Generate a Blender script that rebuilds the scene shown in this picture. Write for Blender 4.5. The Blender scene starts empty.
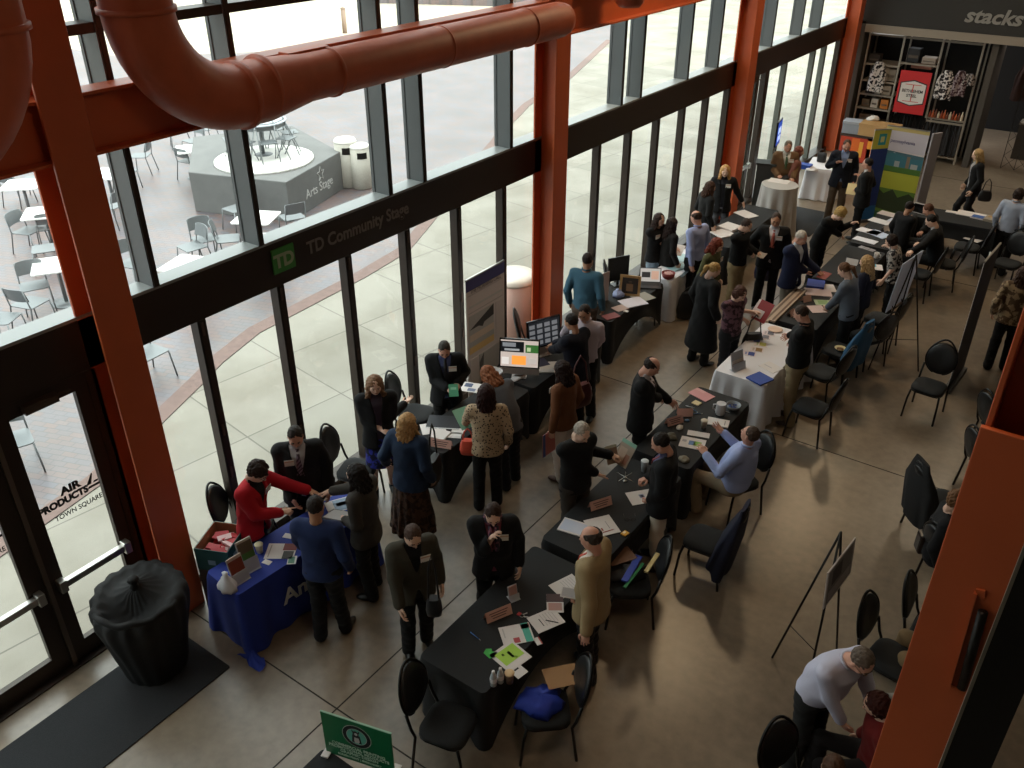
import bpy, bmesh, math, random
import numpy as np
from math import sin, cos, pi, radians, sqrt, atan2
from mathutils import Vector, Matrix
rnd = random.Random(7)
sc = bpy.context.scene
COL = sc.collection
# ---------------------------------------------------------------- camera
FPX, PITCH, YAW, CH = 879.0, atan2(520, 879), radians(35.5), 6.8
cam_d = bpy.data.cameras.new('camera'); cam = bpy.data.objects.new('camera', cam_d); COL.objects.link(cam)
cam.location = (0, 0, CH); cam.rotation_euler = (pi/2 - PITCH, 0, YAW)
cam_d.sensor_width = 36; cam_d.lens = FPX/1024*36; cam_d.clip_start = .05; cam_d.clip_end = 400
sc.camera = cam
VS = sc.view_settings; VS.view_transform = "Standard"; VS.look = "None"; VS.gamma = 1; VS.use_curve_mapping = False
# survey helpers: where the sight line through (u, v) meets a known real plane
_F = Vector((-sin(YAW)*cos(PITCH), cos(YAW)*cos(PITCH), -sin(PITCH))); _R = Vector((cos(YAW), sin(YAW), 0)); _U = _R.cross(_F)
def ray(u, v): return _F*FPX + _R*(u-512) - _U*(v-384)
def at(u, v, z=0.0):
    d = ray(u, v); t = (z-CH)/d.z; return Vector((d.x*t, d.y*t, z))
def onX(u, v, X):
    d = ray(u, v); t = X/d.x; return Vector((X, d.y*t, CH+d.z*t))
def onY(u, v, Y):
    d = ray(u, v); t = Y/d.y; return Vector((d.x*t, Y, CH+d.z*t))
# ---------------------------------------------------------------- materials
def lin(h):
    if isinstance(h, (tuple, list)): return tuple(h)
    h = (h or '#888888').lstrip('#'); h = h if len(h) == 6 else ''.join(c*2 for c in h); o = []
    for i in (0, 2, 4):
        c = int(h[i:i+2], 16)/255; o.append(c/12.92 if c <= .04045 else ((c+.055)/1.055)**2.4)
    return tuple(o)
MATS = {}
def mat(key, col, rough=.6, metal=0., noise=0., nscale=20., bump=0., bscale=60., emit=0., spec=.5, sheen=0.):
    if key in MATS: return MATS[key]
    m = bpy.data.materials.new(key); m.use_nodes = True; nt = m.node_tree; N = nt.nodes; L = nt.links
    b = N['Principled BSDF']; c = lin(col)
    b.inputs['Base Color'].default_value = (*c, 1); b.inputs['Roughness'].default_value = rough
    b.inputs['Metallic'].default_value = metal; b.inputs['Specular IOR Level'].default_value = spec
    if sheen: b.inputs['Sheen Weight'].default_value = sheen
    tc = None
    if noise or bump:
        tc = N.new('ShaderNodeTexCoord')
    if noise:
        n = N.new('ShaderNodeTexNoise'); n.inputs['Scale'].default_value = nscale; n.inputs['Detail'].default_value = 4
        L.new(tc.outputs['Object'], n.inputs['Vector'])
        r = N.new('ShaderNodeValToRGB'); r.color_ramp.elements[0].position = .3; r.color_ramp.elements[1].position = .7
        r.color_ramp.elements[0].color = (*[x*(1-noise) for x in c], 1); r.color_ramp.elements[1].color = (*[min(1, x*(1+noise)) for x in c], 1)
        L.new(n.outputs['Fac'], r.inputs['Fac']); L.new(r.outputs['Color'], b.inputs['Base Color'])
    if bump:
        n = N.new('ShaderNodeTexNoise'); n.inputs['Scale'].default_value = bscale; n.inputs['Detail'].default_value = 3
        L.new(tc.outputs['Object'], n.inputs['Vector'])
        bp = N.new('ShaderNodeBump'); bp.inputs['Strength'].default_value = bump; bp.inputs['Distance'].default_value = .02
        L.new(n.outputs['Fac'], bp.inputs['Height']); L.new(bp.outputs['Normal'], b.inputs['Normal'])
    if emit:
        b.inputs['Emission Color'].default_value = (*c, 1); b.inputs['Emission Strength'].default_value = emit
    MATS[key] = m; return m
# ---------------------------------------------------------------- mesh builder
class MB:
    def __init__(s): s.v = []; s.f = []; s.m = []; s.cur = 0; s.smooth = []; s.sm = False
    def add(s, vs, fs):
        o = len(s.v); s.v += [tuple(p) for p in vs]
        for f in fs: s.f.append(tuple(i+o for i in f)); s.m.append(s.cur); s.smooth.append(s.sm)
        return s
    def mi(s, i): s.cur = i; return s
    def box(s, x0, x1, y0, y1, z0, z1, M=None):
        v = [Vector(p) for p in ((x0,y0,z0),(x1,y0,z0),(x1,y1,z0),(x0,y1,z0),(x0,y0,z1),(x1,y0,z1),(x1,y1,z1),(x0,y1,z1))]
        if M is not None: v = [M @ p for p in v]
        return s.add(v, [(3,2,1,0),(4,5,6,7),(0,1,5,4),(1,2,6,5),(2,3,7,6),(3,0,4,7)])
    def bar(s, a, b, w, d=None, up=Vector((0,0,1))):   # rectangular bar from a to b
        a = Vector(a); b = Vector(b); d = w if d is None else d; ax = (b-a).normalized()
        if abs(ax.dot(up)) > .99: up = Vector((0,1,0))
        r = ax.cross(up).normalized(); u = r.cross(ax)
        v = [p + r*(sx*w/2) + u*(sy*d/2) for p in (a, b) for sx, sy in ((-1,-1),(1,-1),(1,1),(-1,1))]
        return s.add(v, [(3,2,1,0),(4,5,6,7),(0,1,5,4),(1,2,6,5),(2,3,7,6),(3,0,4,7)])
    def tube(s, pts, r, n=8, closed=False, caps=True):
        pts = [Vector(p) for p in pts]; k = len(pts); rr = r if isinstance(r, (list, tuple)) else [r]*k
        rings = []; prev = None
        for i, p in enumerate(pts):
            if closed: t = pts[(i+1) % k]-pts[i-1]
            else: t = pts[min(i+1, k-1)]-pts[max(i-1, 0)]
            t.normalize()
            if prev is None:
                u = Vector((0,0,1)) if abs(t.z) < .9 else Vector((1,0,0)); a = t.cross(u).normalized()
            else: a = (prev - t*prev.dot(t)).normalized()
            prev = a; b = t.cross(a)
            rings.append([p + a*(cos(2*pi*j/n)*rr[i]) + b*(sin(2*pi*j/n)*rr[i]) for j in range(n)])
        vs = [q for R in rings for q in R]; fs = []
        for i in range(k if closed else k-1):
            i2 = (i+1) % k
            for j in range(n): fs.append((i*n+j, i*n+(j+1) % n, i2*n+(j+1) % n, i2*n+j))
        if caps and not closed: fs += [tuple(reversed(range(n))), tuple((k-1)*n+j for j in range(n))]
        o = s.sm; s.sm = True; s.add(vs, fs); s.sm = o; return s
    def lathe(s, prof, c=(0,0,0), n=24, sx=1, sy=1, M=None):
        vs = [Vector((c[0]+r*cos(2*pi*j/n)*sx, c[1]+r*sin(2*pi*j/n)*sy, c[2]+z)) for r, z in prof for j in range(n)]
        if M is not None: vs = [M @ p for p in vs]
        fs = [(i*n+j, i*n+(j+1) % n, (i+1)*n+(j+1) % n, (i+1)*n+j) for i in range(len(prof)-1) for j in range(n)]
        fs += [tuple(reversed(range(n))), tuple((len(prof)-1)*n+j for j in range(n))]
        o = s.sm; s.sm = True; s.add(vs, fs); s.sm = o; return s
    def prism(s, poly, z0, z1, M=None):     # polygon in xy extruded in z
        n = len(poly); vs = [Vector((x, y, z)) for z in (z0, z1) for x, y in poly]
        if M is not None: vs = [M @ p for p in vs]
        return s.add(vs, [tuple(reversed(range(n))), tuple(n+i for i in range(n))] + [(i, (i+1) % n, n+(i+1) % n, n+i) for i in range(n)])
    def ell(s, c, r, n=12, k=8, M=None):
        return s.lathe([(sin(pi*(i+.02)/(k+.04))*r[0] if 0 < i < k else .0005, -cos(pi*i/k)*r[2]) for i in range(k+1)], c, n, 1, r[1]/r[0], M)
    def build(s, name, mats, parent=None, loc=None, bevel=0, rot=None, seg=2):
        me = bpy.data.meshes.new(name); me.from_pydata(s.v, [], s.f)
        for m in (mats if isinstance(mats, (list, tuple)) else [mats]): me.materials.append(m)
        me.polygons.foreach_set('material_index', s.m); me.polygons.foreach_set('use_smooth', s.smooth)
        me.update()
        if bevel:
            bm = bmesh.new(); bm.from_mesh(me)
            bmesh.ops.bevel(bm, geom=[e for e in bm.edges if e.is_manifold and e.calc_face_angle(0) > .6], offset=bevel, segments=seg, affect='EDGES', profile=.5)
            bm.to_mesh(me); bm.free()
        o = bpy.data.objects.new(name, me); COL.objects.link(o)
        if parent is not None: o.parent = parent
        if loc is not None: o.location = loc
        if rot is not None: o.rotation_euler = (0, 0, rot)
        return o
def tag(o, label=None, cat=None, group=None, kind=None):
    if label: o['label'] = label
    if cat: o['category'] = cat
    if group: o['group'] = group
    if kind: o['kind'] = kind
    return o
def thing(name, label, cat, loc=(0,0,0), rz=0, group=None):
    o = bpy.data.objects.new(name, None); COL.objects.link(o); o.empty_display_size = .1
    o.location = loc; o.rotation_euler = (0, 0, rz); return tag(o, label, cat, group)
KIDS = {}
def dup(root, loc, rz, label, group=None):
    r = root.copy(); COL.objects.link(r); r.location = loc; r.rotation_euler = (0, 0, rz); r['label'] = label
    if group: r['group'] = group
    for ch in list(root.children):
        c = ch.copy(); COL.objects.link(c); c.parent = r
        for g in list(ch.children):
            d = g.copy(); COL.objects.link(d); d.parent = c
    return r
def rects(w, l, r, n=5):    # rounded rectangle outline, ccw
    out = []
    for cx, cy, a0 in ((w/2-r, l/2-r, 0), (-w/2+r, l/2-r, pi/2), (-w/2+r, -l/2+r, pi), (w/2-r, -l/2+r, 1.5*pi)):
        for i in range(n): a = a0+pi/2*i/(n-1); out.append((cx+cos(a)*r, cy+sin(a)*r))
    return out
def text_mesh(txt, size, depth, name, material, parent, M, align='CENTER', shear=0, bold=0, sx=1):
    cu = bpy.data.curves.new(name, 'FONT'); cu.body = txt; cu.size = size; cu.extrude = depth/2; cu.align_x = align; cu.shear = shear; cu.offset = bold
    cu.space_line = .95; cu.resolution_u = 3
    t = bpy.data.objects.new(name, cu); COL.objects.link(t)
    me = bpy.data.meshes.new_from_object(t.evaluated_get(bpy.context.evaluated_depsgraph_get()))
    bpy.data.objects.remove(t); bpy.data.curves.remove(cu)
    me.transform(Matrix.Diagonal((sx, 1, 1, 1))); me.transform(M); me.materials.clear(); me.materials.append(material)
    o = bpy.data.objects.new(name, me); COL.objects.link(o)
    if parent is not None: o.parent = parent
    return o
def frame(o, x, y):    # matrix from origin and the text's right (x) and up (y) directions
    x = Vector(x).normalized(); y = Vector(y).normalized(); z = x.cross(y)
    return Matrix(((x.x,y.x,z.x,o[0]),(x.y,y.y,z.y,o[1]),(x.z,y.z,z.z,o[2]),(0,0,0,1)))
# ================================================================= setting
ORANGE = mat('orange_paint', '#b8572f', rough=.42, noise=.06, nscale=3)
DUCTM = mat('orange_duct_paint', '#b05535', rough=.5, noise=.08, nscale=6, bump=.08, bscale=8)
BRONZE = mat('dark_bronze_aluminium', '#30261f', rough=.42, metal=.3)
GREYAL = mat('grey_window_aluminium', '#565a5b', rough=.4, metal=.2)
SILVER = mat('brushed_steel', '#b9b7b2', rough=.28, metal=.9)
BLACKM = mat('black_metal', '#141312', rough=.4, metal=.4)
WHITE = mat('white_paint', '#e2e0da', rough=.6)
DARKW = mat('dark_interior_wall', '#8a8175', rough=.8, noise=.1, nscale=4)
def struct(o): o['kind'] = 'structure'; return o
# polished concrete floor with saw-cut joints
def floor_mat():
    m = bpy.data.materials.new('polished_concrete'); m.use_nodes = True; N = m.node_tree.nodes; L = m.node_tree.links; b = N['Principled BSDF']
    g = N.new('ShaderNodeNewGeometry')
    n1 = N.new('ShaderNodeTexNoise'); n1.inputs['Scale'].default_value = .55; n1.inputs['Detail'].default_value = 6; n1.inputs['Roughness'].default_value = .6
    n2 = N.new('ShaderNodeTexNoise'); n2.inputs['Scale'].default_value = 9; n2.inputs['Detail'].default_value = 5
    for n in (n1, n2): L.new(g.outputs['Position'], n.inputs['Vector'])
    mx = N.new('ShaderNodeMath'); mx.operation = 'MULTIPLY_ADD'; mx.inputs[1].default_value = .35; L.new(n2.outputs['Fac'], mx.inputs[0]); L.new(n1.outputs['Fac'], mx.inputs[2])
    r = N.new('ShaderNodeValToRGB'); e = r.color_ramp.elements
    e[0].position = .45; e[0].color = (*lin('#5c4f42'), 1); e[1].position = .9; e[1].color = (*lin('#918270'), 1)
    L.new(mx.outputs[0], r.inputs['Fac']); L.new(r.outputs['Color'], b.inputs['Base Color'])
    rr = N.new('ShaderNodeMapRange'); rr.inputs['To Min'].default_value = .24; rr.inputs['To Max'].default_value = .38; b.inputs['Specular IOR Level'].default_value = .75
    L.new(n1.outputs['Fac'], rr.inputs['Value']); L.new(rr.outputs[0], b.inputs['Roughness'])
    return m
FLOORM = floor_mat()
JX = [-4.545, .03]; JY = [-3, 3.55, 10.38, 17.3, 24]
JOINT = mat('joint_filler', '#2a251f', rough=.9)
b = MB(); b.box(-7.25, 6, -6, 30, -.3, 0); struct(b.build('floor', FLOORM))
b = MB()
for x in JX: b.box(x-.007, x+.007, -6, 25.1, 0, .002)
for y in JY: b.box(-6.9, 6, y-.007, y+.007, 0, .0021)
struct(b.build('trim_1', JOINT))
# enclosing room: right wall, rear wall, roof
b = MB(); b.box(5.9, 6.2, -6.2, 30, 0, 8); struct(b.build('wall_right', DARKW))
b = MB(); b.box(-7.2, 6.2, -6.3, -6, 0, 8); struct(b.build('wall_rear', DARKW))
b = MB(); b.box(-7.6, 6.3, -6.4, 30.2, 8, 8.4); struct(b.build('ceiling', DARKW))
# ---- facade, glass plane near x = -7.1
XF = -7.03; ZT, ZB = 3.432, 2.915; FS = 1.0144
FY0, FY1 = -6, 25.15
b = MB(); b.box(-7.24, XF, FY0, FY1, ZB, ZT-.03); tr = struct(b.build('trim_2', BRONZE, bevel=.01))
b = MB(); b.box(-7.26, XF+.004, FY0, FY1, ZT-.03, ZT); struct(b.build('trim_3', mat('pale_sill_aluminium', '#8c9090', rough=.35, metal=.2)))
b = MB(); b.box(-7.22, XF+.0, FY0, FY1, 5.644, 5.724); b.box(-7.22, XF, FY0, FY1, 7.9, 8.0); struct(b.build('trim_4', BRONZE))
b = MB(); b.box(-7.22, -6.98, FY0, 1.45, 0, .03); b.box(-7.22, -6.98, 3.3, FY1, 0, .10); b.box(-7.22,-6.95,1.4,3.35,0,.015); struct(b.build('baseboard_left', BRONZE))
# upper mullions (positions surveyed along the sill)
ups = []
for u, v in ((158,282),(263,243),(392,193),(426,181),(512,147),(622,103),(641,96),(688,76),(718,65)):
    ups.append(onX(u, v, XF).y)
ups += [onX(772,43,XF).y, onX(801,32,XF).y, onX(820,23.5,XF).y, 2.0, .9, -.6, -2.1, -3.6, -5]
for i, y in enumerate(sorted(ups)):
    b = MB(); b.mi(0).box(-7.24, XF+.008, y-.06, y+.0, ZT-.01, 8); b.mi(1).box(XF+.008, XF+.016, y-.045, y+.004, ZT, 8)  # dark front cap puts backlit shade into the fin's colour
    b.mi(0).box(-7.28, -7.24, y-.07, y+.0, ZT, 8)
    struct(b.build('trim_%d' % (20+i), [GREYAL, BRONZE]))
# lower door mullions
SN = [50]
def stile(y, w=.10, x1=XF+.0, z1=ZB, m=BRONZE, tabs=True):
    b = MB(); b.mi(0).box(-7.15, x1, y-w/2, y+w/2, 0, z1); b.mi(1).box(-7.1, x1+.004, y-w/2+.012, y-w/2+.02, .1, z1)
    if tabs:
        for z in (.35, 1.0, 1.55, 2.75): b.mi(2).box(x1, x1+.012, y-.012, y+.012, z, z+.14)
    SN[0] += 1; return struct(b.build('trim_%d' % SN[0], [m, BLACKM, mat('bronze_hinge', '#5b4a42', rough=.4, metal=.5)]))
for k in range(6): stile(FS*(4.50+1.007*k))
stile(11.1, .12, tabs=False); stile(3.82, .1, tabs=False)
for k in range(6): stile(FS*(12.12+1.012*k), .09)
for u, v in ((788,58),(817,43),(828,39)): stile(onX(u, v, XF).y, .12, m=mat('sidelit_door_bronze', '#5d605a', rough=.4, metal=.2), tabs=False)  # greyer copy of the bronze, side light put into the colour
stile(onX(769,66,XF).y, .22, tabs=False); stile(24.5, .2, tabs=False)
stile(3.35, .12, tabs=False); stile(1.45, .14, tabs=False)
for y in (.4, -.7, -1.8, -2.9, -4.0, -5.1): stile(y)
# glass
gm = bpy.data.materials.new('clear_glass'); gm.use_nodes = True; N = gm.node_tree.nodes; L = gm.node_tree.links
for n in list(N):
    if n.type != 'OUTPUT_MATERIAL': N.remove(n)
out = [n for n in N if n.type == 'OUTPUT_MATERIAL'][0]
tr_ = N.new('ShaderNodeBsdfTransparent'); tr_.inputs[0].default_value = (.93, .97, .95, 1); gl = N.new('ShaderNodeBsdfGlossy'); gl.inputs['Roughness'].default_value = .02
fr = N.new("ShaderNodeLayerWeight"); fr.inputs[0].default_value = .12; mxs = N.new("ShaderNodeMixShader")
pw = N.new('ShaderNodeMath'); pw.operation = 'MULTIPLY'; pw.inputs[1].default_value = .25; L.new(fr.outputs['Facing'], pw.inputs[0]); L.new(pw.outputs[0], mxs.inputs[0]); L.new(tr_.outputs[0], mxs.inputs[1]); L.new(gl.outputs[0], mxs.inputs[2]); L.new(mxs.outputs[0], out.inputs[0])
GLASS = gm
def pane(x, y0, y1, z0, z1, nm):
    b = MB(); b.box(x-.006, x+.006, y0, y1, z0, z1); return struct(b.build(nm, GLASS))
wn = 0
uy = [FY0] + sorted(ups) + [FY1]
for a, c in zip(uy[:-1], uy[1:]):
    if c-a > .25:
        wn += 1; pane(-7.27, a, c, ZT, 8, 'window_%d' % wn)
dy = [3.4]+[FS*(4.50+1.007*k) for k in range(6)]+[11.1]+[FS*(12.12+1.012*k) for k in range(6)]+[17.8, 19.05, 20.0, 21.5, 22.6, 24.5]
for a, c in zip(dy[:-1], dy[1:]):
    wn += 1; pane(-7.13, a, c, .1, ZB, 'window_%d' % wn)
wn += 1; pane(-7.13, FY0, 1.4, .03, ZB, 'window_%d' % wn)
# double entrance door, bay 0
def door_leaf(n, y0, y1, g0, g1, bary, label):
    t = bpy.data.objects.new('door_%d' % n, None); COL.objects.link(t); t['kind'] = 'structure'; t.location = (-7.06, (y0+y1)/2, 0)
    c = (y0+y1)/2
    b = MB(); X0, X1 = -.03, .03
    b.box(X0, X1, y0-c, g0-c, .02, 2.92); b.box(X0, X1, g1-c, y1-c, .02, 2.92); b.box(X0, X1, g0-c, g1-c, .02, .22); b.box(X0, X1, g0-c, g1-c, 2.775, 2.92)
    b.build('door_frame', BRONZE, t)
    b = MB(); b.box(-.005, .005, g0-c, g1-c, .22, 2.775); b.build('door_glass', GLASS, t)
    b = MB(); b.box(.035, .10, y0-c+.06, y1-c-.06, .95, 1.02); b.box(.03, .12, y0-c+.05, y0-c+.12, .92, 1.05); b.box(.03, .12, y1-c-.12, y1-c-.05, .92, 1.05)
    b.build('push_bar', SILVER, t, bevel=.008)
    b = MB(); b.box(.03, .10, y0-c+.25, y0-c+.55, 2.79, 2.87); b.bar((.09, y0-c+.4, 2.85), (.14, y1-c-.2, 2.88), .03, .012); b.build('door_closer', SILVER if n == 9 else mat('brown_closer', '#4a3c34', rough=.4, metal=.4), t)
    T = mat('black_decal', '#1b1f1d', rough=.6)
    if label:
        M = frame((.008, (g0+g1)/2-c, 1.92), (0, 1, 0), (0, 0, 1))
        text_mesh('AIR', .11, .002, 'lettering', T, t, frame((.008, g1-c-.19, 1.84), (0,1,0), (0,0,1)), bold=.006, sx=1.1, align='RIGHT')
        text_mesh('PRODUCTS', .098, .002, 'lettering', T, t, frame((.008, g1-c-.13, 1.745), (0,1,0), (0,0,1)), bold=.006, sx=.95, align='RIGHT')
        text_mesh('TOWN SQUARE', .072, .002, 'lettering', T, t, frame((.008, g1-c-.02, 1.61), (0,1,0), (0,0,1)), bold=.001, sx=.9, align='RIGHT')
        b = MB(); yy = g1-c-.11; oz = -.09
        b.add([(.008,yy-.02,1.85+oz),(.008,yy+.10,1.85+oz),(.008,yy+.10,1.875+oz),(.008,yy-.01,1.875+oz)], [(0,1,2,3)])
        b.add([(.008,yy-.03,1.89+oz),(.008,yy+.02,1.89+oz),(.008,yy+.055,1.99+oz),(.008,yy+.045,2.0+oz)], [(0,1,2,3)])
        b.add([(.008,yy+.04,1.89+oz),(.008,yy+.09,1.89+oz),(.008,yy+.09,1.91+oz),(.008,yy+.05,1.91+oz)], [(0,1,2,3)]); b.build('emblem', T, t)
    return t
door_leaf(1, 2.455, 3.30, 2.587, 3.185, 1.06, True)
door_leaf(2, 1.54, 2.41, 1.674, 2.25, 1.06, True)
b = MB(); b.box(-7.08, -7.0, 2.41, 2.455, .0, 2.92); struct(b.build('trim_5', mat('lit_bronze', '#6b5f58', rough=.35, metal=.6)))  # strip between the leaves, its highlight painted as a paler bronze
door_leaf(3, 17.95, 19.0, 18.1, 18.85, 1.06, False)
# ---- steel: columns, beam, ducts
def hcol(name, x0, x1, yc, w, z0, z1, label, web='x'):
    t = .03; b = MB()
    b.box(x1-t, x1, yc-w/2, yc+w/2, z0, z1); b.box(x0, x0+t, yc-w/2, yc+w/2, z0, z1); b.box(x0+t, x1-t, yc-.012, yc+.012, z0, z1)
    o = b.build(name, ORANGE, bevel=.004, seg=1); return o
names = ['thick orange steel column standing beside the glass entrance doors', 'orange steel column standing behind the two big computer screens', 'orange steel column behind the blonde woman standing at the far window', 'orange steel column at the far corner next to the shop shelves']
for k in range(4):
    tag(hcol('steel_column', -7.06, -6.70, 3.55+7.05*k, .36, 0, 14, ''), names[k], 'column')
bm_names = ['stub of orange beam left of the leftmost orange column', 'orange beam high on the glass wall behind the round duct', 'orange beam at top edge beyond the end of the round duct', 'orange beam high up between the two farthest columns']
for k, (ya, yb) in enumerate(((-5, 3.53), (3.57, 10.58), (10.62, 17.63), (17.67, 24.68))):
    b = MB(); b.box(-6.90, -6.875, ya, yb, 4.815, 5.255); b.box(-7.0, -6.76, ya, yb, 5.255, 5.28); b.box(-7.0, -6.76, ya, yb, 4.79, 4.815)
    tag(b.build('steel_beam', ORANGE, bevel=.003, seg=1), bm_names[k], 'beam')
def duct(name, label, pts, rr, rings, cap=None):
    t = thing(name, label, 'duct', (0, 0, 0))
    MB().tube(pts, rr, 28).build('duct_pipe', DUCTM, t)
    for a, c, r in rings: MB().tube([a, c], r, 28).build('flange', DUCTM, t)
    return t
def elbow(yc, zc, R, sgn, x=-6.45, n=12): return [(x, yc - sgn*R*cos(pi/2*i/n), zc - R*sin(pi/2*i/n)) for i in range(n+1)]
E1 = elbow(4.97, 5.88, .8, 1)
d = duct('air_duct', 'large round orange duct bending from vertical to run along the glass', [(-6.45, 4.17, 7.95), (-6.45, 4.17, 6.4)] + E1 + [(-6.45, 5.22, 5.08), (-6.45, 5.75, 5.1), (-6.45, 10.05, 5.1), (-6.45, 10.17, 5.1), (-6.45, 10.23, 5.1)],
     [.27]*2+[.27]*13+[.272, .215, .215, .19, .12], [((-6.45,4.17,5.84),(-6.45,4.17,5.88),.292), ((-6.45,4.96,5.08),(-6.45,5.01,5.08),.29), ((-6.45,5.22,5.1),(-6.45,5.25,5.1),.285), ((-6.45,9.3,5.1),(-6.45,9.33,5.1),.224), ((-6.45,7.7,5.1),(-6.45,7.72,5.1),.222), ((-6.45,6.05,5.1),(-6.45,6.08,5.1),.23)])
MB().box(-6.60, -6.46, 5.6, 6.1, 5.31, 5.335).build('access_panel', ORANGE, d, bevel=.004)
MB().box(-6.66, -6.62, 5.3, 10.3, 5.2, 5.24).build('hanger_rail', ORANGE, d)
E2 = elbow(2.2, 5.9, .8, -1)
duct('air_duct', 'orange duct elbow cut off by the top left corner', [(-6.45, 3.0, 7.95), (-6.45, 3.0, 6.4)] + E2 + [(-6.45, -4, 5.1)], .285,
     [((-6.45,3.0,5.85),(-6.45,3.0,5.89),.31), ((-6.45,2.16,5.1),(-6.45,2.12,5.1),.305)])
duct('air_duct', 'short vertical orange duct end at top edge beyond the second column', [(-6.45, 11.9, 7.95), (-6.45, 11.9, 5.12), (-6.45, 11.9, 5.06)], [.2, .2, .15], [])
# column close to the viewpoint on the right, upper part an open H, lower part plated
t = thing('steel_column', 'orange steel column close up along the right edge', 'column', (.05, 2.9, 0))
b = MB(); b.box(-.19, -.17, 0, .34, 0, 8); b.box(.17, .19, 0, .34, 0, 8); b.box(-.17, .17, .16, .18, 0, 8); b.build('column_section', ORANGE, t, bevel=.003, seg=1)
b = MB(); b.box(-.2, .2, -.025, -.002, 0, 5.20); b.build('cover_plate', ORANGE, t, bevel=.004)
b = MB(); P = [onY(u, v, 2.87) - Vector((.05, 2.9, 0)) for u, v in ((976,592),(949,686),(958,690),(985,594))]
b.bar(P[0], P[1], .012, .03); b.bar(P[0], P[3], .012, .03); b.bar(P[1], P[2], .012, .03); b.build('bracket', ORANGE, t)
b = MB(); Q = [onY(u, v, 2.85) - Vector((.05, 2.9, 0)) for u, v in ((983,612),(962,688))]
b.tube([Q[0], Q[1]], .018, 10); b.build('rod', BLACKM, t)
# balcony guard post between viewpoint and the column
t = thing('guard_post', 'out of focus black metal post crossing the lower right corner', 'post', (.085, 1.5, 0))
b = MB(); b.box(-.035, .045, -.02, .02, 0, 6.3); b.build('post_bar', BLACKM, t)
b = MB(); b.box(-.041, -.035, -.022, .022, 0, 6.3); b.build('edge_highlight', mat('highlight_tone', '#8d867b', rough=.3, metal=.7), t)  # pale strip paints the highlight along the post's edge
struct(MB().box(-.6, 3.2, 1.3, 1.62, 4.3, 4.6).build('trim_80', DARKW)) if False else None

# ---- transom lettering and the green sign
T = mat('grey_lettering', '#7a726c', rough=.5)
t = thing('transom_sign', 'grey letters TD Community Stage on the dark beam with green square', 'sign', (XF, 5.68, 3.045))
MB().box(.001, .02, -.16, .14, .02, .29).build('green_square', mat('sign_green', '#3a8a3c', rough=.5), t, bevel=.003)
text_mesh('TD', .2, .004, 'logo_letters', mat('logo_pale', '#9dad8d', rough=.5), t, frame((.024, -.01, .085), (0,1,0), (0,0,1)), bold=.008, sx=1.0)
text_mesh('TD Community Stage', .205, .006, 'lettering', T, t, frame((.006, .33, .085), (0,1,0), (0,0,1)), align='LEFT', bold=.004, sx=.92)
# ================================================================= outdoors
def paver_mat(name, c1, c2, mort, bw, bh, msz, rot, noise_cols=None, off=.5):
    m = bpy.data.materials.new(name); m.use_nodes = True; N = m.node_tree.nodes; L = m.node_tree.links; b = N['Principled BSDF']; b.inputs['Roughness'].default_value = .75
    g = N.new('ShaderNodeNewGeometry'); mp = N.new('ShaderNodeMapping'); mp.inputs['Rotation'].default_value = (0, 0, rot); L.new(g.outputs['Position'], mp.inputs[0])
    br = N.new('ShaderNodeTexBrick'); br.inputs['Scale'].default_value = 1; br.inputs['Brick Width'].default_value = bw; br.inputs['Row Height'].default_value = bh
    br.inputs['Mortar Size'].default_value = msz; br.offset = off; br.inputs['Color1'].default_value = (*lin(c1), 1); br.inputs['Color2'].default_value = (*lin(c2), 1); br.inputs['Mortar'].default_value = (*lin(mort), 1)
    L.new(mp.outputs[0], br.inputs['Vector'])
    n = N.new('ShaderNodeTexNoise'); n.inputs['Scale'].default_value = .7; n.inputs['Detail'].default_value = 5; L.new(mp.outputs[0], n.inputs['Vector'])
    r = N.new('ShaderNodeValToRGB'); r.color_ramp.elements[0].position = .35; r.color_ramp.elements[0].color = (.72,.70,.66,1); r.color_ramp.elements[1].position = .65; r.color_ramp.elements[1].color = (1,1,1,1)
    L.new(n.outputs['Fac'], r.inputs[0])
    mx = N.new('ShaderNodeMix'); mx.data_type = 'RGBA'; mx.blend_type = 'MULTIPLY'; mx.inputs['Factor'].default_value = 1; L.new(br.outputs['Color'], mx.inputs['A']); L.new(r.outputs[0], mx.inputs['B'])
    L.new(mx.outputs['Result'], b.inputs['Base Color']); return m
SLAB = paver_mat('concrete_slabs', '#8f8a80', '#878379', '#69655d', 1.6, 1.6, .012, radians(8), off=0)
BRICK = paver_mat('brick_pavers', '#6a5550', '#5a5860', '#474244', .21, .105, .006, radians(-20)); BRICK.node_tree.nodes['Principled BSDF'].inputs['Roughness'].default_value = .42; BRICK.node_tree.nodes['Principled BSDF'].inputs['Specular IOR Level'].default_value = 1.0
BAND = mat('red_brick_band', '#6d5953', rough=.8, noise=.12, nscale=8)
struct(MB().box(-90, -7.25, -40, 90, -.3, -.02).build('ground_concrete', SLAB))
curve = [(-8.9,-6),(-8.9,.5),(-9.19,2.82),(-9.31,3.39),(-9.49,4.28),(-10.09,5.63),(-10.53,6.66),(-10.81,7.25),(-11.14,8.29),(-11.26,10.29),(-11.30,11.0),(-11.5,12.5),(-14.9,20.33),(-15.51,21.54),(-16.63,24.33),(-17.66,28.35),(-20.63,36.66)]
poly = curve + [(-26, 50), (-60, 50), (-60, -6)]
struct(MB().prism(poly, -.02, -.008).build('ground_brick', BRICK))
b = MB()
for (x0,y0),(x1,y1) in zip(curve[:-1], curve[1:]):
    b.add([(x0,y0,-.006),(x1,y1,-.006),(x1-.3,y1,-.006),(x0-.3,y0,-.006)], [(0,1,2,3)])
struct(b.build('ground_band', BAND))
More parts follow.
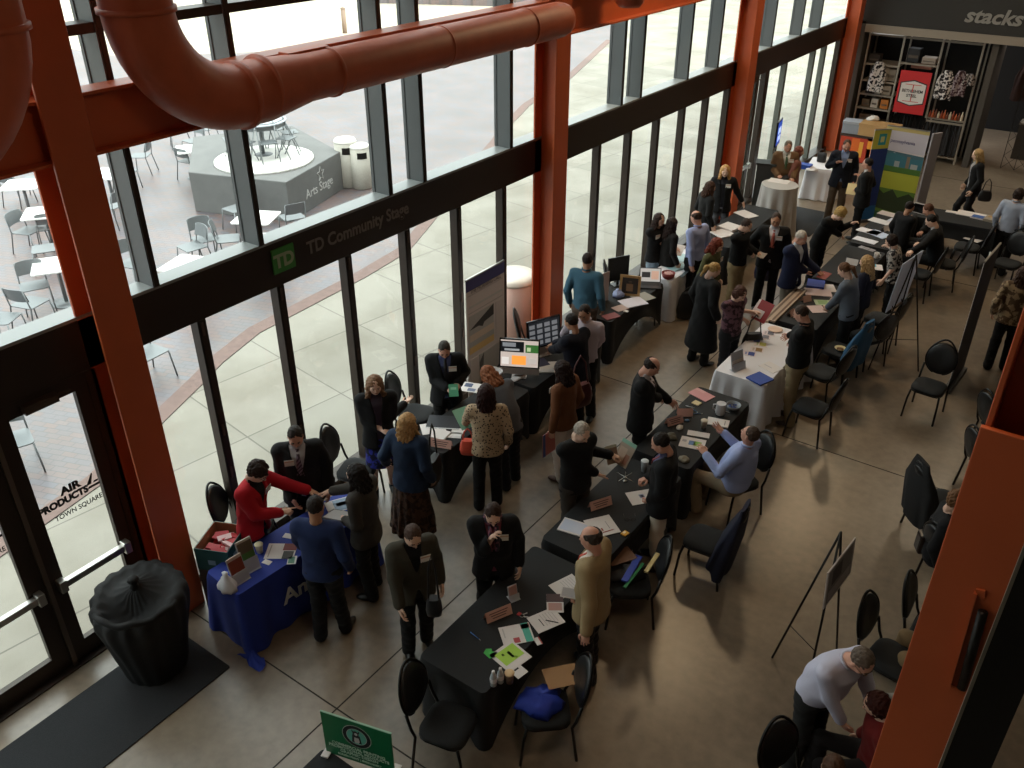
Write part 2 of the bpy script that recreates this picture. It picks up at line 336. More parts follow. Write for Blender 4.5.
sh = [(-90,18),(-38.8,21.3),(-34.8,21.5),(-33.7,22.9),(-31.5,25.3),(-30.2,26.8),(-29.3,28.9),(-28.0,34),(-26.5,50),(-26.5,90),(-90,90)]
struct(MB().prism(sh, -.006, .0).build('ground_sunlit', paver_mat('sunlit_paving', '#b0a896', '#aaa294', '#958d80', 2.4, 2.4, .02, .2)))  # paler past the shadow edge, sunlight put into the paving colour
# distant low brick wall across the square
wp = at(440,3,0); wq = at(510,14,0)
b = MB(); b.bar(wp+Vector((-3,-2,.5)), wq+Vector((6,6,.5)), .4, 1.0); struct(b.build('wall_square', BRICK))
# concrete seat block with ring and stacked furniture
A_ = [(-17.04,11.48),(-14.72,12.25),(-15.45,14.6),(-18.2,15.6),(-19.4,13.4)]
CONC = mat('fair_faced_concrete', '#646463', rough=.8, noise=.08, nscale=3)
t = thing('concrete_planter', 'five sided grey concrete platform with a white ring on top', 'platform', (-16.7, 13.3, 0))
MB().prism([(x+16.7, y-13.3) for x, y in A_], -.02, .9).build('concrete_block', CONC, t, bevel=.02)
rc = (at(214,161,.95)+at(313.6,156,.95))/2; rr_ = (at(214,161,.95)-at(313.6,156,.95)).length/2
RC = Vector((rc.x+16.7, rc.y-13.3, 0))
MB().lathe([(rr_*.80,.9),(rr_,.9),(rr_,.96),(rr_*.80,.96)], RC, 40).build('white_ring', WHITE, t)
MB().lathe([(.01,.9),(rr_*.79,.9),(rr_*.79,.93),(.01,.93)], RC, 32).build('grey_disc', mat('grey_disc', '#8d8f8c', rough=.7), t)
B0 = Vector((-14.72+16.7, 12.25-13.3, 0)); B1 = Vector((-15.45+16.7, 14.6-13.3, 0)); dd = (B1-B0).normalized(); nn = Vector((dd.y, -dd.x, 0))
text_mesh('Arts Stage', .3, .006, 'lettering', mat('pale_lettering', '#b5b5b2', rough=.7), t, frame(B0+dd*1.35+nn*.004+Vector((0,0,.28)), dd, (0,0,1)))
b = MB(); cc = B0+dd*1.45+nn*.006+Vector((0,0,.66)); st = [cc + dd*(sin(2*pi*i/10)*(.17 if i % 2 == 0 else .075)) + Vector((0,0,cos(2*pi*i/10)*(.17 if i % 2 == 0 else .075))) for i in range(10)]
for i in range(10): b.bar(st[i], st[(i+1) % 10], .02, .004)
b.build('star_emblem', MATS['pale_lettering'], t)
# outdoor furniture
MESHM = mat('grey_cafe_metal', '#787c7e', rough=.45, metal=.5)
TOPM = mat('white_cafe_top', '#d5d5d2', rough=.4)
def cafe_chair(label):
    t = thing('cafe_chair', label, 'chair', (0,0,0), 0, 'outdoor cafe chairs')
    MB().prism(rects(.46, .44, .06), .44, .455).build('seat', MESHM, t)
    b = MB(); n = 8; vs = []
    for i in range(n+1):
        x = -.22+.44*i/n; y = -.21-.05*(1-(x/.22)**2)
        vs += [(x, y, .58), (x, y-.06, .82-.02*(x/.22)**4)]
    v2 = [(x, y+.012, z) for x, y, z in vs]; m = len(vs)
    b.add(vs+v2, [(2*i, 2*i+1, 2*i+3, 2*i+2) for i in range(n)]+[(m+2*i+2, m+2*i+3, m+2*i+1, m+2*i) for i in range(n)]+[(2*i+1, m+2*i+1, m+2*i+3, 2*i+3) for i in range(n)]+[(2*i, 2*i+2, m+2*i+2, m+2*i) for i in range(n)])
    b.build('backrest', MESHM, t)
    for sx in (-1, 1):
        MB().tube([(sx*.21,.2,.445),(sx*.235,.25,.0)], .013, 6).build('leg', MESHM, t)
        MB().tube([(sx*.21,-.27,.8),(sx*.215,-.21,.44),(sx*.235,-.30,.0)], .013, 6).build('leg', MESHM, t)
    return t
def cafe_table(label):
    t = thing('cafe_table', label, 'table', (0,0,0), 0, 'outdoor cafe tables')
    MB().prism(rects(.78, .78, .05), .72, .745).build('tabletop', TOPM, t)
    MB().tube([(0,0,.03),(0,0,.72)], .035, 10).build('pedestal', MESHM, t)
    MB().lathe([(.26,0),(.26,.015),(.05,.04)], (0,0,0), 16).build('base', MESHM, t); return t
ct, cc0 = cafe_table('x'), cafe_chair('x')
tabs = [((56,264),1,'white cafe table left of the orange column, nearest the glass'),((44,212),.9,'white cafe table left of the orange column, second from the glass'),((188,264),.35,'white cafe table cut by the window sill right of the orange column'),
    ((256,217),.5,'white cafe table in front of the concrete platform'),((193,148),1.0,'white cafe table behind the concrete platform'),((107,173),.4,'white cafe table seen just right of the leftmost column'),
    ((22,184),.8,'small far white cafe table at the left picture edge'),((264,240),.9,'partly hidden white cafe table against the window sill below the platform')]
for i, ((u, v), r, lb) in enumerate(tabs):
    p = at(u, v, .74); o = dup(ct, (p.x, p.y, -.008), r, lb) if i else ct
    if not i: o.location = (p.x, p.y, -.008); o.rotation_euler.z = r; o['label'] = lb
chs = [((34,285),-2.0,'grey cafe chair left of the nearest outdoor table, side on'),((44,248),2.6,'grey cafe chair behind the nearest outdoor table'),((28,230),-1.2,'grey cafe chair left of the second outdoor table'),((48,226),1.2,'grey cafe chair tucked at the second outdoor table beside the column'),
    ((16,185),.4,'grey cafe chair at the far left outdoor table'),((34,178),2.4,'grey cafe chair beyond the far left outdoor table'),((2,318),-1.0,'grey cafe chair cut off by left edge above the sill'),
    ((192,246),3.0,'dark backed cafe chair behind the sill-cut white table'),((205,238),-1.9,'grey cafe chair side on between two outdoor tables'),((228,238),-.7,'grey cafe chair with rounded back beside the tilted white table'),
    ((140,155),2.2,'grey cafe chair beyond the right face of the leftmost column'),((125,172),-.9,'grey cafe chair beside the table right of the leftmost column'),((112,205),1.8,'grey cafe chair half hidden by the window fin'),((193,140),3.1,'dark backed cafe chair behind the far white table'),((190,160),.1,'dark backed cafe chair in front of the far white table'),
    ((178,130),2.6,'far grey cafe chair under the orange beam, left one'),((205,128),2.0,'far grey cafe chair under the orange beam, right one'),((292,216),1.2,'pale cafe chair standing at the corner of the concrete platform'),((30,302),.3,'grey cafe chair mostly hidden under the nearest outdoor table'),((236,208),3.1,'grey cafe chair between platform and white table'),((133,262),-1.4,'grey cafe chair seen edge on beside the first window fin'),((148,352),-1.5,'cafe chair whose legs show through the first door pane'),((12,440),-1.9,'cafe chair leg seen through the entrance door glass')]
for i, ((u, v), r, lb) in enumerate(chs):
    p = at(u, v, .45); o = dup(cc0, (p.x, p.y, -.008), r, lb) if i else cc0
    if not i: o.location = (p.x, p.y, -.008); o.rotation_euler.z = r; o['label'] = lb
# furniture stored on the platform
tt = thing('round_cafe_table', 'round pale table stored on the concrete platform', 'table', (rc.x-.25, rc.y+.2, .93))
MB().lathe([(.01,.80),(.62,.80),(.62,.83),(.01,.83)], (0,0,0), 28).build('tabletop', mat('pale_blue_top', '#b9c0c8', rough=.35), tt)
MB().tube([(0,0,.03),(0,0,.8)], .04, 10).build('pedestal', MESHM, tt); MB().lathe([(.3,0),(.3,.02),(.05,.05)], (0,0,0), 16).build('base', MESHM, tt)
for i in range(8):
    a = i*2*pi/8+.3; px, py = rc.x-.25+cos(a)*.72, rc.y+.2+sin(a)*.72
    f = thing('folding_chair', 'pale folding chair leaned around the stored round table on the platform', 'chair', (px, py, .96), a+pi/2, 'folding chairs on the platform')
    b = MB()
    for sx in (-1, 1): b.tube([(sx*.2,-.12,0),(sx*.2,.22,.85)], .013, 6); b.tube([(sx*.17,.25,0),(sx*.17,-.02,.5)], .013, 6)
    b.build('frame', MESHM, f); b = MB(); b.bar((-.2,.18,.74),(.2,.18,.74), .012, .16); b.build('backrest', MESHM, f); MB().bar((-.18,.05,.44),(.18,.05,.44), .36, .015).build('seat', MESHM, f)
# litter bins by the platform
def litter(u, v, r, h, lb, n=24):
    p = at(u, v, 0); t = thing('litter_bin', lb, 'bin', (p.x, p.y, -.008))
    MB().lathe([(r*.9,0),(r,.02),(r,h*.93)], (0,0,0), n).build('bin_body', mat('pale_concrete_bin', '#aaa69c', rough=.7, noise=.05), t)
    MB().lathe([(r*.98,h*.93),(r*1.02,h*.95),(r*.9,h),(r*.3,h*1.01)], (0,0,0), n).build('bin_lid', mat('bin_lid', '#d9d7d0', rough=.5), t)
    b = MB(); M = Matrix.Rotation(-.6, 4, 'Z')
    for k in range(7):
        a0 = -.5+1.0*k/7; b.add([M @ Vector((r*1.02*cos(a), r*1.02*sin(a), z)) for a, z in ((a0,h*.72),(a0+.143,h*.72),(a0+.143,h*.86),(a0,h*.86))], [(0,1,2,3)])
    b.build('opening', BLACKM, t)
litter(349,185,.27,1.15,'tall pale litter bin behind the concrete platform, left one')
litter(363,187,.24,1.05,'tall pale litter bin behind the concrete platform, with dark slot')
p = at(519,338,0)
t = thing('litter_bin', 'wide ribbed round bin outside the glass left of second column', 'bin', (-7.62, 10.75, -.008))
MB().lathe([(.36,0),(.38,.03),(.38,1.0)], (0,0,0), 28).build('bin_body', mat('salmon_metal', '#b08c80', rough=.45, metal=.3), t)
MB().lathe([(.385,1.0),(.39,1.03),(.33,1.1),(.1,1.12)], (0,0,0), 28).build('bin_lid', mat('salmon_lid', '#c9bdb2', rough=.4, metal=.2), t)
b = MB(); p = at(345,33,0); t = thing('bollard', 'thin brown bollard in the bright square near the top', 'bollard', (p.x, p.y, 0))
MB().tube([(0,0,0),(0,0,1.05)], .11, 12).build('post', mat('rust_bollard', '#7d6a5c', rough=.7), t)
MB().lathe([(.11,1.05),(.13,1.07),(.02,1.14)], (0,0,0), 12).build('cap', mat('rust_bollard', ''), t)
# ================================================================= tables
BLKCLOTH = mat('black_stretch_cloth', '#0d0e11', rough=.8, sheen=.03, bump=.05, bscale=40)
WHTCLOTH = mat('white_tablecloth', '#d9d7dc', rough=.75, bump=.1, bscale=6)
BLUCLOTH = mat('royal_blue_tablecloth', '#162f8c', rough=.75, sheen=.05, bump=.1, bscale=8)
LEGM = mat('grey_table_leg', '#4a4b4d', rough=.45, metal=.6)
def table_frame(t, w, l, h=.73):
    MB().prism(rects(w-.03, l-.03, .05), h-.03, h).build('tabletop', mat('laminate_top', '#cfc9bd', rough=.5), t)
    for sx in (-1, 1):
        for sy in (-1, 1): MB().tube([(sx*(w/2-.08), sy*(l/2-.2), h-.03), (sx*(w/2-.06), sy*(l/2-.12), 0)], .014, 8).build('leg', LEGM, t)
def perim(w, l, r, n):     # evenly spaced rounded-rect perimeter with outward normals
    base = rects(w, l, r, 7); pts = base+[base[0]]; L = [0]
    for a, c in zip(pts[:-1], pts[1:]): L.append(L[-1]+math.dist(a, c))
    out = []
    for i in range(n):
        s = L[-1]*i/n
        for k in range(len(L)-1):
            if L[k+1] >= s: break
        u = (s-L[k])/max(1e-9, L[k+1]-L[k]); p = (pts[k][0]+(pts[k+1][0]-pts[k][0])*u, pts[k][1]+(pts[k+1][1]-pts[k][1])*u)
        d = (pts[k+1][0]-pts[k][0], pts[k+1][1]-pts[k][1]); m = math.hypot(*d) or 1
        out.append((p[0], p[1], d[1]/m, -d[0]/m))
    return out
def fitted_table(label, cx, cy, rz=0, w=.75, l=1.84, h=.75, arch=.42):
    t = thing('folding_table', label, 'table', (cx, cy, 0), rz, 'black covered exhibition tables')
    table_frame(t, w, l, h-.02)
    n = 120; P = perim(w, l, .06, n); b = MB(); b.sm = True; K = 9
    vs = []
    def hem(x, y):
        tx = abs(x)/(w/2); ty = abs(y)/(l/2)
        if tx > ty*1.0 and abs(abs(x)-w/2) < .06: q = 1-min(1, abs(y)/(l/2-.10))
        else: q = 1-min(1, abs(x)/(w/2-.10))
        side = l if abs(abs(x)-w/2) < .03 and ty < .97 else w
        return .015 + arch*(1 if side == l else .55)*(sin(min(1, q)*pi/2)**.75 if q > 0 else 0)
    for x, y, nx, ny in P:
        hz = hem(x, y)
        for k in range(K+1):
            f = k/K; z = h-(h-hz)*f; ins = -.012+.045*sin(pi*min(1, f*1.0))*(1 if hz > .1 else .3)
            if k == 0: vs.append((x-nx*.012, y-ny*.012, h))
            else: vs.append((x-nx*ins, y-ny*ins, z))
    fs = [(i*(K+1)+k, i*(K+1)+k+1, ((i+1) % n)*(K+1)+k+1, ((i+1) % n)*(K+1)+k) for i in range(n) for k in range(K)]
    b.add(vs, fs); b.sm = False; b.add([vs[i*(K+1)] for i in range(n)], [tuple(range(n))])
    o = b.build('fitted_cover', BLKCLOTH, t)
    return t
def drape(label, cx, cy, w, l, rz, h, material, folds=18, flare=.07, hemz=.015, seed=1, name='tablecloth', r=.05, group=None, twist=0):
    R = random.Random(seed); n = 260; P = perim(w, l, r, n); K = 12; b = MB(); b.sm = True; vs = []
    ph = [R.random()*6.28 for _ in range(4)]
    for i, (x, y, nx, ny) in enumerate(P):
        a = 2*pi*i/n; corner = (min(abs(x)/(w/2), abs(y)/(l/2)))**6
        for k in range(K+1):
            f = k/K; z = h-(h-hemz)*f
            if k == 0: off = -.01
            else: off = .006+flare*f*(.45+.55*sin(folds*a+ph[0]+1.3*sin(3*a+ph[1])))*(.6+.4*sin(5*a+ph[2])) + corner*.07*f
            vs.append((x+nx*off, y+ny*off, z+(0 if f < .9 else .0)))
    fs = [(i*(K+1)+k, i*(K+1)+k+1, ((i+1) % n)*(K+1)+k+1, ((i+1) % n)*(K+1)+k) for i in range(n) for k in range(K)]
    b.add(vs, fs); b.sm = False; b.add([vs[i*(K+1)] for i in range(n)], [tuple(range(n))])
    return tag(b.build(name, material, None, (cx, cy, 0), 0, rz), label, 'tablecloth', group)
ROWX = -3.495
fitted_table('black covered table at the bottom edge under the green sign', ROWX, 1.93)
fitted_table('black covered table nearest the viewer holding the lime flyer and water bottles', ROWX, 4.89)
fitted_table('black covered table between the tan jacket man and the white haired man', ROWX, 6.84)
fitted_table('black covered table where the seated blue shirt man leans', ROWX, 8.83)
fitted_table('black covered table with long wooden strips behind the white cloth table', ROWX, 13.18)
fitted_table('black covered table in front of the grey sweater woman', ROWX, 15.12)
fitted_table('black covered table piled with papers by the farm field banner', ROWX, 17.24, l=2.1)
fitted_table('black covered table set crosswise at the far end of the room', -2.5, 18.75, radians(93), l=1.9)
fitted_table('black covered table at the gesturing woman, right of the blonde woman', -5.93, 7.42, radians(0), w=.58, l=1.84)
fitted_table('black covered table carrying the two big computer screens', -5.98, 9.3, radians(0), w=.72, l=1.84)
fitted_table('black covered table with laptop beside the man in blue shirt', -6.13, 11.6, 0, w=.72, l=1.8)
fitted_table('dark covered table below the blonde woman with name badge', -5.88, 15.85, 0, w=.72, l=2.5)
def clothed(label, clabel, cx, cy, w, l, rz, m, h=.75, **k):
    t = thing('folding_table', label, 'table', (cx, cy, 0), rz); table_frame(t, w, l, h-.012)
    return drape(clabel, cx, cy, w, l, rz, h, m, **k)
clothed('folding table under the long white cloth in the middle row', 'white tablecloth hanging in folds in the middle row of black tables', ROWX, 11.18, .76, 1.84, 0, WHTCLOTH, seed=3, folds=20, flare=.10)
clothed('folding table under the white cloth by the glass', 'white tablecloth at the glass under the red bowl', -5.95, 13.52, .48, 1.8, 0, WHTCLOTH, seed=5, folds=17, flare=.09)
clothed('folding table under the short white cloth near the far column', 'white tablecloth at the far end left of the navy blazer man', -5.85, 20.85, .72, .95, radians(10), WHTCLOTH, seed=8, folds=12, flare=.06)
wa = radians(-5)
bc = clothed('folding table under the royal blue cloth', 'royal blue tablecloth with white lettering beside the leftmost column', -5.95, 4.42, .54, 1.75, wa, BLUCLOTH, seed=11, folds=15, flare=.08)
# cloth lettering and spilled corner of the blue cloth
WL = mat('white_print', '#c9cbd2', rough=.7)
Mz = Matrix.Translation((-5.95, 4.42, 0)) @ Matrix.Rotation(wa, 4, 'Z')
def onblue(x, y, z): return Mz @ Vector((x, y, z))
dirv = (onblue(0,1,0)-onblue(0,0,0)); 
text_mesh('Ameri', .26, .003, 'lettering', WL, bc, Matrix.Translation((.325, -.42, .34)) @ frame((0,0,0), (0,1,0), (.0,0,1)), align='LEFT', bold=.006)
text_mesh('ed', .2, .003, 'lettering', WL, bc, Matrix.Translation((.325, .13, .22)) @ frame((0,0,0), (0,1,0), (.0,0,1)), align='LEFT', bold=.004)
b = MB(); b.sm = True; n = 14; vs = []
for i in range(n+1):
    for k in range(9):
        a = i/n*2.4-.3; r_ = .02+.26*k/8*(.8+.3*sin(3*a)); vs.append((.33+r_*cos(a)*.9, -.86-r_*sin(a)*.6-.0, .05*(1-k/8)**2+.02+.015*sin(i*1.9+k)))
b.add(vs, [(i*9+k, i*9+k+1, (i+1)*9+k+1, (i+1)*9+k) for i in range(n) for k in range(8)]); b.build('trailing_corner', BLUCLOTH, bc)
# cocktail table
cp = at(780, 184, 1.07)
t = thing('cocktail_table', 'tall round cocktail table under the grey white cloth', 'table', (cp.x, cp.y, 0))
MB().lathe([(.24,0),(.24,.02),(.03,.04),(.03,1.02),(.36,1.03),(.36,1.055)], (0,0,0), 24).build('table_stand', LEGM, t)
b = MB(); b.sm = True; n = 120; K = 12; vs = []
for i in range(n):
    a = 2*pi*i/n
    for k in range(K+1):
        f = k/K; r_ = .37+ (.02+.075*f)*sin(11*a+.8*sin(2*a))*(f**.5) + .03*f
        vs.append((r_*cos(a), r_*sin(a), 1.065-(1.05)*f))
b.add(vs, [(i*(K+1)+k+1, i*(K+1)+k, ((i+1) % n)*(K+1)+k, ((i+1) % n)*(K+1)+k+1) for i in range(n) for k in range(K)])
b.sm = False; b.add([(.37*cos(2*pi*i/n), .37*sin(2*pi*i/n), 1.0655) for i in range(n)], [tuple(range(n))])
tag(b.build('tablecloth', mat('silver_tablecloth', '#b3afac', rough=.5, bump=.05), None, (cp.x, cp.y, 0)), 'floor length pale cloth over the round cocktail table', 'tablecloth')
# ================================================================= chairs
SEATM = mat('charcoal_seat_fabric', '#1d1f21', rough=.85, noise=.1, nscale=60, bump=.05)
CHFR = mat('black_chair_tube', '#100f0f', rough=.3, metal=.4)
BACKM = mat('black_vinyl_back', '#161617', rough=.4)
def banquet_chair():
    t = thing('banquet_chair', 'x', 'chair', (0,0,0), 0, 'black oval back banquet chairs')
    b = MB(); out = rects(.43, .43, .12, 6)
    prof = [(.90,.425),(1.0,.44),(1.0,.465),(.93,.485),(.6,.497),(.02,.50)]; n = len(out)
    vs = [(x*s, y*s*(1.0)+.01, z) for s, z in prof for x, y in out]; b.sm = True
    b.add(vs, [(i*n+j, i*n+(j+1) % n, (i+1)*n+(j+1) % n, (i+1)*n+j) for i in range(len(prof)-1) for j in range(n)]); b.sm = False; b.add(vs[:n], [tuple(reversed(range(n)))]); b.build('seat', SEATM, t)
    def bp(a, r=1, d=0):   # point on oval back plane
        x = sin(a)*.205*r; zz = cos(a)*.235*r; z = .765+zz*.98; y = -.245-(z-.5)*.20+d-.03*(1-(x/.22)**2)+.0
        return (x, y, z)
    b = MB(); n = 28; b.sm = True; vs = []
    for r, d in ((.02,.035),(.6,.034),(.9,.026),(.98,.01),(.98,-.008),(.9,-.022),(.5,-.026),(.02,-.027)):
        for i in range(n): vs.append(bp(2*pi*i/n, r, d))
    b.add(vs, [(i*n+j, i*n+(j+1) % n, (i+1)*n+(j+1) % n, (i+1)*n+j) for i in range(7) for j in range(n)]); bk = b.build('backrest', BACKM, t)
    top = [bp(a*pi/20, 1.0, 0) for a in range(-18, 19)]
    MB().tube([(p[0], p[1], p[2]+.045*max(0, cos(a*pi/20))**6) for p, a in zip(top, range(-18, 19))], .014, 8).build('back_frame', CHFR, t)
    for sx in (-1, 1):
        MB().tube([(sx*.20,-.275,.66),(sx*.205,-.235,.5),(sx*.205,-.20,.43),(sx*.215,-.25,.0)], .0145, 8).build('leg', CHFR, t)
        MB().tube([(sx*.19,.19,.43),(sx*.205,.22,.3),(sx*.215,.245,.0)], .0145, 8).build('leg', CHFR, t)
    b = MB(); b.tube([(x*.96, y*.96+.01, .425) for x, y in rects(.43,.43,.1,4)], .01, 6, closed=True); b.build('seat_frame', CHFR, t)
    return t
CH0 = banquet_chair()
chairs = [((447,722),(416,690),'empty oval back chair at the near end of the front black table'),
 ((546,706),(580,682),'oval back chair holding the blue bag at the front table'),
 ((630,580),(656,560),'oval back chair loaded with bags behind the tan jacket man'),
 ((707,538),(737,528),'oval back chair with a navy jacket hung over it'),
 ((738,478),(766,452),'oval back chair the blue shirt man is sitting on'),
 ((812,406),(848,400),'empty oval back chair right of the khaki trousers man, nearest in its row'),
 ((823,371),(850,364),'empty oval back chair beside the chair with the bowl on it'),
 ((840,349),(862,340),'oval back chair with a small bowl left on its seat'),
 ((868,335),(887,328),'empty oval back chair between blue jacket chair and the display easel'),
 ((881,318),(900,308),'empty oval back chair half hidden behind the white display boards'),
 ((930,385),(943,358),'empty oval back chair standing alone in front of the navy banner'),
 ((1003,424),(980,410),'oval back chair furthest up beside the orange column at right'),
 ((992,462),(971,446),'oval back chair just below the furthest one beside the right column'),
 ((940,500),(912,484),'oval back chair with a black coat over its back'),
 ((893,657),(874,622),'empty oval back chair behind the white shirt man at the bottom right'),
 ((936,632),(911,598),'oval back chair of the tan trousers person behind the right column'),
 ((955,560),(929,546),'oval back chair with the brown handbag beside the right column'),
 ((356,468),(331,446),'empty oval back chair right of the man in striped tie'),
 ((250,526),(222,506),'oval back chair at the glass behind the woman in red'),
 ((416,412),(398,392),'oval back chair at the glass behind the gesturing woman'),
 ((538,342),(521,326),'oval back chair at the glass behind the computer screens'),
 ((624,291),(607,276),'oval back chair behind the blue shirt man and the laptop table'),
 ((1008,262),(1016,246),'oval back chair under the pale shirt person at the right edge'),
 ((968,246),(990,236),'oval back chair at the crosswise far table with a paper on its seat'),
 ((944,262),(960,250),'dark oval back chair left of the chair with a paper on it'),
 ((918,272),(940,262),'oval back chair under the dark suited man seated at the far papers table'),
 ((800,800),(800,772),'top of an oval back chair cut off by the bottom edge')]
SEATS = {}
for i, (s, k, lb) in enumerate(chairs):
    ps = at(*s, .48); pk = at(*k, .75); a = atan2(ps.y-pk.y, ps.x-pk.x)-pi/2
    if i: o = dup(CH0, (ps.x, ps.y, 0), a, lb)
    else: o = CH0; o.location = (ps.x, ps.y, 0); o.rotation_euler.z = a; o['label'] = lb
    SEATS[i] = (ps, a)
# garments hung over backs
def hung(label, ci, m, seed, zb=.15, cat='jacket'):
    ps, a = SEATS[ci]; R = random.Random(seed); b = MB(); b.sm = True; n = 40; K = 12; vs = []
    for i in range(n):
        th = 2*pi*i/n
        for k in range(K+1):
            f = k/K; z = 1.075-(1.075-zb)*f**.9; w_ = (.13+.14*min(1, f*3.0))*(1+.05*f); d_ = .02+.05*min(1, f*2)+.035*f
            yy = -.245-(min(z,1.0)-.5)*.20-.01
            r_ = 1+.10*f*sin(5*th+seed)+.05*f*sin(9*th+2*seed)
            c_ = math.copysign(abs(cos(th))**.7, cos(th)); s_ = math.copysign(abs(sin(th))**.7, sin(th))
            drop = 0 if s_ < .2 else (.25*f*(s_))
            vs.append((w_*c_*r_, yy+d_*s_*r_, z+drop*.9))
    b.add(vs, [(i*(K+1)+k, i*(K+1)+k+1, ((i+1) % n)*(K+1)+k+1, ((i+1) % n)*(K+1)+k) for i in range(n) for k in range(K)])
    b.add([vs[i*(K+1)] for i in range(n)], [tuple(range(n))])
    o = b.build(cat, m, None, (ps.x, ps.y, 0), 0, a); return tag(o, label, cat)
hung('navy jacket hung over the chair behind the seated blue shirt man', 3, mat('navy_wool', '#1b2036', rough=.9), 2, .16)
hung('black coat hung over the chair near the right orange column', 13, mat('black_wool', '#121214', rough=.9), 4, .2, 'coat')
hung('teal blue jacket hung over the chair with the bowl', 7, mat('teal_jacket', '#1d4a6b', rough=.85), 6, .3)
# ================================================================= people: smooth blended volumes turned into meshes
f32 = np.float32
def V3(*a): return np.array(a, dtype=f32)
def rotx(a): return np.array([[1,0,0],[0,cos(a),-sin(a)],[0,sin(a),cos(a)]], dtype=f32)
def roty(a): return np.array([[cos(a),0,sin(a)],[0,1,0],[-sin(a),0,cos(a)]], dtype=f32)
def rotz(a): return np.array([[cos(a),-sin(a),0],[sin(a),cos(a),0],[0,0,1]], dtype=f32)
# a primitive = (distance function of points [..,3], centre, bounding radius, blend)
def p_cone(a, b, ra, rb, k=.03):
    a = np.asarray(a, f32); b = np.asarray(b, f32); ab = b-a; L2 = float(ab@ab)+1e-9
    def fn(P, a=a, ab=ab):
        t = np.clip(((P-a)@ab)/L2, 0, 1); d = P-a-t[..., None]*ab
        return np.sqrt((d*d).sum(-1))-(ra+(rb-ra)*t)
    return (fn, (np.minimum(a, b)-max(ra, rb), np.maximum(a, b)+max(ra, rb)), k)
def p_ell(c, r, R=None, k=.03):
    c = np.asarray(c, f32); r = np.asarray(r, f32); R = np.eye(3, dtype=f32) if R is None else R
    def fn(P):
        q = (P-c)@R; k0 = np.sqrt(((q/r)**2).sum(-1)); k1 = np.sqrt(((q/(r*r))**2).sum(-1))+1e-6
        return k0*(k0-1)/k1
    m = float(r.max()); return (fn, (c-m, c+m), k)
def p_ecyl(a, b, wa, da, wb, db, right, k=.03, rnd_=.02, mid=None):    # elliptic section from a to b
    a = np.asarray(a, f32); b = np.asarray(b, f32); ax = b-a; L = float(np.linalg.norm(ax)); ax = ax/L
    r = np.asarray(right, f32); r = r-ax*(r@ax); r = r/np.linalg.norm(r); fw = np.cross(ax, r)
    def fn(P):
        q = P-a; s = q@ax; t = np.clip(s/L, 0, 1)
        if mid is None: w = wa+(wb-wa)*t; d = da+(db-da)*t
        else:
            w = (1-t)*(1-t)*wa+2*t*(1-t)*mid[0]+t*t*wb; d = (1-t)*(1-t)*da+2*t*(1-t)*mid[1]+t*t*db
        dr = (q@r)/w; df = (q@fw)/d; rad = (np.sqrt(dr*dr+df*df)-1)*np.minimum(w, d)
        cap = np.abs(s-L/2)-L/2
        x = np.maximum(rad+rnd_, 0); y = np.maximum(cap+rnd_, 0)
        return np.minimum(np.maximum(rad, cap)+rnd_, 0)+np.sqrt(x*x+y*y)-rnd_
    m = max(wa, wb, da, db, *(mid or (0, 0)))
    return (fn, (np.minimum(a, b)-m, np.maximum(a, b)+m), k)
def grid_eval(prims, h, pad, subs=(), inflate=0., off=None):
    lo = np.min([p[1][0] for p in prims], 0)-pad-inflate-2*h; hi = np.max([p[1][1] for p in prims], 0)+pad+inflate+2*h
    n = np.ceil((hi-lo)/h).astype(int)+1
    G = np.full(n, 1.0, f32); axs = [lo[i]+h*np.arange(n[i], dtype=f32) for i in range(3)]
    def sub(box, m):
        i0 = np.maximum(0, np.floor((box[0]-m-lo)/h).astype(int)); i1 = np.minimum(n, np.ceil((box[1]+m-lo)/h).astype(int)+1)
        if (i1 <= i0).any(): return None, None
        sl = tuple(slice(i0[i], i1[i]) for i in range(3))
        P = np.stack(np.meshgrid(axs[0][sl[0]], axs[1][sl[1]], axs[2][sl[2]], indexing='ij'), -1).astype(f32)
        return sl, P
    for fn, box, k in prims:
        sl, P = sub(box, .05+inflate+2*h)
        if sl is None: continue
        d = fn(P)-inflate; g = G[sl]
        hh = np.clip(k-np.abs(d-g), 0, None)/k; G[sl] = np.minimum(d, g)-hh*hh*k*.25
    for s in subs:
        fn, box = s[0], s[1]
        if box is None: P = np.stack(np.meshgrid(*axs, indexing='ij'), -1).astype(f32); G = np.maximum(G, -fn(P))
        else:
            sl, P = sub(box, .02)
            if sl is not None: G[sl] = np.maximum(G[sl], -fn(P))
    return G, lo
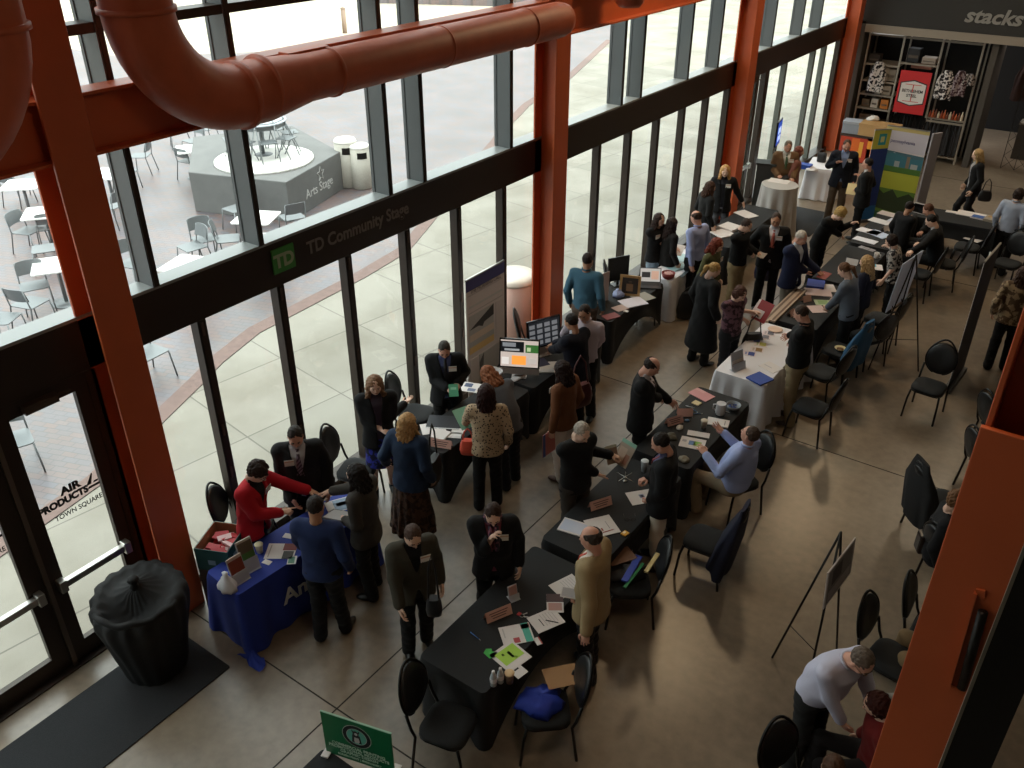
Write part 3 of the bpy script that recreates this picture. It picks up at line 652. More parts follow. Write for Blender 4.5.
def surfnets(G, lo, h):
    S = (G < 0); nx, ny, nz = G.shape
    c = [S[i:nx-1+i, j:ny-1+j, k:nz-1+k] for i in (0, 1) for j in (0, 1) for k in (0, 1)]
    s = np.sum(np.stack(c), 0); act = (s > 0) & (s < 8)
    idx = np.argwhere(act)
    if len(idx) == 0: return [], []
    vid = np.full(act.shape, -1, np.int64); vid[act] = np.arange(len(idx))
    acc = np.zeros((len(idx), 3)); cnt = np.zeros(len(idx))
    C = [(i, j, k) for i in (0, 1) for j in (0, 1) for k in (0, 1)]
    for a in C:
        for ax in range(3):
            if a[ax]: continue
            b2 = list(a); b2[ax] = 1
            va = G[idx[:,0]+a[0], idx[:,1]+a[1], idx[:,2]+a[2]]; vb = G[idx[:,0]+b2[0], idx[:,1]+b2[1], idx[:,2]+b2[2]]
            m = (va < 0) != (vb < 0); t = np.where(m, va/(va-vb+1e-12), 0)
            p = np.tile(np.array(a, float), (len(idx), 1)); p[:, ax] += t
            acc[m] += p[m]; cnt[m] += 1
    V = (idx+acc/cnt[:, None])*h+lo
    F = []
    for ax in range(3):
        sl0 = [slice(1, -1)]*3; sl0[ax] = slice(0, -1); sl1 = [slice(1, -1)]*3; sl1[ax] = slice(1, None)
        A = S[tuple(sl0)]; B = S[tuple(sl1)]; e = np.argwhere(A != B)
        off = [1, 1, 1]; off[ax] = 0; e0 = e+np.array(off)
        flip = A[e[:,0], e[:,1], e[:,2]]
        u, v = [(1, 2), (2, 0), (0, 1)][ax]
        q = []
        for du, dv in ((-1,-1),(0,-1),(0,0),(-1,0)):
            o = e0.copy(); o[:, u] += du; o[:, v] += dv; q.append(vid[o[:,0], o[:,1], o[:,2]])
        q = np.stack(q, 1); q[~flip] = q[~flip][:, ::-1]
        F.append(q[(q >= 0).all(1)])
    return V, np.concatenate(F)
def smooth_np(V, F, it=1):
    for _ in range(it):
        acc = np.zeros_like(V); cnt = np.zeros(len(V))
        for a, b in ((0,1),(1,2),(2,3),(3,0)):
            np.add.at(acc, F[:, a], V[F[:, b]]); np.add.at(acc, F[:, b], V[F[:, a]]); np.add.at(cnt, F[:, a], 1); np.add.at(cnt, F[:, b], 1)
        V = V*.5+.5*acc/np.maximum(cnt, 1)[:, None]
    return V
class Vol:     # gathers islands for one mesh object
    def __init__(s): s.V = []; s.F = []; s.M = []; s.n = 0
    def add(s, prims, h, subs=(), inflate=0., k_mat=0, it=1, xf=None):
        G, lo = grid_eval(prims, h, .01, subs, inflate); V, F = surfnets(G, lo, h)
        if len(V) == 0: return
        V = smooth_np(V, F, it)
        if xf is not None: V = V@xf[0].T+xf[1]
        s.V.append(V); s.F.append(F+s.n); s.M += [k_mat]*len(F); s.n += len(V)
    def raw(s, b, k_mat):    # a small MB of quads
        s.V.append(np.array(b.v)); F = [f for f in b.f]
        s.F2 = getattr(s, 'F2', []) + [(tuple(i+s.n for i in f), k_mat) for f in F]; s.n += len(b.v)
    def build(s, name, mats, parent):
        if not s.V: return None
        V = np.concatenate(s.V); F = [tuple(map(int, f)) for f in np.concatenate(s.F)] if s.F else []
        M = list(s.M)
        for f, m in getattr(s, 'F2', []): F.append(f); M.append(m)
        me = bpy.data.meshes.new(name); me.from_pydata(V.tolist(), [], F)
        for m in mats: me.materials.append(m)
        me.polygons.foreach_set('material_index', M); me.polygons.foreach_set('use_smooth', [True]*len(F)); me.update()
        o = bpy.data.objects.new(name, me); COL.objects.link(o); o.parent = parent; return o
SKIN = {k: mat('skin_'+k, c, rough=.5, noise=.04, nscale=30) for k, c in dict(light='#d8b09a', fair='#e0baa4', tan='#b98a6f', ruddy='#cc9984').items()}
LIPS = mat('lips', '#9c5a50', rough=.45); EYE = mat('dark_eye', '#1c1512', rough=.2); EYEW = mat('eye_white', '#d8d2ca', rough=.3)
FAB = {}
def fab(c, rough=.85, pat=None):
    key = 'cloth_%s_%s' % (c.strip('#'), pat or '')
    if key in MATS: return MATS[key]
    lc = lin(c); c_ = tuple(x*(.62 if max(lc) < .03 else 1) for x in lc)
    m = mat(key, c_, rough=rough, sheen=.02, bump=.35, bscale=11, spec=.3)
    if pat:
        N = m.node_tree.nodes; L = m.node_tree.links; b = N['Principled BSDF']; tc = [n for n in N if n.type == 'TEX_COORD'][0]
        c2, kind, sc_ = pat
        if kind == 'spots':
            v = N.new('ShaderNodeTexVoronoi'); v.inputs['Scale'].default_value = sc_; src = v.outputs['Distance']; p0, p1 = .30, .36
        elif kind == 'noise':
            v = N.new('ShaderNodeTexNoise'); v.inputs['Scale'].default_value = sc_; v.inputs['Detail'].default_value = 2; src = v.outputs['Fac']; p0, p1 = .48, .54
        else:
            v = N.new('ShaderNodeTexWave'); v.inputs['Scale'].default_value = sc_; v.bands_direction = 'DIAGONAL' if kind == 'diag' else ('Z' if kind == 'hz' else 'X'); src = v.outputs['Fac']; p0, p1 = .45, .6
        L.new(tc.outputs['Object'], v.inputs['Vector']); r = N.new('ShaderNodeValToRGB'); e = r.color_ramp.elements
        e[0].position = p0; e[1].position = p1; e[0].color = (*lin(c2), 1); e[1].color = (*lin(c), 1)
        L.new(src, r.inputs[0]); L.new(r.outputs[0], b.inputs['Base Color'])
    return m
def hairm(c):
    return mat('hair_'+c.strip('#'), c, rough=.6, noise=.3, nscale=45, bump=.5, bscale=55, spec=.25)
def hand(vol, wrist, R, side, pose, k_mat, h):
    """hand mesh: local x along fingers, y toward the thumb, z out of the palm"""
    curl = dict(relax=.38, grip=1.0, open=.08, point=.9, flat=.15)[pose]; pr = []
    pr.append(p_cone((-.02,0,0), (.03,0,0), .026, .028, .02))
    pr.append(p_ell((.055,.0,0), (.05,.041,.017), None, .015))
    for i, (y, L, r) in enumerate(((.030,.078,.0095),(.010,.086,.0098),(-.011,.080,.0093),(-.030,.062,.0085))):
        p = np.array([.088-.006*abs(i-1), y, 0]); a = 0.; c = .05 if (pose == 'point' and i == 0) else curl*(1+.12*i)
        sp = (1.5-i)*.09*(1.6 if pose == 'open' else .6)
        pts = [p]
        for s_, seg in enumerate((.46, .30, .24)):
            a += c*(.8 if s_ == 0 else 1.05); d = np.array([cos(a)*cos(sp), cos(a)*sin(sp), sin(a)]); p = p+d*L*seg; pts.append(p)
        for s_ in range(3): pr.append(p_cone(pts[s_], pts[s_+1], r*(1-.07*s_), r*(1-.07*(s_+1)), .004))
    tp = [np.array([.02,.030,.004]), np.array([.048,.058,.012+.01*curl]), np.array([.072,.064-.01*curl,.020+.016*curl]), np.array([.094,.060-.022*curl,.026+.02*curl])]
    for s_ in range(3): pr.append(p_cone(tp[s_], tp[s_+1], (.015,.0115,.0105)[s_], (.0115,.0105,.009)[s_], .006))
    Rm = R.copy()
    if side < 0: Rm = Rm@np.diag([1, -1, 1]).astype(f32)
    # build in local frame then transform (mirror flips winding)
    G, lo = grid_eval(pr, h, .004); V, F = surfnets(G, lo, h); V = smooth_np(V, F, 1); V = V@Rm.T+wrist
    if np.linalg.det(Rm) < 0: F = F[:, ::-1]
    vol.V.append(V); vol.F.append(F+vol.n); vol.M += [k_mat]*len(F); vol.n += len(V)
def ik(S, T, l1, l2, pole):
    d = T-S; D = np.linalg.norm(d); D2 = min(D, (l1+l2)*.995); u = d/max(D, 1e-6); T = S+u*D2
    a = (l1*l1-l2*l2+D2*D2)/(2*D2); hh = sqrt(max(0, l1*l1-a*a)); p = pole-u*(pole@u); p = p/max(np.linalg.norm(p), 1e-6)
    return S+u*a+p*hh, T
def person(label, px, face, H=1.74, top=('jacket', '#15161a'), shirt='#c9ccd6', tie=None, bottom=('trousers', '#141416'), hair=('short', '#2a1d15'), skin='light',
           shoes='#0d0c0c', lean=0, headyaw=0, headpitch=12, L=None, R=None, Lp='relax', Rp='relax', stance='stand', build=1.06, belly=0., badge=True, glasses=False,
           scarf=None, res=.013, zhead=None, seat=None, legs=None, beard=None, group=None, lanyard=False, twist=0, root=None):
    """px = pixel of the crown of the head; face = heading in degrees (0 = into the room, 90 = along the glass)"""
    s = H/1.75; sit = stance == 'sit'; fa = radians(face)
    fwd = V3(0, 1, 0); le = radians(lean); hipz = (.93 if not sit else .53)*s if not sit else .55
    if sit: hipz = .55
    PEL = V3(0, 0, hipz+.03)
    Rl = rotx(-le*.55); Rc = rotx(-le)
    waist = PEL+Rl@V3(0, 0, .16*s); chest = waist+Rc@V3(0, .01, .20*s); neckb = chest+Rc@V3(0, -.012, .185*s); 
    if twist: Rc = Rc@rotz(radians(twist))
    hp = radians(headpitch)
    Rh = Rc@rotz(radians(headyaw))@rotx(-hp+le*.35) if not sit else Rc@rotz(radians(headyaw))@rotx(-hp)
    neckt = neckb+Rc@V3(0, .012, .055*s); HC = neckt+Rh@V3(0, .022, .105)
    crown = HC+V3(0, -.01, .115)
    # world placement so the crown lies on the sight line
    if root is None:
        P = at(px[0], px[1], float(crown[2])); ox, oy = P.x-(-sin(fa-pi/2)*crown[1]), P.y-(cos(fa-pi/2)*crown[1])
        rz = fa-pi/2; ox = P.x-(cos(rz)*float(crown[0])-sin(rz)*float(crown[1])); oy = P.y-(sin(rz)*float(crown[0])+cos(rz)*float(crown[1]))
    else: ox, oy = root; rz = fa-pi/2
    t = thing('person', label, 'person', (ox, oy, 0), rz, group)
    def loc(w):   # world to local
        dx, dy = w[0]-ox, w[1]-oy; return V3(cos(rz)*dx+sin(rz)*dy, -sin(rz)*dx+cos(rz)*dy, w[2])
    bw = build
    SH = {sd: chest+Rc@V3(sd*.185*s*(.5+.5*bw), -.012, .125*s) for sd in (-1, 1)}
    ul, fl = .285*s, .255*s; arms = {}
    for sd, spec in ((-1, L), (1, R)):
        if spec is None: T = SH[sd]+V3(sd*.07, .05, -.50*s)
        elif spec[0] == 'w': T = loc(at(spec[1], spec[2], spec[3]))
        else:
            T = V3(*[spec[0]*1., spec[1], spec[2]*s])
        pole = V3(sd*.35, -.45, -1.0); E, W = ik(SH[sd], T, ul, fl, pole); arms[sd] = (SH[sd], E, W)
    HIP = {sd: PEL+V3(sd*.09*s, 0, -.03) for sd in (-1, 1)}; LEG = {}
    for sd in (-1, 1):
        if legs and sd in legs: K_, A_k = [V3(*q)*1.0 for q in legs[sd]]
        elif sit: K_ = HIP[sd]+V3(sd*.06, .44*s, -.02); A_k = V3(K_[0], K_[1]-.02+.05*sd, .085)
        elif stance == 'walk': K_ = V3(sd*.09, .20 if sd > 0 else .05, .50*s); A_k = V3(sd*.08, .24 if sd > 0 else -.33, .09 if sd > 0 else .13)
        else: K_ = V3(sd*.105*s, .02+.012*sd, .49*s); A_k = V3(sd*.115*s, -.02+.04*sd, .085)
        LEG[sd] = (HIP[sd], K_, A_k)
    r = res
    # ---- bare body volumes
    torso = [p_ecyl(PEL-V3(0,0,.09*s), waist, .162*bw*s, .115*bw*s, .138*bw*s, (.105+belly*.6)*bw*s, (1,0,0), .05, .05),
             p_ecyl(waist-Rc@V3(0,0,.03), chest+Rc@V3(0,0,.13*s), .138*bw*s, (.105+belly)*bw*s, .165*bw*s, .105*bw*s, Rc@V3(1,0,0), .05, .05, mid=(.165*bw*s, (.125+belly*.9)*bw*s)),
             p_cone(SH[-1]+Rc@V3(.03,0,-.0), SH[1]+Rc@V3(-.03,0,0), .062*s, .062*s, .05)]
    if belly: torso.append(p_ell(waist+Rc@V3(0,.05,.02), (.15*bw, .10+belly, .13), Rc, .06))
    neck = [p_cone(neckb-Rc@V3(0,0,.03), neckt+Rh@V3(0,0,.03), .057*s, .052*s, .03)]
    def armp(inf=0., cuff=1., upto=None):
        out = []
        for sd in (-1, 1):
            S_, E_, W_ = arms[sd]; out.append(p_cone(S_, E_, .052*s*bw**.5+inf, .042*s+inf, .025))
            if upto is None: out.append(p_cone(E_, E_+(W_-E_)*cuff, .042*s+inf, .030*s+inf*1.15, .02))
        return out
    def legp(inf=0., end=1.):
        out = []
        for sd in (-1, 1):
            h_, k_, a_ = LEG[sd]; out.append(p_cone(h_, k_, .088*s*bw**.5+inf, .058*s+inf, .04)); out.append(p_cone(k_, k_+(a_-k_)*end, .058*s+inf, .040*s+inf*1.3, .03))
        return out
    sk = SKIN[skin]; body = Vol()
    body.add(torso+neck+armp()+legp(), max(r, .014)*1.2, k_mat=0)
    hh = min(.0075, r*.6) if r < .016 else .010
    # ---- head in its own local frame
    hd = [p_ell((0,-.012,.02), (.076,.094,.096), None, .02), p_ell((0,.015,-.035), (.062,.070,.075), None, .03), p_ell((0,.045,-.088), (.030,.030,.022), None, .03),
          p_cone((-.03,.0,-.07), (.03,.0,-.07), .042, .042, .03), p_ell((0,.078,.018), (.052,.012,.010), None, .02),
          p_cone((0,.085,.004), (0,.103,-.030), .008, .0125, .012), p_ell((0,.092,-.034), (.017,.012,.009), None, .008),
          p_ell((0,.080,-.062), (.024,.012,.010), None, .01), p_cone((0,-.03,-.05), (0,-.04,-.14), .055, .053, .03)]
    for sd in (-1, 1): hd.append(p_ell((sd*.076,-.012,-.012), (.009,.018,.030), rotz(sd*-.35), .006)); hd.append(p_ell((sd*.042,.055,-.028), (.02,.02,.02), None, .03))
    hs = .96*(.5+.5*s)
    X = (Rh*hs, HC); body.add(hd, hh, k_mat=0, xf=X)
    e = MB(); e.sm = True
    for sd in (-1, 1): e.ell((sd*.030,.079,.0), (.013,.008,.0065), 8, 6)
    e.v = [tuple(Rh@(V3(*v)*hs)+HC) for v in e.v]; body.raw(e, 2)
    e = MB(); 
    for sd in (-1, 1): e.ell((sd*.030,.0845,.0), (.006,.004,.006), 8, 6)
    e.v = [tuple(Rh@(V3(*v)*hs)+HC) for v in e.v]; body.raw(e, 3)
    e = MB(); e.ell((0,.0895,-.060), (.021,.006,.0065), 10, 6); e.v = [tuple(Rh@(V3(*v)*hs)+HC) for v in e.v]; body.raw(e, 1)
    e = MB()
    hst, hcol = hair
    for sd in (-1, 1): e.bar((sd*.016,.092,.021), (sd*.046,.082,.022), .006, .007)
    e.v = [tuple(Rh@(V3(*v)*hs)+HC) for v in e.v]; body.raw(e, 4)
    for sd, spec, pose in ((-1, L, Lp), (1, R, Rp)):
        S_, E_, W_ = arms[sd]; x = (W_-E_); x = x/np.linalg.norm(x)
        inw = V3(-sd, 0.15, 0) if x[2] < -.6 else V3(-sd*.35, 0, -1)
        if pose == 'open': inw = V3(-sd*.3, -.2, 1)
        z = inw-x*(inw@x); z = z/np.linalg.norm(z); y = np.cross(z, x)
        Rm = np.stack([x, y, z], 1).astype(f32)
        # thumb must point forward/up
        tf = V3(0, 1, .6) if x[2] < -.6 else V3(-sd, .3, .8)
        side = 1 if y@tf > 0 else -1
        hand(body, W_+x*.012, Rm, side, pose, 0, hh if hh < .009 else .008)
    body.build('body', [sk, LIPS, EYEW, EYE, hairm(hcol)], t)
    # ---- hair
    if hst != 'bald':
        hv = []; cut = [(lambda P: p_ell((0,.098,-.045), (.064,.075,.088))[0](P), None)]
        base = p_ell((0,-.024,.028), (.0835,.096,.097), None, .02)
        if hst in ('short', 'ring', 'crew'):
            if hst == 'crew': base = p_ell((0,-.020,.026), (.0805,.0955,.099), None, .02)
            hv = [base]
            cut.append((lambda P: np.maximum(P[..., 2]+.045-.0*P[..., 1], P[..., 1]*0-1), None)); cut.append((lambda P: np.maximum(P[..., 1]*-1+.0, P[..., 2]-.015)+0, None))
            cut.append((lambda P: p_ell((0,.10,.028), (.062,.070,.066))[0](P), None))
            if hst == 'ring': cut.append((lambda P: p_ell((0,.018,.128), (.078,.135,.088))[0](P), None))
        elif hst == 'curly':
            hv = [base, p_ell((0,-.035,.05), (.098,.105,.09), None, .03), p_ell((0,-.06,-.02), (.085,.06,.07), None, .03)]
            rr = random.Random(3)
            for _ in range(26):
                a, b_ = rr.uniform(0, 2*pi), rr.uniform(-.2, 1.4); hv.append(p_ell((cos(a)*cos(b_)*.088, -.025+sin(a)*cos(b_)*.10, .03+sin(b_)*.105), (.022,.022,.022), None, .015))
        elif hst == 'bob':
            hv = [base, p_ecyl((0,-.03,.06), (0,-.02,-.10), .092, .085, .098, .085, (1,0,0), .04, .03)]
            cut.append((lambda P: p_ell((0,.085,-.08), (.062,.09,.13))[0](P), None))
        elif hst in ('long', 'vlong'):
            z2 = -.24 if hst == 'long' else -.33
            hv = [base, p_ecyl((0,-.03,.065), (0,-.035,-.08), .098, .092, .112, .088, (1,0,0), .04, .03), p_ecyl((0,-.045,-.06), (0,-.09,z2), .112, .080, .098, .048, (1,0,0), .05, .03),
                  p_cone((-.075,.01,-.05), (-.095,.04,z2+.05), .036, .022, .03), p_cone((.075,.01,-.05), (.095,.04,z2+.05), .036, .022, .03)]
            cut.append((lambda P: p_ell((0,.085,-.08), (.058,.09,.13))[0](P), None)); cut.append((lambda P: p_ell((0,.09,-.2), (.05,.09,.13))[0](P), None))
        elif hst == 'pony':
            hv = [base, p_cone((0,-.11,.02), (0,-.15,-.01), .030, .034, .02), p_cone((0,-.15,-.01), (0,-.155,-.17), .036, .016, .02)]
            cut.append((lambda P: np.maximum(P[..., 2]+.05, -1-P[..., 1]*0)+0*P[..., 1] if False else np.maximum(P[..., 2]+.05, -(P[..., 1]+.10)), None))
        hvv = Vol(); hvv.add(hv, max(hh, .007), subs=cut, it=1)
        if hvv.V:
            V = hvv.V[0]; d = V/np.maximum(np.linalg.norm(V, axis=1), 1e-4)[:, None]; x, y, z = V.T
            w_ = np.sin(x*210+3*np.sin(z*60)+y*40)*.5+np.sin(y*150-z*90+x*70)*.5+.5*np.sin(x*90+y*110+z*70); amp = .0035 if hst in ('short', 'ring', 'crew', 'pony') else .0055
            V = V+d*(w_*amp)[:, None]*np.array([1, 1, .5])
            if hst in ('long', 'vlong', 'bob'):
                an = np.arctan2(x, -y-.03); kk = np.clip((.02-z)/.10, 0, 1); V[:, :2] *= (1+.07*kk*np.sin(11*an+9*z*6)+.05*kk*np.sin(19*an-z*30))[:, None]; V[:, 0] *= 1+.10*kk*np.sin(z*38+1)
            hvv.V[0] = V@X[0].T+X[1]
        hvv.build('hair', [hairm(hcol)], t)
    if beard:
        bv = Vol(); bv.add([p_ell((0,.030,-.080), (.055,.058,.036), None, .02), p_ell((0,.083,-.046), (.026,.014,.007), None, .01)], max(hh, .008), subs=[(lambda P: p_ell((0,.09,-.058), (.02,.03,.008))[0](P), None), (lambda P: P[..., 1]-.0, None)], xf=X); bv.build('beard', [hairm(beard)], t)
    if glasses:
        g = MB(); GM = mat('glasses_frame', '#1a1614', rough=.3)
        for sd in (-1, 1):
            g.tube([(sd*.031+.021*cos(a*pi/6), .097, .0+.014*sin(a*pi/6)) for a in range(12)], .0022, 5, closed=True); g.tube([(sd*.052,.096,.005), (sd*.078,.03,.008), (sd*.08,-.01,.0)], .002, 5)
        g.tube([(-.01,.098,.004), (.01,.098,.004)], .0022, 5); g.v = [tuple(Rh@(V3(*v)*hs)+HC) for v in g.v]; g.build('glasses', GM, t)
    # ---- clothing
    kind, tc_ = top[0], top[1]; tm = fab(tc_, pat=top[2] if len(top) > 2 else None)
    rightv = Rc@V3(1, 0, 0); fwdv = Rc@V3(0, 1, 0); upv = Rc@V3(0, 0, 1)
    shirtprims = [p_ecyl(PEL-V3(0,0,.05*s), waist, .165*bw*s, .122*bw*s, .146*bw*s, (.115+belly*.7)*bw*s, (1,0,0), .05, .03)]+torso[1:]
    opening = kind in ('jacket', 'coat', 'cardigan')
    hem = {'jacket': -.14, 'cardigan': -.16, 'coat': -.62, 'shirt': -.02, 'blouse': -.10, 'tee': -.02, 'polo': -.03, 'sweater': -.08, 'dress': -.10}[kind]*s
    inf = {'jacket': .024, 'cardigan': .018, 'coat': .030, 'shirt': .014, 'blouse': .016, 'tee': .013, 'polo': .014, 'sweater': .020, 'dress': .014}[kind]
    cz = 1.0; tv = Vol()
    short = kind in ('tee', 'polo') or (len(top) > 3 and top[3] == 'short')
    hipdir = V3(0, .0, 1)
    lower = PEL+V3(0, 0, hem)
    if sit: lower = PEL+V3(0, -.01, -.03)
    fl_ = .02 if kind in ('jacket', 'cardigan', 'blouse') else (.10 if kind == 'coat' else 0)
    tp_ = [p_ecyl(lower, waist, (.168*bw+fl_)*s, (.122*bw+fl_*.8+belly*.3)*s, .142*bw*s, (.108+belly*.7)*bw*s, (1,0,0), .05, .015)]+torso[1:]
    slv = []
    for sd in (-1, 1):
        S_, E_, W_ = arms[sd]; slv.append(p_cone(S_, E_, .054*s*bw**.5, .045*s, .03))
        if not short: slv.append(p_cone(E_, E_+(W_-E_)*(.97 if kind != 'cardigan' else .93), .045*s, .036*s, .02))
        else:
            slv[-1] = p_cone(S_, S_+(E_-S_)*.75, .056*s, .055*s, .03)
    subs = []
    # neck opening
    nc = neckb+Rc@V3(0,.0,.04); subs.append((lambda P: np.sqrt((((P-nc)-((P-nc)@upv)[..., None]*upv)**2).sum(-1))-.060*s+np.where((P-nc)@upv < -.035, .2, 0), None))
    if opening:
        vd = {'jacket': .30, 'coat': .22, 'cardigan': .34}[kind]*s; vw = {'jacket': .085, 'coat': .06, 'cardigan': .075}[kind]*s
        def vsub(P):
            q = P-neckb; x = q@rightv; y = q@fwdv; z = q@upv
            w_ = vw*np.clip((z+vd)/vd, 0, 1.0)**.8
            if kind == 'cardigan': w_ = np.maximum(w_, .030)
            return np.maximum(np.maximum(np.abs(x)-w_, -(y-.02)), np.where(kind == 'cardigan', -1, 0)*np.ones_like(z) if kind == 'cardigan' else -(z+vd))
        subs.append((vsub, None))
        if kind == 'jacket':    # open skirts below the button
            def v2(P):
                q = P-PEL; x = q@V3(1,0,0); z = q[..., 2]; w_ = np.clip(-(z-.05)*.35, 0, .05); return np.maximum(np.abs(x)-w_, -(q[..., 1]-.02))
            if not sit: subs.append((v2, None))
    tv.add(tp_+slv, r, subs=subs, inflate=inf)
    tname = {'jacket': 'jacket', 'cardigan': 'cardigan', 'coat': 'coat', 'shirt': 'shirt', 'blouse': 'blouse', 'tee': 'shirt', 'polo': 'polo_shirt', 'sweater': 'sweater', 'dress': 'dress'}[kind]
    if tv.V:
        V = tv.V[0]; x, y, z = V.T; w_ = np.sin(x*26+z*21+y*9)*.5+np.sin(z*34-x*18)*.35+np.sin(x*52+y*40-z*30)*.25; rr_ = np.maximum(np.hypot(x, y-.0), .04); V[:, 0] += w_*.0045*x/rr_; V[:, 1] += w_*.0045*y/rr_
    tv.build(tname, [tm], t)
    if opening:
        sv = Vol(); cs = [(lambda P: (P-neckb)@fwdv+.01, None)]
        sv.add(shirtprims+[p_cone(neckb-Rc@V3(0,0,.02), neckb+Rc@V3(0,.006,.035), .060*s, .058*s, .02)], r, subs=cs+[(lambda P: np.sqrt((((P-nc)-((P-nc)@upv)[..., None]*upv)**2).sum(-1))-.052*s+np.where((P-nc)@upv < -.0, .2, 0), None)], inflate=.008 if kind != 'coat' else .014); sv.build('shirt', [fab(shirt)], t)
        # cuffs
        if kind == 'jacket' and shirt[1:3] > '90':
            cv = MB(); cv.sm = True
            for sd in (-1, 1):
                S_, E_, W_ = arms[sd]; u = (W_-E_)/np.linalg.norm(W_-E_); cv.tube([tuple(W_-u*.02), tuple(W_+u*.012)], .039*s, 12)
            cv.build('shirt_cuffs', fab(shirt), t)
    elif kind in ('shirt', 'polo'):
        cv = MB(); cv.sm = True; rad = .062*s
        ring = [neckb+Rc@V3(cos(a)*rad, sin(a)*rad+.0, .035+(-.025*max(0, sin(a)))) for a in [pi/2+.35+(2*pi-.7)*i/18 for i in range(19)]]
        cv.tube([tuple(p) for p in ring], .014, 6); cv.build('collar', tm, t)
    # front surface finder for tie, badge and scarf
    allp = tp_+slv
    def front(x, z, extra=0):
        lo_, hi_ = 0.0, .5
        o = neckb+rightv*x+upv*z; ys = np.linspace(.4, -.05, 90, dtype=f32); P = o+ys[:, None]*fwdv
        d = np.min(np.stack([p[0](P) for p in tp_]), 0)-inf; i = int(np.argmax(d < 0)); return o+fwdv*(float(ys[i])+extra)
    if kind == 'jacket':
        lb_ = MB(); vd_, vw_ = .30*s, .085*s
        for sd in (-1, 1):
            row = []
            for i in range(7):
                z = -.005-(vd_-.01)*i/6; xi = vw_*np.clip((z+vd_)/vd_, 0, 1)**.8; wd = .050*(1-.75*(i/6)**2)+(.018 if i == 2 else 0)
                a_ = front(sd*(xi+.002), z, .004); b_ = front(sd*(xi+wd), z+.01, .009); row.append((a_, b_, b_-fwdv*.006))
            lb_.add([tuple(q) for r3 in row for q in r3], [(3*i+j, 3*i+j+1, 3*i+j+4, 3*i+j+3) for i in range(6) for j in range(2)])
        lb_.build('lapels', [tm], t)
    if tie:
        tb = MB(); pts = []
        tb.sm = True; zs = [-.01-.30*s*i/8 for i in range(9)] if opening else [-.01-.42*s*i/8 for i in range(9)]
        off_ = -.022 if opening else .006
        sp = [p for p in shirtprims]
        for i, z in enumerate(zs):
            o = neckb+upv*z; ys = np.linspace(.4, -.05, 120, dtype=f32); P = o+ys[:, None]*fwdv
            d = np.min(np.stack([p[0](P) for p in sp]), 0)-(.010 if opening else inf); c_ = o+fwdv*(float(ys[int(np.argmax(d < 0))])+.008)
            w_ = .020 if i == 0 else .014+.026*(i/8)
            pts.append((c_-rightv*w_, c_+rightv*w_, c_+rightv*w_+fwdv*.006, c_-rightv*w_+fwdv*.006))
        vs = [tuple(q) for p in pts for q in p]; tb.add(vs, [(4*i+j, 4*i+(j+1) % 4, 4*(i+1)+(j+1) % 4, 4*(i+1)+j) for i in range(8) for j in range(4)])
        tb.build('tie', fab(tie[0] if isinstance(tie, tuple) else tie, .5, pat=tie[1] if isinstance(tie, tuple) else None), t)
    if scarf:
        sb = MB(); sb.sm = True; rad = .075*s
        sb.tube([tuple(neckb+Rc@V3(cos(a)*rad, sin(a)*rad, .02-.03*sin(a))) for a in [2*pi*i/16 for i in range(16)]], .022, 8, closed=True)
        for sd in (-1, 1):
            sb.tube([tuple(front(sd*.03, z, .015)) for z in (-.02, -.10, -.18, -.26)], [.022, .024, .026, .022], 8)
        sb.build('scarf', fab(scarf[0], pat=scarf[1] if len(scarf) > 1 else None), t)
    if badge:
        bx = -.095*s if badge is True else badge*.095*s; c_ = front(bx, -.13*s, .012); n_ = fwdv; u_ = upv
        bb = MB(); bb.add([tuple(c_+rightv*a*.05+u_*b2*.036+n_*e_) for e_ in (0, .004) for a, b2 in ((-1,-1),(1,-1),(1,1),(-1,1))], [(0,3,2,1),(4,5,6,7),(0,1,5,4),(1,2,6,5),(2,3,7,6),(3,0,4,7)])
        bb.mi(1); bb.add([tuple(c_+rightv*a*.048+u_*(b2*.008+.018)+n_*.0055) for a, b2 in ((-1,-1),(1,-1),(1,1),(-1,1))], [(0,1,2,3)]); bb.build('name_badge', [mat('badge_white', '#dcd8d2', rough=.5), mat('badge_tint', '#c7a58f', rough=.5)], t)
    # ---- bottoms
    bk, bc_ = bottom[0], bottom[1]; bm_ = fab(bc_, pat=bottom[2] if len(bottom) > 2 else None); bv = Vol()
    if bk == 'trousers':
        pr = [p_ecyl(PEL-V3(0,0,.10*s), PEL+Rl@V3(0,0,.11*s), .165*bw*s, .118*bw*s, .148*bw*s, (.108+belly*.3)*bw*s, (1,0,0), .05, .03)]+legp(.004, 1.0)
        for sd in (-1, 1):
            h_, k_, a_ = LEG[sd]; pr.append(p_cone(k_, a_+(k_-a_)*.0+V3(0,-.01,-.02), .060*s, .060*s, .03))
        bv.add(pr, r, inflate=.010); 
        if bv.V:
            V = bv.V[0]; x, y, z = V.T; V[:, 1] += .004*np.sin(z*40+x*20)+.003*np.sin(z*75-x*30)
        bv.build('trousers', [bm_], t)
        bt = MB(); bt.sm = True
    elif bk in ('skirt', 'longskirt', 'shortskirt'):
        zh = {'skirt': .50, 'longskirt': .16, 'shortskirt': .60}[bk]*s; wf = {'skirt': .19, 'longskirt': .27, 'shortskirt': .185}[bk]
        if sit: pr = [p_ecyl(PEL-V3(0,0,.08), PEL+V3(0,0,.11*s), .17*s, .12*s, .15*s, .108*s, (1,0,0), .05, .03), p_ecyl(PEL+V3(0,.0,-.03), PEL+V3(0,.46,-.05), .20, .085, .17, .08, (1,0,0), .05, .04)]
        else: pr = [p_ecyl((0,0,zh), PEL+V3(0,0,.10*s), wf*s, wf*.85*s, .148*bw*s, .112*bw*s, (1,0,0), .03, .015, mid=(wf*.85*s, wf*.68*s))]
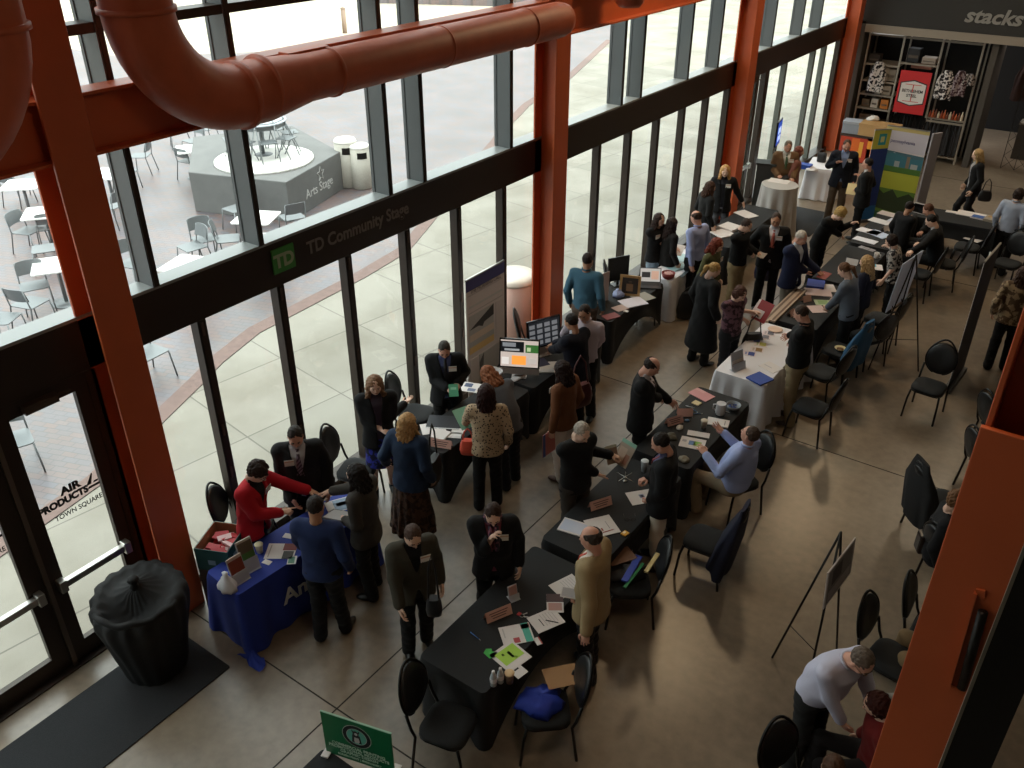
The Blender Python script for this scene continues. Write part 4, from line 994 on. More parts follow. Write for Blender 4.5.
        bv.add(pr, r, inflate=.008)
        if bk == 'longskirt' and bv.V:
            V = bv.V[0]; a = np.arctan2(V[:, 1], V[:, 0]); kf = np.clip((PEL[2]-V[:, 2])/.75, 0, 1); w_ = 1+.07*kf*np.sin(13*a)+.03*kf*np.sin(23*a+V[:, 2]*20); V[:, 0] *= w_; V[:, 1] *= w_
        bv.build('skirt', [bm_], t)
        if len(bottom) > 3: lv = Vol(); lv.add(legp(.006, .95), r, inflate=.004, subs=[(lambda P: -(P[..., 2]*-1+.62*s) if False else (.0*P[..., 2]-1), None)]); lv.build('tights', [fab(bottom[3])], t)
    # ---- shoes
    for sd in (-1, 1):
        a_ = LEG[sd][2]; k_ = LEG[sd][1]; yaw = -sd*.18; Rf = rotz(yaw); base = V3(a_[0], a_[1], a_[2]-.085)
        if a_[2] > .1: Rf = Rf@rotx(-.5)
        sv = Vol(); sv.add([p_ell((0,.02,.045), (.043,.075,.045), None, .03), p_ell((0,.10,.032), (.045,.085,.032), None, .03), p_cone((0,-.01,.07), (0,-.005,.10), .044, .044, .02)], max(.009, r*.8), subs=[(lambda P: P[..., 2]-.004, None)]); 
        if sv.V: sv.V[0] = sv.V[0]@Rf.T+base; sv.build('shoe', [mat('shoe_'+shoes.strip('#'), shoes, rough=.35)], t)
    t['_x'] = 0; del t['_x']
    PEOPLE.append(t); t_hand = {sd: t_world(ox, oy, rz, arms[sd][2]+(arms[sd][2]-arms[sd][1])/np.linalg.norm(arms[sd][2]-arms[sd][1])*.09) for sd in (-1, 1)}
    return t, t_hand
PEOPLE = []
def t_world(ox, oy, rz, p): return Vector((ox+cos(rz)*p[0]-sin(rz)*p[1], oy+sin(rz)*p[0]+cos(rz)*p[1], float(p[2])))
PS, HD = [], {}
def P_(key, *a, **k):
    o, h = person(*a, **k); HD[key] = h; return o
import time as _t; _t0 = _t.time()
P_('red', 'woman in red blazer with short dark curly hair shaking hands over the blue table', (256,463), 20, 1.66, ('jacket','#b01522'), '#1a1618', bottom=('trousers','#17171b'), hair=('curly','#2a1c16'), glasses=True, lean=10, headyaw=0, headpitch=30, L=('w',313,492,1.08), R=('w',280,512,1.10), Lp='flat', Rp='point', skin='light')
P_('tieman', 'man in dark suit with striped purple tie behind the blue table', (294,427), -42, 1.80, ('jacket','#1c1a1c'), '#a9a4a6', tie=('#3a2733', ('#7d6a78','diag',14)), hair=('crew','#2b2420'), skin='ruddy', headpitch=28, R=('w',292,497,1.0), badge=1)
P_('polo', 'man in navy blue top seen from behind beside the blue table', (314,497), 118, 1.74, ('sweater','#1d2c54'), bottom=('trousers','#16161a'), hair=('crew','#2a2321'), skin='tan', badge=False, headpitch=10, L=('w',303,548,.9), shoes='#15100e', legs={1:((.10,.03,.48),(.12,.10,.085)),-1:((-.09,.0,.49),(-.10,-.04,.085))})
P_('greyw', 'woman with long dark hair in charcoal cardigan shaking hands with the woman in red', (355,464), 195, 1.66, ('cardigan','#3b3733'), '#c9c4bf', bottom=('trousers','#121214'), hair=('long','#1a1412'), skin='light', badge=False, headpitch=12, R=('w',321,494,1.08), L=('w',345,520,1.05), Rp='flat', Lp='grip')
P_('gest', 'woman with long light brown hair in black jacket gesturing with open hands', (374,376), -40, 1.70, ('cardigan','#121214'), '#3a2f3a', bottom=('skirt','#2a3190',('#14152c','noise',14)), hair=('long','#7a5a42'), skin='fair', badge=False, headpitch=14, L=('w',404,404,1.15), R=('w',382,430,1.05), Lp='open', Rp='open')
P_('denim', 'woman with blonde hair in dark denim jacket and long brown ruffled skirt', (407,413), 100, 1.68, ('jacket','#1f3049'), bottom=('longskirt','#4a3325',('#2c1d15','noise',16)), hair=('long','#b08a5c'), skin='fair', badge=False, L=('w',386,462,.95), headpitch=5)
P_('glassman', 'man in black suit at the glass looking down at a green booklet', (444,341), -48, 1.68, ('jacket','#121317'), '#3c4468', tie='#1d1c22', hair=('crew','#3a3733'), skin='ruddy', headpitch=34, L=('w',459,383,1.10), R=('w',447,388,1.10), Lp='grip', Rp='grip', badge=True)
P_('leopard', 'woman with long dark red hair in leopard print blouse seen from behind', (486,384), 128, 1.68, ('blouse','#b7a084',('#2b211d','spots',34)), bottom=('trousers','#111113'), hair=('long','#2c1413'), skin='light', badge=False, L=('w',465,423,.98))
P_('ginger', 'person with ginger hair in grey sweater leaning over the computer table', (488,367), 165, 1.66, ('sweater','#55565c'), bottom=('trousers','#15151a'), hair=('long','#7d4a2c'), skin='light', badge=False, lean=38, headpitch=30, L=('w',500,385,.95), R=('w',478,382,.9))
P_('navyback', 'man in dark navy jacket seen from behind at the computer screens', (572,314), 170, 1.74, ('jacket','#15182a'), bottom=('trousers','#121216'), hair=('short','#1c1614'), skin='tan', badge=False, lean=8, L=('w',548,352,1.0), R=('w',552,345,1.1))
P_('whiteshirt', 'man in white shirt facing forward behind the man in dark navy jacket', (585,305), -80, 1.80, ('shirt','#b9aeb8'), bottom=('trousers','#131317'), hair=('crew','#2a1f1b'), skin='tan', badge=False, headpitch=22, L=('w',597,345,1.05), R=('w',573,342,1.05))
P_('blueback', 'man in teal blue shirt standing with his back turned by the laptop table', (588,253), 100, 1.82, ('shirt','#3f6377'), bottom=('trousers','#5a4a40'), hair=('crew','#2c2120'), skin='tan', badge=False, headpitch=5)
P_('brown', 'woman in tan brown jacket and white trousers carrying a dark red shoulder bag', (562,361), 178, 1.66, ('blouse','#6f452b'), '#a5524a', bottom=('trousers','#d3c8c0'), hair=('long','#251512'), skin='light', shoes='#4a3026', headpitch=20, L=('w',552,432,.85), Lp='grip')
P_('whitehair', 'white haired man in black sweater holding an open booklet', (582,423), -20, 1.74, ('sweater','#141416'), bottom=('trousers','#3a3531'), hair=('short','#a59b8f'), skin='fair', badge=False, headpitch=28, R=('w',600,476,1.0), L=('w',610,455,1.15), Rp='open', Lp='grip', shoes='#3a2a20')
P_('bald', 'balding man in long black suit walking past the middle tables', (652,358), 20, 1.80, ('jacket','#131316'), '#b9b0b4', tie='#4a4036', hair=('ring','#2a211d'), skin='ruddy', badge=False, headpitch=30, L=('w',668,400,1.05), R=('w',664,402,1.0), build=1.05)
P_('khaki', 'man in black blazer and pale khaki trousers behind the middle black table', (662,434), 200, 1.74, ('jacket','#141519'), '#4a4a68', tie='#6d1e24', bottom=('trousers','#cfc3b3'), hair=('short','#1f1815'), skin='ruddy', badge=False, headpitch=28, R=('w',648,478,1.15), L=('w',651,500,.95), Rp='grip')
P_('tan', 'balding man in tan sport coat holding a paper at the front table', (592,528), 190, 1.78, ('jacket','#96815f'), '#d2c8bf', tie='#b5452f', bottom=('trousers','#1d1c22'), hair=('ring','#3a322d'), skin='ruddy', badge=False, headpitch=10, build=1.08, L=('w',586,652,.78), R=('w',580,590,1.08), Rp='grip')
P_('greengrey', 'grey brown haired person in olive grey jacket facing the front table', (412,526), -30, 1.64, ('jacket','#3b382f'), '#17171a', bottom=('trousers','#17171a'), hair=('short','#4a3830'), skin='light', headpitch=32, R=('w',401,615,.82), badge=True)
P_('facehand', 'person in black suit and floral scarf holding a hand to the face', (493,504), -50, 1.66, ('jacket','#111114'), '#7a3a4a', bottom=('trousers','#111114'), hair=('short','#33211a'), skin='light', headpitch=36, R=(.03,.20,1.42), L=None, scarf=('#7d4a5a', ('#2a2230','noise',18)), badge=True)
P_('seatedblue', 'man in light blue shirt sitting sideways at the table with his hand raised', (752,426), 172, 1.76, ('shirt','#a0aedb'), bottom=('trousers','#8a7a64'), hair=('crew','#4a3a30'), skin='ruddy', badge=False, stance='sit', headpitch=-8, L=('w',706,455,.95), R=('w',724,433,1.02), Rp='open', Lp='relax', build=1.15, belly=.05, lean=-10)
P_('blackshirt', 'man in black shirt and khaki trousers standing behind the white cloth table', (803,306), 185, 1.78, ('shirt','#131315'), bottom=('trousers','#8d7c5f'), hair=('crew','#3a2c24'), skin='ruddy', badge=False, headpitch=26, R=('w',786,338,1.0), L=('w',788,345,1.0), shoes='#2a1a10', build=1.18)
P_('longcoat', 'woman with blonde ponytail in long black coat seen from behind', (715,263), 60, 1.68, ('coat','#121214'), bottom=('trousers','#111113'), hair=('pony','#a3834f'), skin='light', badge=False, headpitch=25, headyaw=-20)
P_('redfolder', 'woman in dark patterned top holding an open red folder', (741,286), -20, 1.64, ('tee','#2c1820',('#6a4a55','noise',16)), bottom=('trousers','#15151a'), hair=('bob','#4a2c20'), skin='light', badge=False, headpitch=34, L=('w',754,312,1.15), R=('w',745,320,1.05), Lp='grip', Rp='grip')
P_('auburn', 'woman with long auburn hair in olive top near the white cloth table', (718,238), 0, 1.66, ('blouse','#4a4a2c'), bottom=('trousers','#17171a'), hair=('long','#6e2f1e'), skin='light', headpitch=24)
P_('ltblue', 'balding man in pale lavender blue shirt with his back half turned at the red bowl', (697,211), 165, 1.76, ('shirt','#9aa6d2'), bottom=('trousers','#17171c'), hair=('ring','#3a2a22'), skin='ruddy', badge=False, headpitch=18, L=('w',692,268,.86))
P_('darklong', 'smiling woman with long dark hair in black top at the red bowl', (660,213), -20, 1.61, ('blouse','#121013',None,'short'), bottom=('trousers','#8c9cab'), hair=('vlong','#2c1a14'), skin='light', headpitch=8, R=('w',672,250,1.0), L=('w',676,248,1.02), badge=1)
P_('behinddark', 'dark haired woman half hidden behind the smiling long haired woman', (673,217), 60, 1.56, ('blouse','#16110f'), bottom=('trousers','#121214'), hair=('vlong','#241510'), skin='light', badge=False)
P_('backdark', 'brown haired woman in black seen from behind facing the blonde woman', (711,181), 50, 1.64, ('cardigan','#121213'), bottom=('skirt','#121213'), hair=('long','#3a2418'), skin='light', badge=False)
P_('blondebadge', 'blonde woman in black cardigan with a white name badge by the third column', (726,165), -65, 1.68, ('cardigan','#131316'), '#1c1c26', bottom=('trousers','#55565c'), hair=('long','#b58a55'), skin='fair', L=('w',744,205,.85), R=('w',720,192,1.1), Rp='grip')
P_('darkshirt', 'man in black shirt and khaki trousers writing on a pad near the auburn woman', (747,219), -10, 1.74, ('shirt','#17181a'), bottom=('trousers','#94805f'), hair=('short','#2f211b'), skin='light', headpitch=30, badge=False, L=('w',757,252,1.1), R=('w',753,255,1.05), Lp='grip', Rp='grip')
P_('redtie', 'bald man in black suit with pink red tie holding a rolled paper', (777,213), -70, 1.78, ('jacket','#141417'), '#c5bfc2', tie='#a0554a', hair=('crew','#3b2c25'), skin='tan', headpitch=14, R=('w',762,250,1.05), Rp='grip', L=None, badge=-1)
P_('navyold', 'white haired man in navy blazer and grey trousers looking over the papers', (802,231), -15, 1.76, ('jacket','#1b2340'), '#c9ced8', bottom=('trousers','#807a70'), hair=('short','#b3aca2'), skin='ruddy', headpitch=26, badge=False, L=('w',817,270,1.05), R=('w',808,275,.98), Lp='open', Rp='flat')
P_('blondshort', 'short haired blonde woman in black leaning on her elbow over the table', (841,208), -20, 1.66, ('sweater','#111113'), bottom=('trousers','#111113'), hair=('curly','#a88a52'), skin='fair', badge=False, lean=28, headpitch=22, L=('w',851,224,1.25), R=('w',846,240,.9))
P_('brownblazer', 'man in brown blazer and green tie behind the round cocktail table', (789,141), -62, 1.78, ('jacket','#6b5138'), '#c9c8c2', tie='#3f5a40', bottom=('trousers','#54483a'), hair=('short','#6a5c50'), skin='ruddy', headpitch=20, R=('w',778,175,1.1), L=('w',793,178,1.08), Rp='grip', badge=-1)
P_('pinkhair', 'woman with reddish hair mostly hidden behind the man in brown blazer', (800,146), 20, 1.62, ('blouse','#8a5c52'), bottom=('trousers','#18181a'), hair=('long','#7a4638'), skin='light', badge=False)
P_('navyblazer', 'man in navy blazer and blue shirt talking next to the farm field banner', (848,140), -70, 1.82, ('jacket','#181d2c'), '#8090b4', bottom=('trousers','#5a4d40'), hair=('short','#4a382b'), skin='ruddy', headpitch=16, R=('w',836,163,1.35), Rp='open', badge=-1)
P_('blacksuit', 'dark haired man in black suit facing left beside the farm field banner', (869,158), 185, 1.74, ('jacket','#141416'), '#c9c2bf', hair=('short','#1c1512'), skin='ruddy', headpitch=5, R=('w',862,177,1.3), L=('w',857,190,1.1), Lp='grip', badge=1)
P_('walker', 'blonde woman in black walking across the floor before the shop', (979,149), 205, 1.70, ('cardigan','#121214'), '#8f8a88', bottom=('trousers','#121214'), hair=('long','#a68a5f'), skin='fair', stance='walk', badge=False, lean=6, res=.016)
P_('greysweater', 'woman with brown ponytail in grey sweater bending over the table', (846,263), 178, 1.68, ('sweater','#5c636e'), bottom=('trousers','#17171a'), hair=('pony','#5a3c26'), skin='light', badge=False, lean=14, headpitch=22, L=('w',826,310,.86), R=('w',836,300,.9))
P_('blondelong', 'woman with long straight blonde hair in navy next to the grey sweater woman', (868,255), 175, 1.55, ('blouse','#191b30'), bottom=('trousers','#17171a'), hair=('vlong','#a8875c'), skin='fair', badge=False, headpitch=12)
P_('bwblouse', 'dark haired woman in black and white patterned blouse resting her chin on a hand', (893,234), 185, 1.50, ('blouse','#1b1a1c',('#a19b95','noise',22),'short'), bottom=('trousers','#151518'), hair=('bob','#21140f'), skin='light', badge=False, lean=14, headpitch=15, R=('w',884,245,1.05))
P_('suitseat', 'dark haired man in black suit sitting nearest at the far papers table', (933,215), 182, 1.76, ('jacket','#131418'), '#c9c5c8', hair=('short','#1c1613'), skin='light', stance='sit', badge=False, lean=14, headpitch=20, R=('w',912,248,.86), L=('w',912,252,.86))
P_('suitseat2', 'brown haired man in black sitting behind the suited man at the far papers table', (930,204), 182, 1.72, ('jacket','#16151a'), '#4c4440', hair=('short','#5a3a2a'), skin='ruddy', stance='sit', badge=False, lean=12, headpitch=20, R=('w',917,238,.86))
P_('deviceman', 'dark haired person holding up a small screen at the end of the far papers table', (911,201), 60, 1.45, ('sweater','#151417'), bottom=('trousers','#151518'), hair=('short','#1a1310'), skin='tan', badge=False, headpitch=10, R=('w',918,212,1.05), Rp='grip')
P_('edgeprint', 'person in brown patterned blouse and black trousers cut off by the right edge', (1027,266), 100, 1.68, ('blouse','#a08a6d',('#5c4836','noise',14)), bottom=('trousers','#131315'), hair=('long','#3a261c'), skin='light', badge=False)
P_('edgeshirt', 'person in pale blue shirt with back turned behind a chair at the right edge', (1021,188), 75, 1.66, ('shirt','#9ba3b4'), bottom=('trousers','#1a1a1d'), hair=('bob','#2b1d17'), skin='light', badge=False, headpitch=10)
P_('cornershirt', 'grey haired man in white shirt and glasses at the bottom right beside the column', (864,650), -25, 1.76, ('shirt','#c2c2d6'), bottom=('trousers','#2c2d2e'), hair=('short','#5c5046'), skin='ruddy', badge=False, glasses=True, lean=24, headpitch=24, belly=.03, build=1.08, R=('w',846,735,.75), L=('w',880,735,.75))
P_('redseated', 'person in dark red top seated behind the man in white shirt', (880,694), 200, 1.62, ('blouse','#6a1a18'), bottom=('trousers','#171214'), hair=('bob','#3a1712'), skin='light', badge=False, stance='sit', headpitch=20, lean=6)
P_('bottomhead', 'brown haired person whose head shows at the bottom edge', (836,758), 100, 1.66, ('sweater','#1a1a1c'), bottom=('trousers','#171719'), hair=('short','#4a3222'), skin='light', badge=False, stance='sit')
P_('behindcol', 'person in tan trousers sitting behind the right orange column', (975,592), 195, 1.66, ('sweater','#2b2624'), bottom=('trousers','#8f7a5c'), hair=('short','#5a4030'), skin='light', badge=False, stance='sit', headpitch=10, shoes='#8a8680')
P_('curlycol', 'curly brown haired person peeking out beside the right orange column', (961,493), 10, 1.66, ('sweater','#17161a'), bottom=('trousers','#171719'), hair=('curly','#6a4a30'), skin='light', badge=False, stance='sit', headpitch=18)
print('PEOPLE', len(PEOPLE), 'in %.1fs' % (_t.time()-_t0))
# ================================================================= things on the tables
ZT_ = .7525
PAPER = mat('white_paper', '#d8d2d0', rough=.7); PINKP = mat('pink_card', '#dcb0a2', rough=.7)
def pm(c, r=.6): return mat('print_'+c.strip('#'), c, rough=r)
def sheet(u, v, w, l, rot, label, name='paper', cat='paper', col=None, marks=(), z=ZT_, h=.003, group=None):
    """flat sheet; marks = (x0,x1,y0,y1,colour) in fractions of the sheet"""
    p = at(u, v, z+h); b = MB(); b.box(-w/2, w/2, -l/2, l/2, 0, h); ms = [col or PAPER]
    for m in marks:
        b.mi(len(ms)); ms.append(pm(m[4])); b.box((m[0]-.5)*w, (m[1]-.5)*w, (m[2]-.5)*l, (m[3]-.5)*l, h, h+.0006)
    o = b.build(name, ms, None, (p.x, p.y, z), 0, radians(rot)); return tag(o, label, cat, group)
TXT = [(.12,.8,y,y+.014,'#a5a0a2') for y in (.82,.72,.62,.52,.42)]
SG = 'loose papers on the tables'
sheet(567,586,.22,.29,-20,'white typed sheet on the front table nearest the tan jacket man', marks=TXT, group=SG)
sheet(546,620,.22,.29,-25,'white sheet with a pen on it on the front table', marks=TXT+[(.3,.75,.3,.33,'#2a2a2e')], group=SG)
sheet(516.5,634,.23,.29,-40,'flyer with teal band and red flower prints on the front table','flyer','flyer', marks=[(0,1,.72,.95,'#4fae9c'),(.05,.3,.7,.98,'#7a3a3a'),(.68,.95,.35,.55,'#b04a50'),(.1,.6,.1,.14,'#b9b3b3')])
sheet(555,603,.16,.24,35,'small dark brochure with pink picture on the front table','brochure','brochure', marks=[(0,1,.55,1,'#4a3034'),(.1,.9,.1,.5,'#b98f88')], h=.006)
sheet(510.6,656,.27,.27,-12,'lime green flyer with white border on the front table','flyer','flyer', marks=[(.12,.72,.12,.92,'#a8d24c'),(.3,.6,.5,.6,'#2f4a24'),(.25,.35,.3,.38,'#35502a'),(.6,.68,.6,.66,'#35502a'),(.75,.95,.1,.9,'#ddd6d4')], h=.004)
sheet(515.5,668.5,.2,.12,-12,'white strip with black headline sticking out under the lime flyer','leaflet','leaflet', marks=[(.1,.6,.3,.7,'#2c2a2c')])
sheet(538,641,.09,.055,-30,'small white card with red edge beside the teal banded flyer','card','card', marks=[(0,1,.8,1,'#a33a34')])
b = MB(); P = at(491,654,ZT_); b.prism([(-.06,-.03),(.02,-.05),(.07,0),(.05,.05),(-.01,.03),(-.03,.05),(-.07,.02)], 0, .004); tag(b.build('cutout', pm('#3fae4a'), None, (P.x,P.y,ZT_)), 'bright green cut out shape beside the lime flyer', 'cutout')
def pen(u, v, rot, c, label, L=.14, z=ZT_):
    p = at(u, v, z); t = thing('pen', label, 'pen', (p.x, p.y, z+.005), radians(rot)); b = MB(); b.tube([(-L/2,0,0),(L/2-.02,0,0)], .0045, 8); b.build('barrel', pm(c), t); b = MB(); b.tube([(L/2-.02,0,0),(L/2,0,0)], [.0045,.001], 8); b.build('tip', SILVER, t); return t
pen(475.5,636.6,-10,'#3d6fb0','blue pen lying alone on the front table')
pen(609,531,60,'#a5343a','red pen lying on white papers at the second table', z=.757)
pen(553,622,20,'#222','black pen on the typed sheet at the front table', z=.758)
pen(714,426,10,'#8d8a88','silver pen beside the white pad on the third table')
pen(725,411.5,0,'#c9c5c5','pale pen left of the small pitcher on the third table')
pen(653,272,10,'#5a2a2e','dark red marker at the near corner of the window side white cloth')
def redkeys(u, v):
    p = at(u, v, ZT_); t = thing('key_bunch', 'bunch of keys with red tag on the front table', 'keys', (p.x, p.y, ZT_)); b = MB(); b.tube([(.02*cos(a), .02*sin(a), .005) for a in [2*pi*i/12 for i in range(12)]], .002, 5, closed=True); b.bar((.02,0,.004),(.06,.02,.004), .012, .003); b.bar((0,.02,.004),(.02,.06,.004), .01, .003); b.build('keys', SILVER, t); MB().box(-.05,-.015,-.02,.02,0,.012).build('fob', pm('#a5262c'), t, bevel=.003)
redkeys(522,616)
def bottle(u, v, label):
    p = at(u, v, ZT_); t = thing('water_bottle', label, 'bottle', (p.x, p.y, ZT_), 0, 'small water bottles on the front table')
    gl_ = mat('clear_plastic', '#b9c2c8', rough=.15, spec=.8)
    MB().lathe([(.026,0),(.030,.006),(.029,.05),(.030,.055),(.029,.10),(.022,.13),(.012,.147),(.012,.155)], (0,0,0), 20).build('bottle_body', gl_, t)
    MB().lathe([(.0305,.045),(.0308,.05),(.0308,.09),(.0305,.095)], (0,0,0), 20).build('bottle_label', pm('#e6e6ea'), t)
    MB().lathe([(.014,.152),(.014,.17),(.012,.172)], (0,0,0), 16).build('cap', pm('#e3e3e3'), t)
bottle(493.5,685,'left one of two small water bottles at the near corner of the front table'); bottle(500.5,682,'right one of two small water bottles at the near corner of the front table')
def cup(u, v, label, h=.11, r=.042, c='#6b5140', lid='#d9b98d', z=ZT_, sleeve=True):
    p = at(u, v, z); t = thing('paper_cup', label, 'cup', (p.x, p.y, z)); MB().lathe([(r*.72,0),(r,h)], (0,0,0), 20).build('cup_body', pm('#cfc6ba') if not sleeve else pm(c), t)
    MB().lathe([(r*1.03,h-.004),(r*1.05,h+.004),(r*.9,h+.010),(.002,h+.009)], (0,0,0), 20).build('cup_lid', pm(lid), t); return t
cup(509.5,682,'tan coffee cup beside the lime flyer')
cup(703.5,428,'pale coffee cup on the table of the seated blue shirt man', c='#8d8478', lid='#cfc4b0')
cup(644,471,'clear drinking cup next to the khaki trousers man', h=.14, r=.045, c='#9aa0a6', lid='#c3c8cc')
cup(260,552,'cream cup on the blue table', c='#b5aa90', lid='#d9cfae', h=.10)
def tent(u, v, rot, label, w=.27, h=.10, c=None, lines=3):
    p = at(u, v, ZT_); t = thing('name_tent_card', label, 'sign', (p.x, p.y, ZT_), radians(rot)); b = MB()
    b.add([(-w/2,-.04,0),(w/2,-.04,0),(w/2,0,h),(-w/2,0,h),(w/2,.04,0),(-w/2,.04,0)], [(0,1,2,3),(3,2,4,5)]); b.add([(-w/2,-.037,0),(w/2,-.037,0),(w/2,0,h-.004),(-w/2,0,h-.004),(w/2,.037,0),(-w/2,.037,0)], [(3,2,1,0),(5,4,2,3)]); b.build('card', c or PINKP, t)
    b = MB(); 
    for i in range(lines):
        f = .75-.22*i; x = w*(.36-.05*i); b.add([(-x,-.04*(1-f)-.001,h*f),(x,-.04*(1-f)-.001,h*f),(x,-.04*(1-f+.08)-.001,h*(f-.08)),(-x,-.04*(1-f+.08)-.001,h*(f-.08))], [(3,2,1,0),(0,1,2,3)])
    b.build('printed_lines', pm('#6b4a48'), t)
tent(498,616,65,'pink name tent card on the front table'); tent(600,506,62,'pink name tent card in front of the white haired man'); tent(674,423,62,'pink name tent card at the bald man, left of a pair', w=.24)
tent(684.5,415,35,'folded pink card right of the tent card at the bald man', w=.2, lines=0); tent(441,446,20,'pink name tent card by the blonde woman in denim', w=.28); tent(806,301,60,'small pink tent card at the long wooden strips', w=.16, lines=0); tent(791,315,80,'pale pink tent card at the end of the wooden strips', w=.14, lines=0)
tent(851.5,264,5,'white tent card beside the long haired blonde woman', w=.2, c=PAPER, lines=0); tent(886,230,70,'white tent card among the far papers', w=.22, c=PAPER, lines=0)
def holder(u, v, rot, label, cols, w=.17, h=.27, z=ZT_):
    p = at(u, v, z); t = thing('brochure_holder', label, 'holder', (p.x, p.y, z), radians(rot)); ac = mat('acrylic', '#b8bcc4', rough=.15)
    b = MB(); b.box(-w/2, w/2, .0, .004, 0, h, Matrix.Rotation(radians(-14), 4, 'X')); b.box(-w/2, w/2, -.05, .05, 0, .004); b.box(-w/2, w/2, -.035, -.031, 0, h*.4, Matrix.Rotation(radians(-14), 4, 'X')); b.build('acrylic_stand', ac, t)
    M = Matrix.Rotation(radians(-14), 4, 'X'); b = MB(); ms = []
    for i, (c, z0, z1) in enumerate(cols): b.mi(i); ms.append(pm(c)); b.box(-w/2+.01, w/2-.01, -.012-.001*i, -.002, .01+z0*h, .01+z1*h, M)
    b.build('brochures', ms, t); return t
holder(241,580,85,'acrylic stand with red brown brochure at the near end of the blue table', [('#c4b0a4',0,.98),('#8a3f2c',.3,.85),('#c98a6a',.05,.25)])
holder(251.5,569,80,'acrylic stand with green picture leaflet on the blue table', [('#c9c0b4',0,.98),('#4f7a3a',.2,.55),('#6b5a44',.55,.9)], h=.34)
holder(513.5,598,65,'small clear card stand by the pink tent card on the front table', [('#b58f88',.1,.9)], w=.1, h=.14)
holder(738,369,70,'clear acrylic box stand on the white cloth table', [('#c9bdb4',.05,.5),('#8a6a5a',.2,.35)], w=.24, h=.26)
# white bundle on the blue table
p = at(228,588,ZT_); b = MB(); b.sm = True
b.lathe([(.10,0),(.10,.03),(.08,.07),(.05,.12),(.025,.16),(.032,.19),(.01,.21)], (0,0,0), 20, 1.1, .8); b.v = [(x*(1+.12*sin(9*z*20+5*y*20)), y*(1+.15*sin(x*60)), z) for x, y, z in b.v]
tag(b.build('plastic_bag', pm('#d5d5dc', .4), None, (p.x, p.y, ZT_)), 'crumpled white plastic bag on the near corner of the blue table', 'bag')
sheet(281,551,.23,.30,-55,'flyer with red and dark photo on the blue table beside the man in navy','flyer','flyer', marks=[(.0,.45,.55,1,'#7a2a22'),(.5,1,.6,.95,'#3a3a34'),(.1,.9,.1,.14,'#a49c9a')])
sheet(267,562,.09,.06,10,'small white card beside the acrylic stands','card','card'); sheet(292,560,.12,.09,-50,'small card with green picture under the big flyer on the blue table','card','card', marks=[(.1,.9,.1,.8,'#5b8a76')]); sheet(289,536,.12,.07,20,'white card in front of the woman in red','card','card')
sheet(339,505,.22,.28,-30,'flyer with pale blue sky photo at the handshake','flyer','flyer', marks=[(.05,.95,.3,.95,'#7f95ad'),(.3,.6,.4,.8,'#c9cdd4')])
# second table
sheet(574,527,.30,.22,10,'stack of white sheets at the left corner of the second table', marks=[(.05,.9,.1,.9,'#c2c6d6')], h=.012, group=SG)
sheet(602,526,.30,.30,-35,'white open folder with red printing beside the white stack','folder','folder', marks=[(.3,.7,.7,.72,'#8a8286'),(.6,.75,.4,.46,'#a0504a')], h=.006)
sheet(641,497,.23,.29,-40,'white page with small blue logo in front of the khaki trousers man', marks=[(.3,.6,.45,.65,'#9aa0b4'),(.35,.55,.5,.6,'#5b6480')], group=SG)
sheet(625,533,.06,.075,-10,'yellow orange card near the edge of the second table','card','card', col=pm('#d6a030'), h=.012, marks=[(.1,.5,.3,.8,'#efe3c0')])
def stand(u, v):
    p = at(u, v, ZT_); t = thing('wire_stand', 'small crossed silver stand on the second table', 'stand', (p.x,p.y,ZT_)); b = MB(); b.tube([(0,0,0),(0,.0,.13)], .003, 6); b.tube([(-.12,.02,.06),(.12,-.03,.06)], .003, 6); b.tube([(-.03,-.1,.05),(.03,.1,.07)], .003, 6); b.build('wires', SILVER, t); MB().lathe([(.022,0),(.022,.008),(.004,.014)], (0,0,0), 14).build('foot', SILVER, t)
stand(625,481)
p = at(630,521,ZT_); b = MB(); t = thing('eyeglasses', 'thin eyeglasses left on the second table', 'glasses', (p.x,p.y,ZT_+.012), .6); 
for sx in (-1,1): b.tube([(sx*.032+.024*cos(a*pi/6), 0, .016*sin(a*pi/6)+.005) for a in range(12)], .0018, 5, closed=True); b.tube([(sx*.058,0,.008),(sx*.062,.11,.0)], .0018, 5)
b.tube([(-.008,0,.006),(.008,0,.006)], .0018, 5); b.build('frame', BLACKM, t)
# third table
sheet(701.5,394.5,.30,.20,-15,'pink sheets spread at the far left corner of the third table', col=pm('#c98c8e'), h=.006, marks=[(0,.5,.7,1,'#d29b9a')], group=SG)
sheet(696.7,402.6,.10,.09,-10,'cream sticky note pad below the pink sheets','note_pad','note pad', col=pm('#cdb98c'), h=.012)
for i, (u, v, c, r, lb) in enumerate([(690,407,'#d5d8dc',10,'white giveaway pen of the cluster by the pink cards'),(695,411,'#3a6f9a',-25,'blue giveaway pen of the cluster by the pink cards'),(692,416,'#9fb6c4',-60,'pale blue giveaway pen of the cluster by the pink cards'),(698,414,'#274d7a',40,'dark blue giveaway pen of the cluster by the pink cards')]): pen(u, v, r, c, lb, .12)
def blob(u, v, r, h, c, name, label, cat, seed=1, z=ZT_, sx=1.3):
    R = random.Random(seed); p = at(u, v, z); b = MB(); b.sm = True
    b.lathe([(.01,0),(r,.004),(r*.95,h*.5),(r*.6,h*.9),(.01,h)], (0,0,0), 16, sx, 1); ph = R.random()*6
    b.v = [(x*(1+.25*sin(x*70+ph)*cos(y*60)), y*(1+.25*sin(y*80+ph)), max(0, z_*(1+.2*sin(x*90+y*70)))) for x, y, z_ in b.v]
    return tag(b.build(name, pm(c), None, (p.x,p.y,z), 0, R.random()*3), label, cat)
